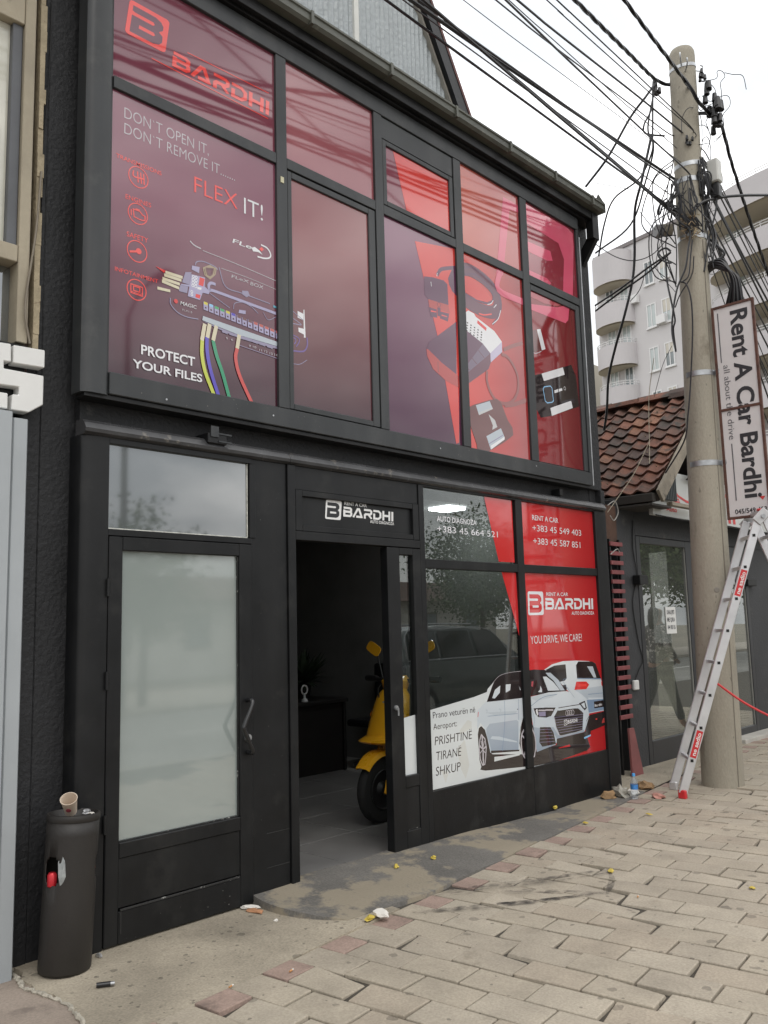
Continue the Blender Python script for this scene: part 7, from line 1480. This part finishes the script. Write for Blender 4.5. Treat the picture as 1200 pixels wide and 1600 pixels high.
WIRES=[
('overhead_wire',0.02,[(8.01,-0.73,6.91),(7.86,-0.6,6.96),(6.86,-0.78,6.69),(5.58,-1.0,6.37),(5.36,-1.04,6.32),(2.58,-1.47,5.7),(-2.42,-2.1,4.87),(-9.42,-2.66,4.28),(-26.0,-2.5,5.6)]),
('overhead_wire',0.02,[(8.05,-0.82,6.86),(7.83,-0.91,6.77),(6.83,-1.03,6.7),(6.22,-1.1,6.67),(5.33,-1.21,6.61),(3.22,-1.46,6.49),(-1.78,-2.05,6.23),(-8.78,-2.89,5.94),(-26.0,-4.94,5.6)]),
('overhead_wire',0.006,[(8.03,-0.79,6.38),(7.89,-0.91,6.31),(6.89,-0.95,6.28),(5.39,-1.0,6.22),(5.3,-1.0,6.22),(2.31,-1.1,6.12),(-2.69,-1.27,5.97),(-9.7,-1.51,5.8),(-26.0,-2.06,5.6)]),
('overhead_wire',0.005,[(8.03,-0.78,6.33),(7.9,-0.93,6.26),(6.9,-0.95,6.22),(5.4,-0.99,6.15),(5.17,-1.0,6.14),(2.17,-1.08,6.02),(-2.83,-1.22,5.85),(-9.83,-1.41,5.69),(-26.0,-1.85,5.6)]),
('overhead_wire',0.009,[(8.03,-0.77,6.36),(7.84,-0.8,6.32),(6.84,-0.87,6.19),(5.34,-0.96,5.99),(4.77,-1.0,5.92),(1.77,-1.19,5.6),(-3.23,-1.51,5.2),(-10.23,-1.96,4.93),(-26.0,-2.97,5.6)]),
('overhead_wire',0.006,[(7.99,-0.7,6.36),(7.79,-0.68,6.34),(6.79,-0.75,6.2),(5.29,-0.85,5.99),(4.64,-0.9,5.91),(1.64,-1.11,5.56),(-3.36,-1.45,5.14),(-10.36,-1.94,4.87),(-26.0,-3.01,5.6)]),
('overhead_wire',0.004,[(7.99,-0.7,6.23),(7.81,-0.73,6.19),(6.81,-0.81,6.08),(5.31,-0.94,5.93),(4.66,-1.0,5.86),(1.66,-1.26,5.6),(-3.34,-1.69,5.27),(-10.34,-2.29,5.06),(-26.0,-3.63,5.6)]),
('overhead_wire',0.003,[(8.01,-0.74,6.04),(7.83,-0.77,6.01),(6.83,-0.81,5.92),(5.33,-0.86,5.79),(4.27,-0.9,5.7),(1.27,-1.01,5.49),(-3.73,-1.19,5.24),(-10.73,-1.44,5.09),(-26.0,-1.98,5.6)]),
('overhead_wire',0.008,[(8.02,-0.76,5.9),(7.86,-0.85,5.86),(6.86,-0.92,5.81),(5.36,-1.03,5.74),(4.47,-1.1,5.7),(1.47,-1.32,5.58),(-3.53,-1.7,5.44),(-10.53,-2.22,5.35),(-26.0,-3.38,5.6)]),
('overhead_wire',0.013,[(7.98,-0.67,5.89),(7.84,-0.67,5.89),(6.84,-0.73,5.76),(5.34,-0.81,5.58),(3.72,-0.9,5.4),(0.72,-1.07,5.12),(-4.28,-1.34,4.81),(-11.28,-1.73,4.68),(-26.0,-2.55,5.6)]),
('overhead_wire',0.008,[(7.98,-0.67,5.83),(7.85,-0.69,5.83),(6.85,-0.75,5.71),(5.35,-0.85,5.55),(3.74,-0.95,5.38),(0.74,-1.14,5.13),(-4.26,-1.47,4.84),(-11.26,-1.92,4.73),(-26.0,-2.87,5.6)]),
('overhead_wire',0.013,[(7.97,-0.65,5.55),(7.83,-0.64,5.56),(6.83,-0.71,5.53),(5.33,-0.81,5.49),(3.91,-0.9,5.46),(0.91,-1.1,5.41),(-4.09,-1.43,5.35),(-11.09,-1.89,5.34),(-26.0,-2.88,5.6)]),
('overhead_wire',0.01,[(7.97,-0.64,5.52),(7.83,-0.65,5.52),(6.83,-0.73,5.49),(5.33,-0.84,5.44),(3.9,-0.95,5.4),(0.9,-1.17,5.33),(-4.1,-1.55,5.26),(-11.1,-2.07,5.25),(-26.0,-3.19,5.6)]),
('overhead_wire',0.01,[(7.97,-0.65,5.6),(7.82,-0.62,5.61),(6.82,-0.66,5.55),(5.32,-0.73,5.47),(3.6,-0.8,5.39),(0.6,-0.93,5.27),(-4.4,-1.15,5.14),(-11.4,-1.45,5.11),(-26.0,-2.09,5.6)]),
('overhead_wire',0.005,[(7.98,-0.66,5.72),(7.83,-0.63,5.73),(6.83,-0.68,5.66),(5.33,-0.74,5.57),(3.76,-0.8,5.48),(0.76,-0.92,5.34),(-4.24,-1.13,5.18),(-11.24,-1.41,5.11),(-26.0,-2.01,5.6)]),
('service_wire',0.02,[(8.07,-0.81,6.59),(8.26,-1.02,6.53),(8.86,-0.91,6.32),(9.66,-0.76,6.05),(10.6,-0.59,5.76),(12.6,-0.22,5.2),(16.6,0.52,4.35),(22.6,1.62,3.78),(34.0,3.71,5.0)]),
('service_wire',0.012,[(8.05,-0.78,6.07),(8.18,-0.82,6.05),(8.78,-0.73,5.94),(9.58,-0.61,5.8),(11.2,-0.38,5.55),(13.2,-0.08,5.28),(17.2,0.5,4.86),(23.2,1.38,4.56),(34.0,2.95,5.0)]),
('service_wire',0.012,[(8.05,-0.78,6.05),(8.18,-0.83,6.02),(8.78,-0.73,5.91),(9.58,-0.61,5.76),(11.3,-0.33,5.48),(13.3,-0.02,5.19),(17.3,0.62,4.75),(23.3,1.57,4.45),(34.0,3.26,5.0)]),
('service_wire',0.008,[(8.06,-0.79,6.18),(8.19,-0.85,6.16),(8.79,-0.75,6.08),(9.59,-0.62,5.98),(11.4,-0.32,5.77),(13.4,0.01,5.56),(17.4,0.67,5.23),(23.4,1.66,4.93),(34.0,3.41,5.0)]),
('service_wire',0.008,[(8.05,-0.79,6.16),(8.2,-0.87,6.13),(8.8,-0.78,6.08),(9.6,-0.65,6.02),(11.2,-0.41,5.91),(13.2,-0.1,5.77),(17.2,0.52,5.53),(23.2,1.44,5.25),(34.0,3.11,5.0)]),
('service_wire',0.006,[(8.06,-0.79,6.25),(8.21,-0.88,6.22),(8.81,-0.78,6.15),(9.61,-0.64,6.05),(11.4,-0.33,5.85),(13.4,0.02,5.66),(17.4,0.71,5.33),(23.4,1.76,5.02),(34.0,3.6,5.0)]),
('service_wire',0.01,[(8.05,-0.77,5.81),(8.16,-0.79,5.79),(8.76,-0.69,5.67),(9.56,-0.57,5.52),(11.4,-0.28,5.21),(13.4,0.04,4.92),(17.4,0.68,4.5),(23.4,1.63,4.26),(34.0,3.32,5.0)]),
('service_wire',0.006,[(8.04,-0.76,5.75),(8.16,-0.77,5.73),(8.76,-0.68,5.56),(9.56,-0.57,5.36),(11.0,-0.36,5.01),(13.0,-0.08,4.6),(17.0,0.49,4.01),(23.0,1.34,3.72),(34.0,2.91,5.0)]),
('service_wire',0.006,[(8.04,-0.76,5.71),(8.17,-0.79,5.69),(8.77,-0.7,5.53),(9.57,-0.58,5.32),(11.2,-0.33,4.94),(13.2,-0.02,4.54),(17.2,0.6,3.98),(23.2,1.53,3.72),(34.0,3.2,5.0)]),
('service_wire',0.005,[(8.04,-0.76,5.68),(8.16,-0.77,5.66),(8.76,-0.68,5.4),(9.56,-0.56,5.07),(10.6,-0.41,4.66),(12.6,-0.11,3.99),(16.6,0.49,3.05),(22.6,1.39,2.6),(34.0,3.09,5.0)]),
('service_wire',0.008,[(8.04,-0.75,5.61),(8.16,-0.78,5.59),(8.76,-0.69,5.35),(9.56,-0.57,5.05),(11.0,-0.36,4.55),(13.0,-0.08,3.96),(17.0,0.5,3.14),(23.0,1.37,2.81),(34.0,2.97,5.0)]),
('service_wire',0.006,[(8.05,-0.77,5.88),(8.17,-0.81,5.86),(8.77,-0.71,5.77),(9.57,-0.57,5.66),(11.5,-0.26,5.42),(13.5,0.07,5.2),(17.5,0.73,4.87),(23.5,1.72,4.64),(34.0,3.46,5.0)]),
('service_wire',0.01,[(8.05,-0.77,5.81),(8.18,-0.83,5.78),(8.78,-0.73,5.39),(9.58,-0.6,4.9),(10.8,-0.41,4.21),(12.8,-0.09,3.24),(16.8,0.55,1.89),(22.8,1.51,1.32),(34.0,3.3,5.0)]),
('service_wire',0.005,[(8.04,-0.75,5.58),(8.15,-0.76,5.56),(8.75,-0.68,5.11),(9.55,-0.58,4.54),(10.6,-0.45,3.85),(12.6,-0.2,2.71),(16.6,0.3,1.13),(22.6,1.05,0.49),(34.0,2.47,5.0)]),
('service_wire',0.006,[(8.04,-0.76,5.75),(8.18,-0.82,5.72),(8.78,-0.71,5.53),(9.58,-0.56,5.3),(10.0,-0.49,5.18),(12.0,-0.11,4.68),(16.0,0.63,3.93),(22.0,1.74,3.49),(34.0,3.97,5.0)]),
('service_wire',0.006,[(8.04,-0.76,5.68),(8.18,-0.82,5.65),(8.78,-0.7,5.44),(9.58,-0.55,5.17),(9.7,-0.53,5.13),(11.7,-0.14,4.54),(15.7,0.63,3.66),(21.7,1.79,3.14),(34.0,4.16,5.0)]),
('drop_cable',0.012,[(7.82,-0.61,6.92),(7.64,-0.58,6.7),(7.66,-0.38,6.56),(7.66,-0.11,6.25),(7.82,0.25,6.13)]),
('drop_cable',0.01,[(7.81,-0.59,6.91),(7.75,-0.57,6.61),(7.67,-0.52,6.43),(7.72,-0.51,6.36),(7.88,-0.63,6.35)]),
('drop_cable',0.009,[(7.8,-0.58,6.88),(7.74,-0.57,6.34),(7.73,-0.55,6.14),(7.77,-0.38,5.95),(7.76,-0.1,5.84),(7.8,0.05,5.63),(7.95,0.22,5.38)]),
('drop_cable',0.009,[(7.81,-0.6,6.87),(7.73,-0.53,6.42),(7.74,-0.57,6.2),(7.8,-0.44,5.93),(7.82,-0.23,5.53),(7.94,0.25,5.42)]),
('drop_cable',0.014,[(7.74,-0.56,6.34),(7.69,-0.45,5.89),(7.75,-0.32,5.62),(7.82,-0.25,5.19),(7.81,-0.21,4.92),(7.77,-0.13,4.6),(7.82,0.02,4.31),(7.87,0.15,4.01),(7.94,0.23,3.7),(8.02,0.32,3.51)]),
('house_wire',0.01,[(7.78,-0.65,5.08),(7.77,-0.39,4.99),(7.76,-0.11,4.87),(7.92,0.28,4.84)]),
('house_wire',0.01,[(7.77,-0.64,5.07),(7.77,-0.39,4.94),(7.76,-0.1,4.83),(7.92,0.28,4.78)]),
('house_wire',0.005,[(7.77,-0.64,5.23),(7.8,-0.45,5.13),(7.82,-0.24,5.14),(7.75,-0.07,5.22),(7.85,0.2,5.48)]),
('pole_cable',0.009,[(7.8,-0.69,5.58),(7.77,-0.76,5.36),(7.81,-0.84,5.25),(7.79,-0.82,5.06),(7.78,-0.78,4.87),(7.75,-0.7,4.69),(7.72,-0.65,4.44),(7.72,-0.63,4.25),(7.72,-0.65,4.09)]),
('pole_cable',0.009,[(7.76,-0.6,5.05),(7.76,-0.6,4.79),(7.75,-0.63,4.58),(7.76,-0.65,4.39),(7.75,-0.63,4.29),(7.75,-0.64,4.07)]),
('pole_cable',0.008,[(7.76,-0.73,4.75),(7.78,-0.78,4.71),(7.79,-0.81,4.54),(7.79,-0.8,4.23),(7.77,-0.75,3.73),(7.75,-0.71,3.42),(7.76,-0.65,3.19),(7.79,-0.43,2.92)]),
('pole_cable',0.006,[(7.86,-0.84,5.0),(7.85,-0.81,4.82),(7.78,-0.71,4.63),(7.76,-0.66,4.51)]),
('pole_cable',0.007,[(7.85,-0.86,5.65),(7.85,-0.87,5.45),(7.84,-0.85,5.19),(7.83,-0.82,5.0),(7.82,-0.79,4.81),(7.79,-0.73,4.75)]),
('wire_loop',0.01,[(7.78,-0.65,5.09),(7.76,-0.61,5.13),(7.74,-0.55,5.11),(7.73,-0.55,5.05),(7.76,-0.6,4.99),(7.78,-0.65,4.97)]),
('wire_loop',0.008,[(7.78,-0.65,5.64),(7.74,-0.6,5.59),(7.72,-0.57,5.5),(7.73,-0.59,5.48),(7.74,-0.62,5.56),(7.79,-0.67,5.62)]),
('wire_loop',0.012,[(8.09,-0.86,5.3),(8.13,-0.96,5.16),(8.15,-1.02,5.07),(8.15,-1.0,5.03),(8.11,-0.91,5.0),(8.07,-0.82,4.98)]),
('wire_loop',0.005,[(8.09,-0.87,5.59),(8.11,-0.92,5.66),(8.09,-0.87,5.73),(8.07,-0.82,5.66),(8.09,-0.86,5.53)]),
('thin_wire',0.004,[(8.11,-0.92,6.91),(8.18,-1.07,6.9),(8.18,-1.09,6.97),(8.2,-1.13,6.96),(8.21,-1.15,6.9),(8.19,-1.11,6.84),(8.19,-1.11,6.73),(8.19,-1.09,6.6),(8.16,-1.04,6.51),(8.14,-0.99,6.49)]),
('thin_wire',0.004,[(8.21,-1.15,6.94),(8.24,-1.22,6.9),(8.27,-1.3,6.86),(8.28,-1.32,6.71)]),
('thin_wire',0.004,[(8.12,-0.94,6.75),(8.15,-1.01,6.67),(8.2,-1.12,6.7),(8.22,-1.17,6.67),(8.22,-1.17,6.58),(8.2,-1.12,6.52),(8.18,-1.07,6.45),(8.15,-1.0,6.42)]),
('thin_wire',0.004,[(7.85,-0.82,6.3),(7.86,-0.83,6.44),(7.88,-0.89,6.53),(8.1,-0.89,6.61),(8.11,-0.92,6.47),(8.11,-0.91,6.27)]),
('thin_wire',0.004,[(8.12,-0.95,6.9),(8.15,-1.01,6.87),(8.17,-1.06,6.77),(8.16,-1.04,6.65),(8.13,-0.95,6.63)]),
('bridge_cable',0.02,[(7.8,-0.9,6.81),(7.82,-0.96,6.67),(7.92,-0.98,6.58),(8.09,-1.0,6.53),(8.26,-1.02,6.51)]),
('entry_cable',0.014,[(7.87,-0.86,5.46),(8.0,-0.92,5.58),(8.17,-1.05,5.64),(8.44,-1.17,5.71),(8.92,-1.29,5.84)]),
('thin_wire',0.003,[(7.95,0.22,6.21),(7.76,-0.11,5.97),(7.77,-0.38,5.82),(7.79,-0.67,5.71)]),
('thin_wire',0.004,[(7.86,-0.32,5.65),(7.81,-0.47,5.41),(7.77,-0.63,5.23)]),
('tie_wire',0.004,[(8.05,-0.27,4.16),(8.11,-0.16,3.79),(8.01,-0.18,3.3),(7.92,-0.21,3.06)]),
('tie_wire',0.004,[(8.01,-0.18,3.3),(7.85,-0.07,2.97),(7.7,0.04,2.73),(7.57,0.09,2.58)]),
('thin_wire',0.003,[(7.76,-0.6,4.14),(7.9,-0.43,4.02),(8.04,-0.25,3.76)]),
('thin_wire',0.004,[(7.78,-0.4,5.04),(7.75,-0.32,4.8),(7.8,-0.18,4.72)]),
('pole_wire',0.005,[(7.97,-0.9,5.9),(8.0,-0.92,5.83),(8.03,-0.85,5.54),(8.02,-0.84,5.19),(7.95,-0.79,5.01)]),
('pole_wire',0.005,[(7.97,-0.9,5.88),(8.0,-0.9,5.67),(8.03,-0.86,5.52),(8.03,-0.85,5.33),(7.96,-0.82,5.06)]),
('pole_wire',0.007,[(7.99,-0.94,6.02),(8.02,-0.96,5.71),(8.07,-0.95,5.59),(8.05,-0.91,5.35),(8.02,-0.96,4.89)]),
('pole_wire',0.007,[(7.98,-0.93,6.04),(8.0,-0.92,5.71),(8.05,-0.9,5.49),(8.03,-0.85,5.3),(7.97,-0.84,5.02)]),
('pole_wire',0.007,[(7.97,-0.9,5.89),(7.99,-0.89,5.85),(8.06,-0.93,5.58),(8.04,-0.89,5.28),(7.96,-0.83,4.88)]),
('pole_wire',0.007,[(7.97,-0.89,5.87),(8.01,-0.93,5.76),(8.04,-0.87,5.56),(8.04,-0.89,5.25),(7.96,-0.81,5.06)]),
('pole_wire',0.009,[(7.99,-0.94,5.99),(8.02,-0.97,5.72),(8.05,-0.91,5.57),(8.03,-0.86,5.29),(7.96,-0.82,4.96)]),
('pole_wire',0.007,[(7.99,-0.93,5.89),(8.04,-1.0,5.83),(8.05,-0.91,5.44),(8.07,-0.96,5.28),(8.02,-0.96,4.95)]),
('pole_wire',0.007,[(7.99,-0.93,5.92),(8.03,-0.98,5.78),(8.05,-0.91,5.52),(8.03,-0.85,5.27),(7.98,-0.87,5.01)]),
('pole_wire',0.007,[(7.97,-0.9,5.85),(8.01,-0.93,5.76),(8.04,-0.87,5.46),(8.02,-0.83,5.38),(8.0,-0.9,4.97)]),
('pole_wire',0.009,[(7.99,-0.95,6.03),(8.02,-0.96,5.79),(8.1,-1.01,5.59),(8.06,-0.92,5.21),(7.98,-0.88,4.87)]),
('pole_wire',0.005,[(7.98,-0.92,5.96),(8.01,-0.94,5.8),(8.05,-0.91,5.51),(8.04,-0.88,5.33),(7.96,-0.83,5.13)]),
('pole_wire',0.009,[(7.98,-0.91,6.01),(7.99,-0.9,5.68),(8.04,-0.87,5.64),(8.07,-0.95,5.25),(8.01,-0.94,5.01)]),
('pole_wire',0.009,[(7.99,-0.93,5.87),(8.03,-0.98,5.83),(8.06,-0.93,5.55),(8.08,-0.98,5.24),(8.03,-0.97,5.07)]),
('pole_wire',0.007,[(7.82,-0.74,5.73),(7.78,-0.77,5.56),(7.79,-0.77,5.43),(7.84,-0.85,5.32)]),
('pole_wire',0.007,[(7.87,-0.86,5.84),(7.85,-0.92,5.5),(7.85,-0.91,5.48),(7.9,-1.0,5.31)]),
('pole_wire',0.009,[(7.87,-0.86,5.69),(7.85,-0.92,5.54),(7.83,-0.88,5.43),(7.87,-0.91,5.29)]),
('pole_wire',0.005,[(7.85,-0.82,5.68),(7.78,-0.76,5.55),(7.79,-0.77,5.41),(7.88,-0.95,5.22)]),
('pole_wire',0.005,[(7.84,-0.79,5.84),(7.8,-0.81,5.55),(7.81,-0.82,5.4),(7.88,-0.93,5.28)]),
('pole_wire',0.009,[(7.8,-0.7,5.78),(7.76,-0.7,5.56),(7.78,-0.75,5.5),(7.8,-0.75,5.28)]),
('pole_wire',0.005,[(7.84,-0.78,5.82),(7.78,-0.77,5.65),(7.84,-0.9,5.43),(7.82,-0.79,5.24)]),
('pole_wire',0.007,[(7.82,-0.75,5.71),(7.78,-0.75,5.66),(7.83,-0.86,5.39),(7.82,-0.8,5.23)]),
('pole_wire',0.009,[(7.82,-0.76,5.73),(7.76,-0.7,5.56),(7.77,-0.73,5.49),(7.86,-0.89,5.29)]),
('pole_wire',0.005,[(7.86,-0.83,5.79),(7.79,-0.78,5.57),(7.81,-0.81,5.39),(7.84,-0.85,5.23)]),
('pole_wire',0.005,[(7.8,-0.69,5.9),(7.74,-0.67,5.61),(7.76,-0.71,5.44),(7.8,-0.76,5.36)]),
('pole_wire',0.007,[(7.81,-0.73,5.82),(7.79,-0.77,5.53),(7.79,-0.78,5.42),(7.83,-0.82,5.32)]),
('pole_wire',0.007,[(7.86,-0.85,5.7),(7.83,-0.86,5.52),(7.83,-0.87,5.44),(7.88,-0.94,5.28)]),
('pole_wire',0.009,[(7.81,-0.73,5.81),(7.78,-0.77,5.65),(7.74,-0.67,5.52),(7.85,-0.86,5.33)]),
('pole_wire',0.007,[(7.87,-0.85,5.82),(7.84,-0.9,5.54),(7.86,-0.95,5.47),(7.88,-0.94,5.22)]),
('pole_wire',0.007,[(7.82,-0.75,5.82),(7.77,-0.73,5.67),(7.74,-0.67,5.41),(7.85,-0.87,5.24)]),
('pole_wire',0.005,[(7.86,-0.84,5.83),(7.82,-0.85,5.58),(7.83,-0.87,5.37),(7.88,-0.94,5.21)]),
('pole_wire',0.009,[(7.8,-0.71,5.8),(7.79,-0.78,5.63),(7.79,-0.79,5.42),(7.84,-0.84,5.27)]),
('thin_wire',0.004,[(8.04,-1.01,6.32),(8.07,-0.98,6.43),(8.13,-1.01,6.5),(8.2,-1.07,6.5),(8.25,-1.08,6.43),(8.27,-1.05,6.35),(8.29,-0.98,6.33)]),
('thin_wire',0.003,[(7.97,-0.84,4.97),(8.0,-0.82,5.09),(8.08,-0.89,5.16),(8.16,-0.98,5.11),(8.2,-0.98,5.0),(8.21,-0.9,4.91),(8.21,-0.8,4.94)]),
('thin_wire',0.003,[(7.99,-0.89,5.72),(8.04,-0.9,5.89),(8.1,-0.93,5.98),(8.15,-0.96,5.94),(8.19,-0.95,5.8),(8.22,-0.91,5.64),(8.24,-0.86,5.59)]),
('thin_wire',0.004,[(8.01,-0.93,6.1),(8.06,-0.94,6.25),(8.11,-0.97,6.28),(8.16,-0.97,6.17),(8.18,-0.94,6.04),(8.21,-0.88,6.03),(8.24,-0.86,6.15)]),
('thin_wire',0.003,[(8.05,-1.03,5.64),(8.07,-0.98,5.67),(8.1,-0.94,5.72),(8.14,-0.94,5.78),(8.19,-0.95,5.82),(8.24,-0.97,5.83),(8.29,-0.98,5.81)]),
('thin_wire',0.0025,[(8.03,-0.99,5.31),(8.06,-0.94,5.4),(8.1,-0.95,5.5),(8.16,-0.99,5.51),(8.21,-1.0,5.43),(8.24,-0.96,5.34),(8.26,-0.9,5.34)]),
('thin_wire',0.0025,[(7.98,-0.86,5.84),(8.03,-0.88,5.92),(8.09,-0.91,5.97),(8.14,-0.94,5.97),(8.19,-0.96,5.93),(8.23,-0.95,5.85),(8.27,-0.93,5.77)]),
('thin_wire',0.004,[(8.04,-1.0,6.58),(8.07,-0.96,6.57),(8.09,-0.93,6.58),(8.12,-0.9,6.63),(8.16,-0.88,6.7),(8.2,-0.87,6.77),(8.24,-0.87,6.83)]),
('thin_wire',0.004,[(7.97,-0.85,5.39),(8.06,-0.94,5.38),(8.11,-0.97,5.22),(8.12,-0.9,5.07),(8.12,-0.79,5.09),(8.15,-0.75,5.25),(8.2,-0.78,5.41)]),
('thin_wire',0.0025,[(8.0,-0.91,5.89),(8.06,-0.96,5.98),(8.13,-1.02,5.98),(8.19,-1.05,5.88),(8.22,-1.02,5.75),(8.24,-0.96,5.66),(8.25,-0.88,5.67)]),
('thin_wire',0.004,[(8.04,-1.0,6.18),(8.04,-0.9,6.21),(8.06,-0.85,6.33),(8.11,-0.88,6.44),(8.18,-0.93,6.45),(8.23,-0.95,6.35),(8.26,-0.9,6.24)]),
('thin_wire',0.0025,[(7.97,-0.84,5.54),(8.0,-0.81,5.63),(8.06,-0.84,5.71),(8.13,-0.9,5.73),(8.19,-0.95,5.69),(8.24,-0.96,5.62),(8.26,-0.91,5.54)]),
('thin_wire',0.004,[(8.03,-0.98,5.5),(8.05,-0.93,5.44),(8.07,-0.88,5.43),(8.1,-0.83,5.48),(8.13,-0.81,5.58),(8.17,-0.8,5.69),(8.22,-0.81,5.79)]),
('thin_wire',0.003,[(8.06,-1.06,6.54),(8.12,-1.1,6.53),(8.17,-1.11,6.47),(8.21,-1.1,6.4),(8.24,-1.06,6.33),(8.26,-1.0,6.3),(8.28,-0.95,6.31)]),
('thin_wire',0.006,[(7.88,-0.68,5.73),(7.79,-0.68,5.49),(7.8,-0.7,5.12),(7.84,-0.65,4.77)]),
('thin_wire',0.006,[(7.88,-0.68,5.81),(7.78,-0.66,5.58),(7.73,-0.54,5.13),(7.85,-0.66,4.97)]),
('thin_wire',0.006,[(7.87,-0.67,5.64),(7.78,-0.67,5.41),(7.76,-0.61,5.12),(7.84,-0.65,4.74)]),
('thin_wire',0.004,[(7.87,-0.67,5.63),(7.72,-0.53,5.43),(7.71,-0.5,4.98),(7.84,-0.65,4.77)]),
('thin_wire',0.003,[(7.87,-0.67,5.66),(7.78,-0.65,5.43),(7.72,-0.52,4.98),(7.84,-0.64,4.69)]),
('thin_wire',0.006,[(7.88,-0.68,5.73),(7.76,-0.62,5.51),(7.75,-0.58,5.13),(7.84,-0.65,4.75)]),
('thin_wire',0.006,[(7.89,-0.7,6.08),(7.8,-0.69,5.85),(7.74,-0.57,5.46),(7.85,-0.67,5.18)]),
('thin_wire',0.006,[(7.89,-0.7,6.07),(7.73,-0.55,5.86),(7.68,-0.42,5.41),(7.85,-0.67,5.14)]),
('thin_wire',0.006,[(7.87,-0.67,5.55),(7.71,-0.49,5.35),(7.71,-0.49,4.89),(7.84,-0.65,4.79)]),
('thin_wire',0.006,[(7.88,-0.69,6.02),(7.73,-0.54,5.82),(7.74,-0.56,5.31),(7.86,-0.68,5.27)]),
]
# ================================================================== CABLES
cab = mat('cable_black', (.012, .012, .014), .42, .2); thin = mat('cable_grey', (.03, .03, .034), .5, .2)
LBL = {'overhead_wire': ('black overhead wire running from concrete pole out above the shop front', 'wire', 'overhead wires above the shop'),
 'service_wire': ('black wire leading from concrete pole away to the right behind the banner sign', 'wire', 'wires leading right from the pole'),
 'drop_cable': ('slack black cable dropping from the pole towards the shop roof corner', 'cable', 'slack cables left of the pole'),
 'house_wire': ('black wire strung from mid pole to the shop wall before the apartment block', 'wire', 'wires from pole to shop wall'),
 'pole_cable': ('black cable hanging down the face of the concrete pole', 'cable', 'cables hanging on the pole face'),
 'wire_loop': ('small loop of stiff black cable at the concrete pole', 'cable', 'cable loops at the pole'),
 'thin_wire': ('fine loose wire curling near the pole', 'wire', 'fine loose wires near the pole'),
 'pole_wire': ('short tangled black wire in the knot on the pole', 'wire', 'tangled wires on the pole'),
 'entry_cable': ('thick black cable arching from the pole to the right frame edge', 'cable', None),
 'bridge_cable': ('thick twisted cable crossing in front of the pole top', 'cable', None),
 'tie_wire': ('pale tie wire hanging over the tiled roof', 'wire', 'tie wires on the tiled roof')}
OWN = {'drop_cable': ['straight slack cable falling from the pole clamp to the gutter corner', 'short cable bending back from the left clamp into the pole', 'cable curving from the left clamp down to the shop wall edge', 'long thin cable sweeping from left clamp past the apartment roof', 'thickest drop cable hanging before the apartment balconies to the tiled roof'],
 'pole_cable': ['cable snaking from the wire knot down the pole front', 'cable hanging at the left edge of the pole beside the windows', 'longest cable running down the pole to the wooden barge board', 'thin cable bowing across the pole below the knot', 'cable dropping straight from the right side of the knot'],
 'wire_loop': ['open loop of stiff cable left of the pole before the apartment window', 'narrow hairpin wire loop left of the wire knot', 'wide cable loop right of the pole above the coil', 'tiny wire loop right of the knot'],
 'house_wire': ['upper of two parallel wires from pole to shop wall', 'lower of two parallel wires from pole to shop wall', 'thin sagging wire below the grey stub on the pole'],
 'tie_wire': ['pale wire hanging straight down over the tiled roof', 'pale wire slanting across the tiled roof to the shop corner'],
 'overhead_wire': ['thick twisted cable ending at the left clamp of the pole', 'thick twisted cable rising from the pole top to the frame edge']}
CNT = {}
for nm, r_, pts in WIRES:
    p = smooth_path(pts, 7); b = MB()
    if r_ >= .018:      # bundled conductors twisted round each other
        q = []; 
        for a_, c_ in zip(p, p[1:]):
            k = max(1, int((c_-a_).length/.07))
            q += [a_+(c_-a_)*(t/k) for t in range(k)]
        q.append(p[-1])
        for ph in (0, 2.09, 4.19):
            L_ = 0; out = []
            for i, v in enumerate(q):
                if i: L_ += (v-q[i-1]).length
                d_ = (q[min(i+1, len(q)-1)]-q[max(i-1, 0)]).normalized(); e_ = d_.cross(Vector((0, 0, 1))); e_ = e_.normalized() if e_.length > .01 else Vector((1, 0, 0)); f_ = d_.cross(e_)
                out.append(v+(e_*math.cos(L_*9+ph)+f_*math.sin(L_*9+ph))*.010)
            b.tube(out, .0095, 5)
    else: b.tube(p, r_, 5 if r_ < .007 else 6)
    o = b.build(nm, cab if nm != 'tie_wire' else mat('tie_pale', (.33, .29, .22), .7), smooth=True); L_ = LBL[nm]; i_ = CNT.get(nm, 0); CNT[nm] = i_+1; tag(o, OWN[nm][i_] if i_ < len(OWN.get(nm, ())) else L_[0], L_[1], L_[2])
fw_ = MB().tube(smooth_path([(2.30, -.9, 5.3), (2.85, -.62, 5.02), (3.35, -.5, 4.75)], 6), .007, 6) if False else None
# stray cable ends on the shop's right pier
for k, pts in enumerate((((7.38, -.02, 2.62), (7.45, -.06, 2.66), (7.52, -.05, 2.56), (7.47, -.03, 2.48), (7.40, -.03, 2.52)), ((7.38, -.02, 2.15), (7.44, -.06, 2.20), (7.50, -.05, 2.17)))):
    o = MB().tube(smooth_path(pts, 6), .005, 6).build('cable_end', mat('pale_cable', (.30, .29, .27), .6)); tag(o, ('looped pale cable end on the shop corner below the tiled eaves', 'short pale cable end on the shop corner beside the red slats')[k], 'cable')

o = MB().tube(smooth_path([(-4, -2.5, 9.9), (1, -2.5, 8.45), (4.0, -2.5, 7.56), (6.8, -2.5, 6.7), (14, -2.6, 4.75), (19, -2.7, 3.6)], 6), .012, 6).build('overhead_wire', cab, smooth=True); tag(o, 'single cable slanting over the pavement, mirrored in upper left windows', 'cable')
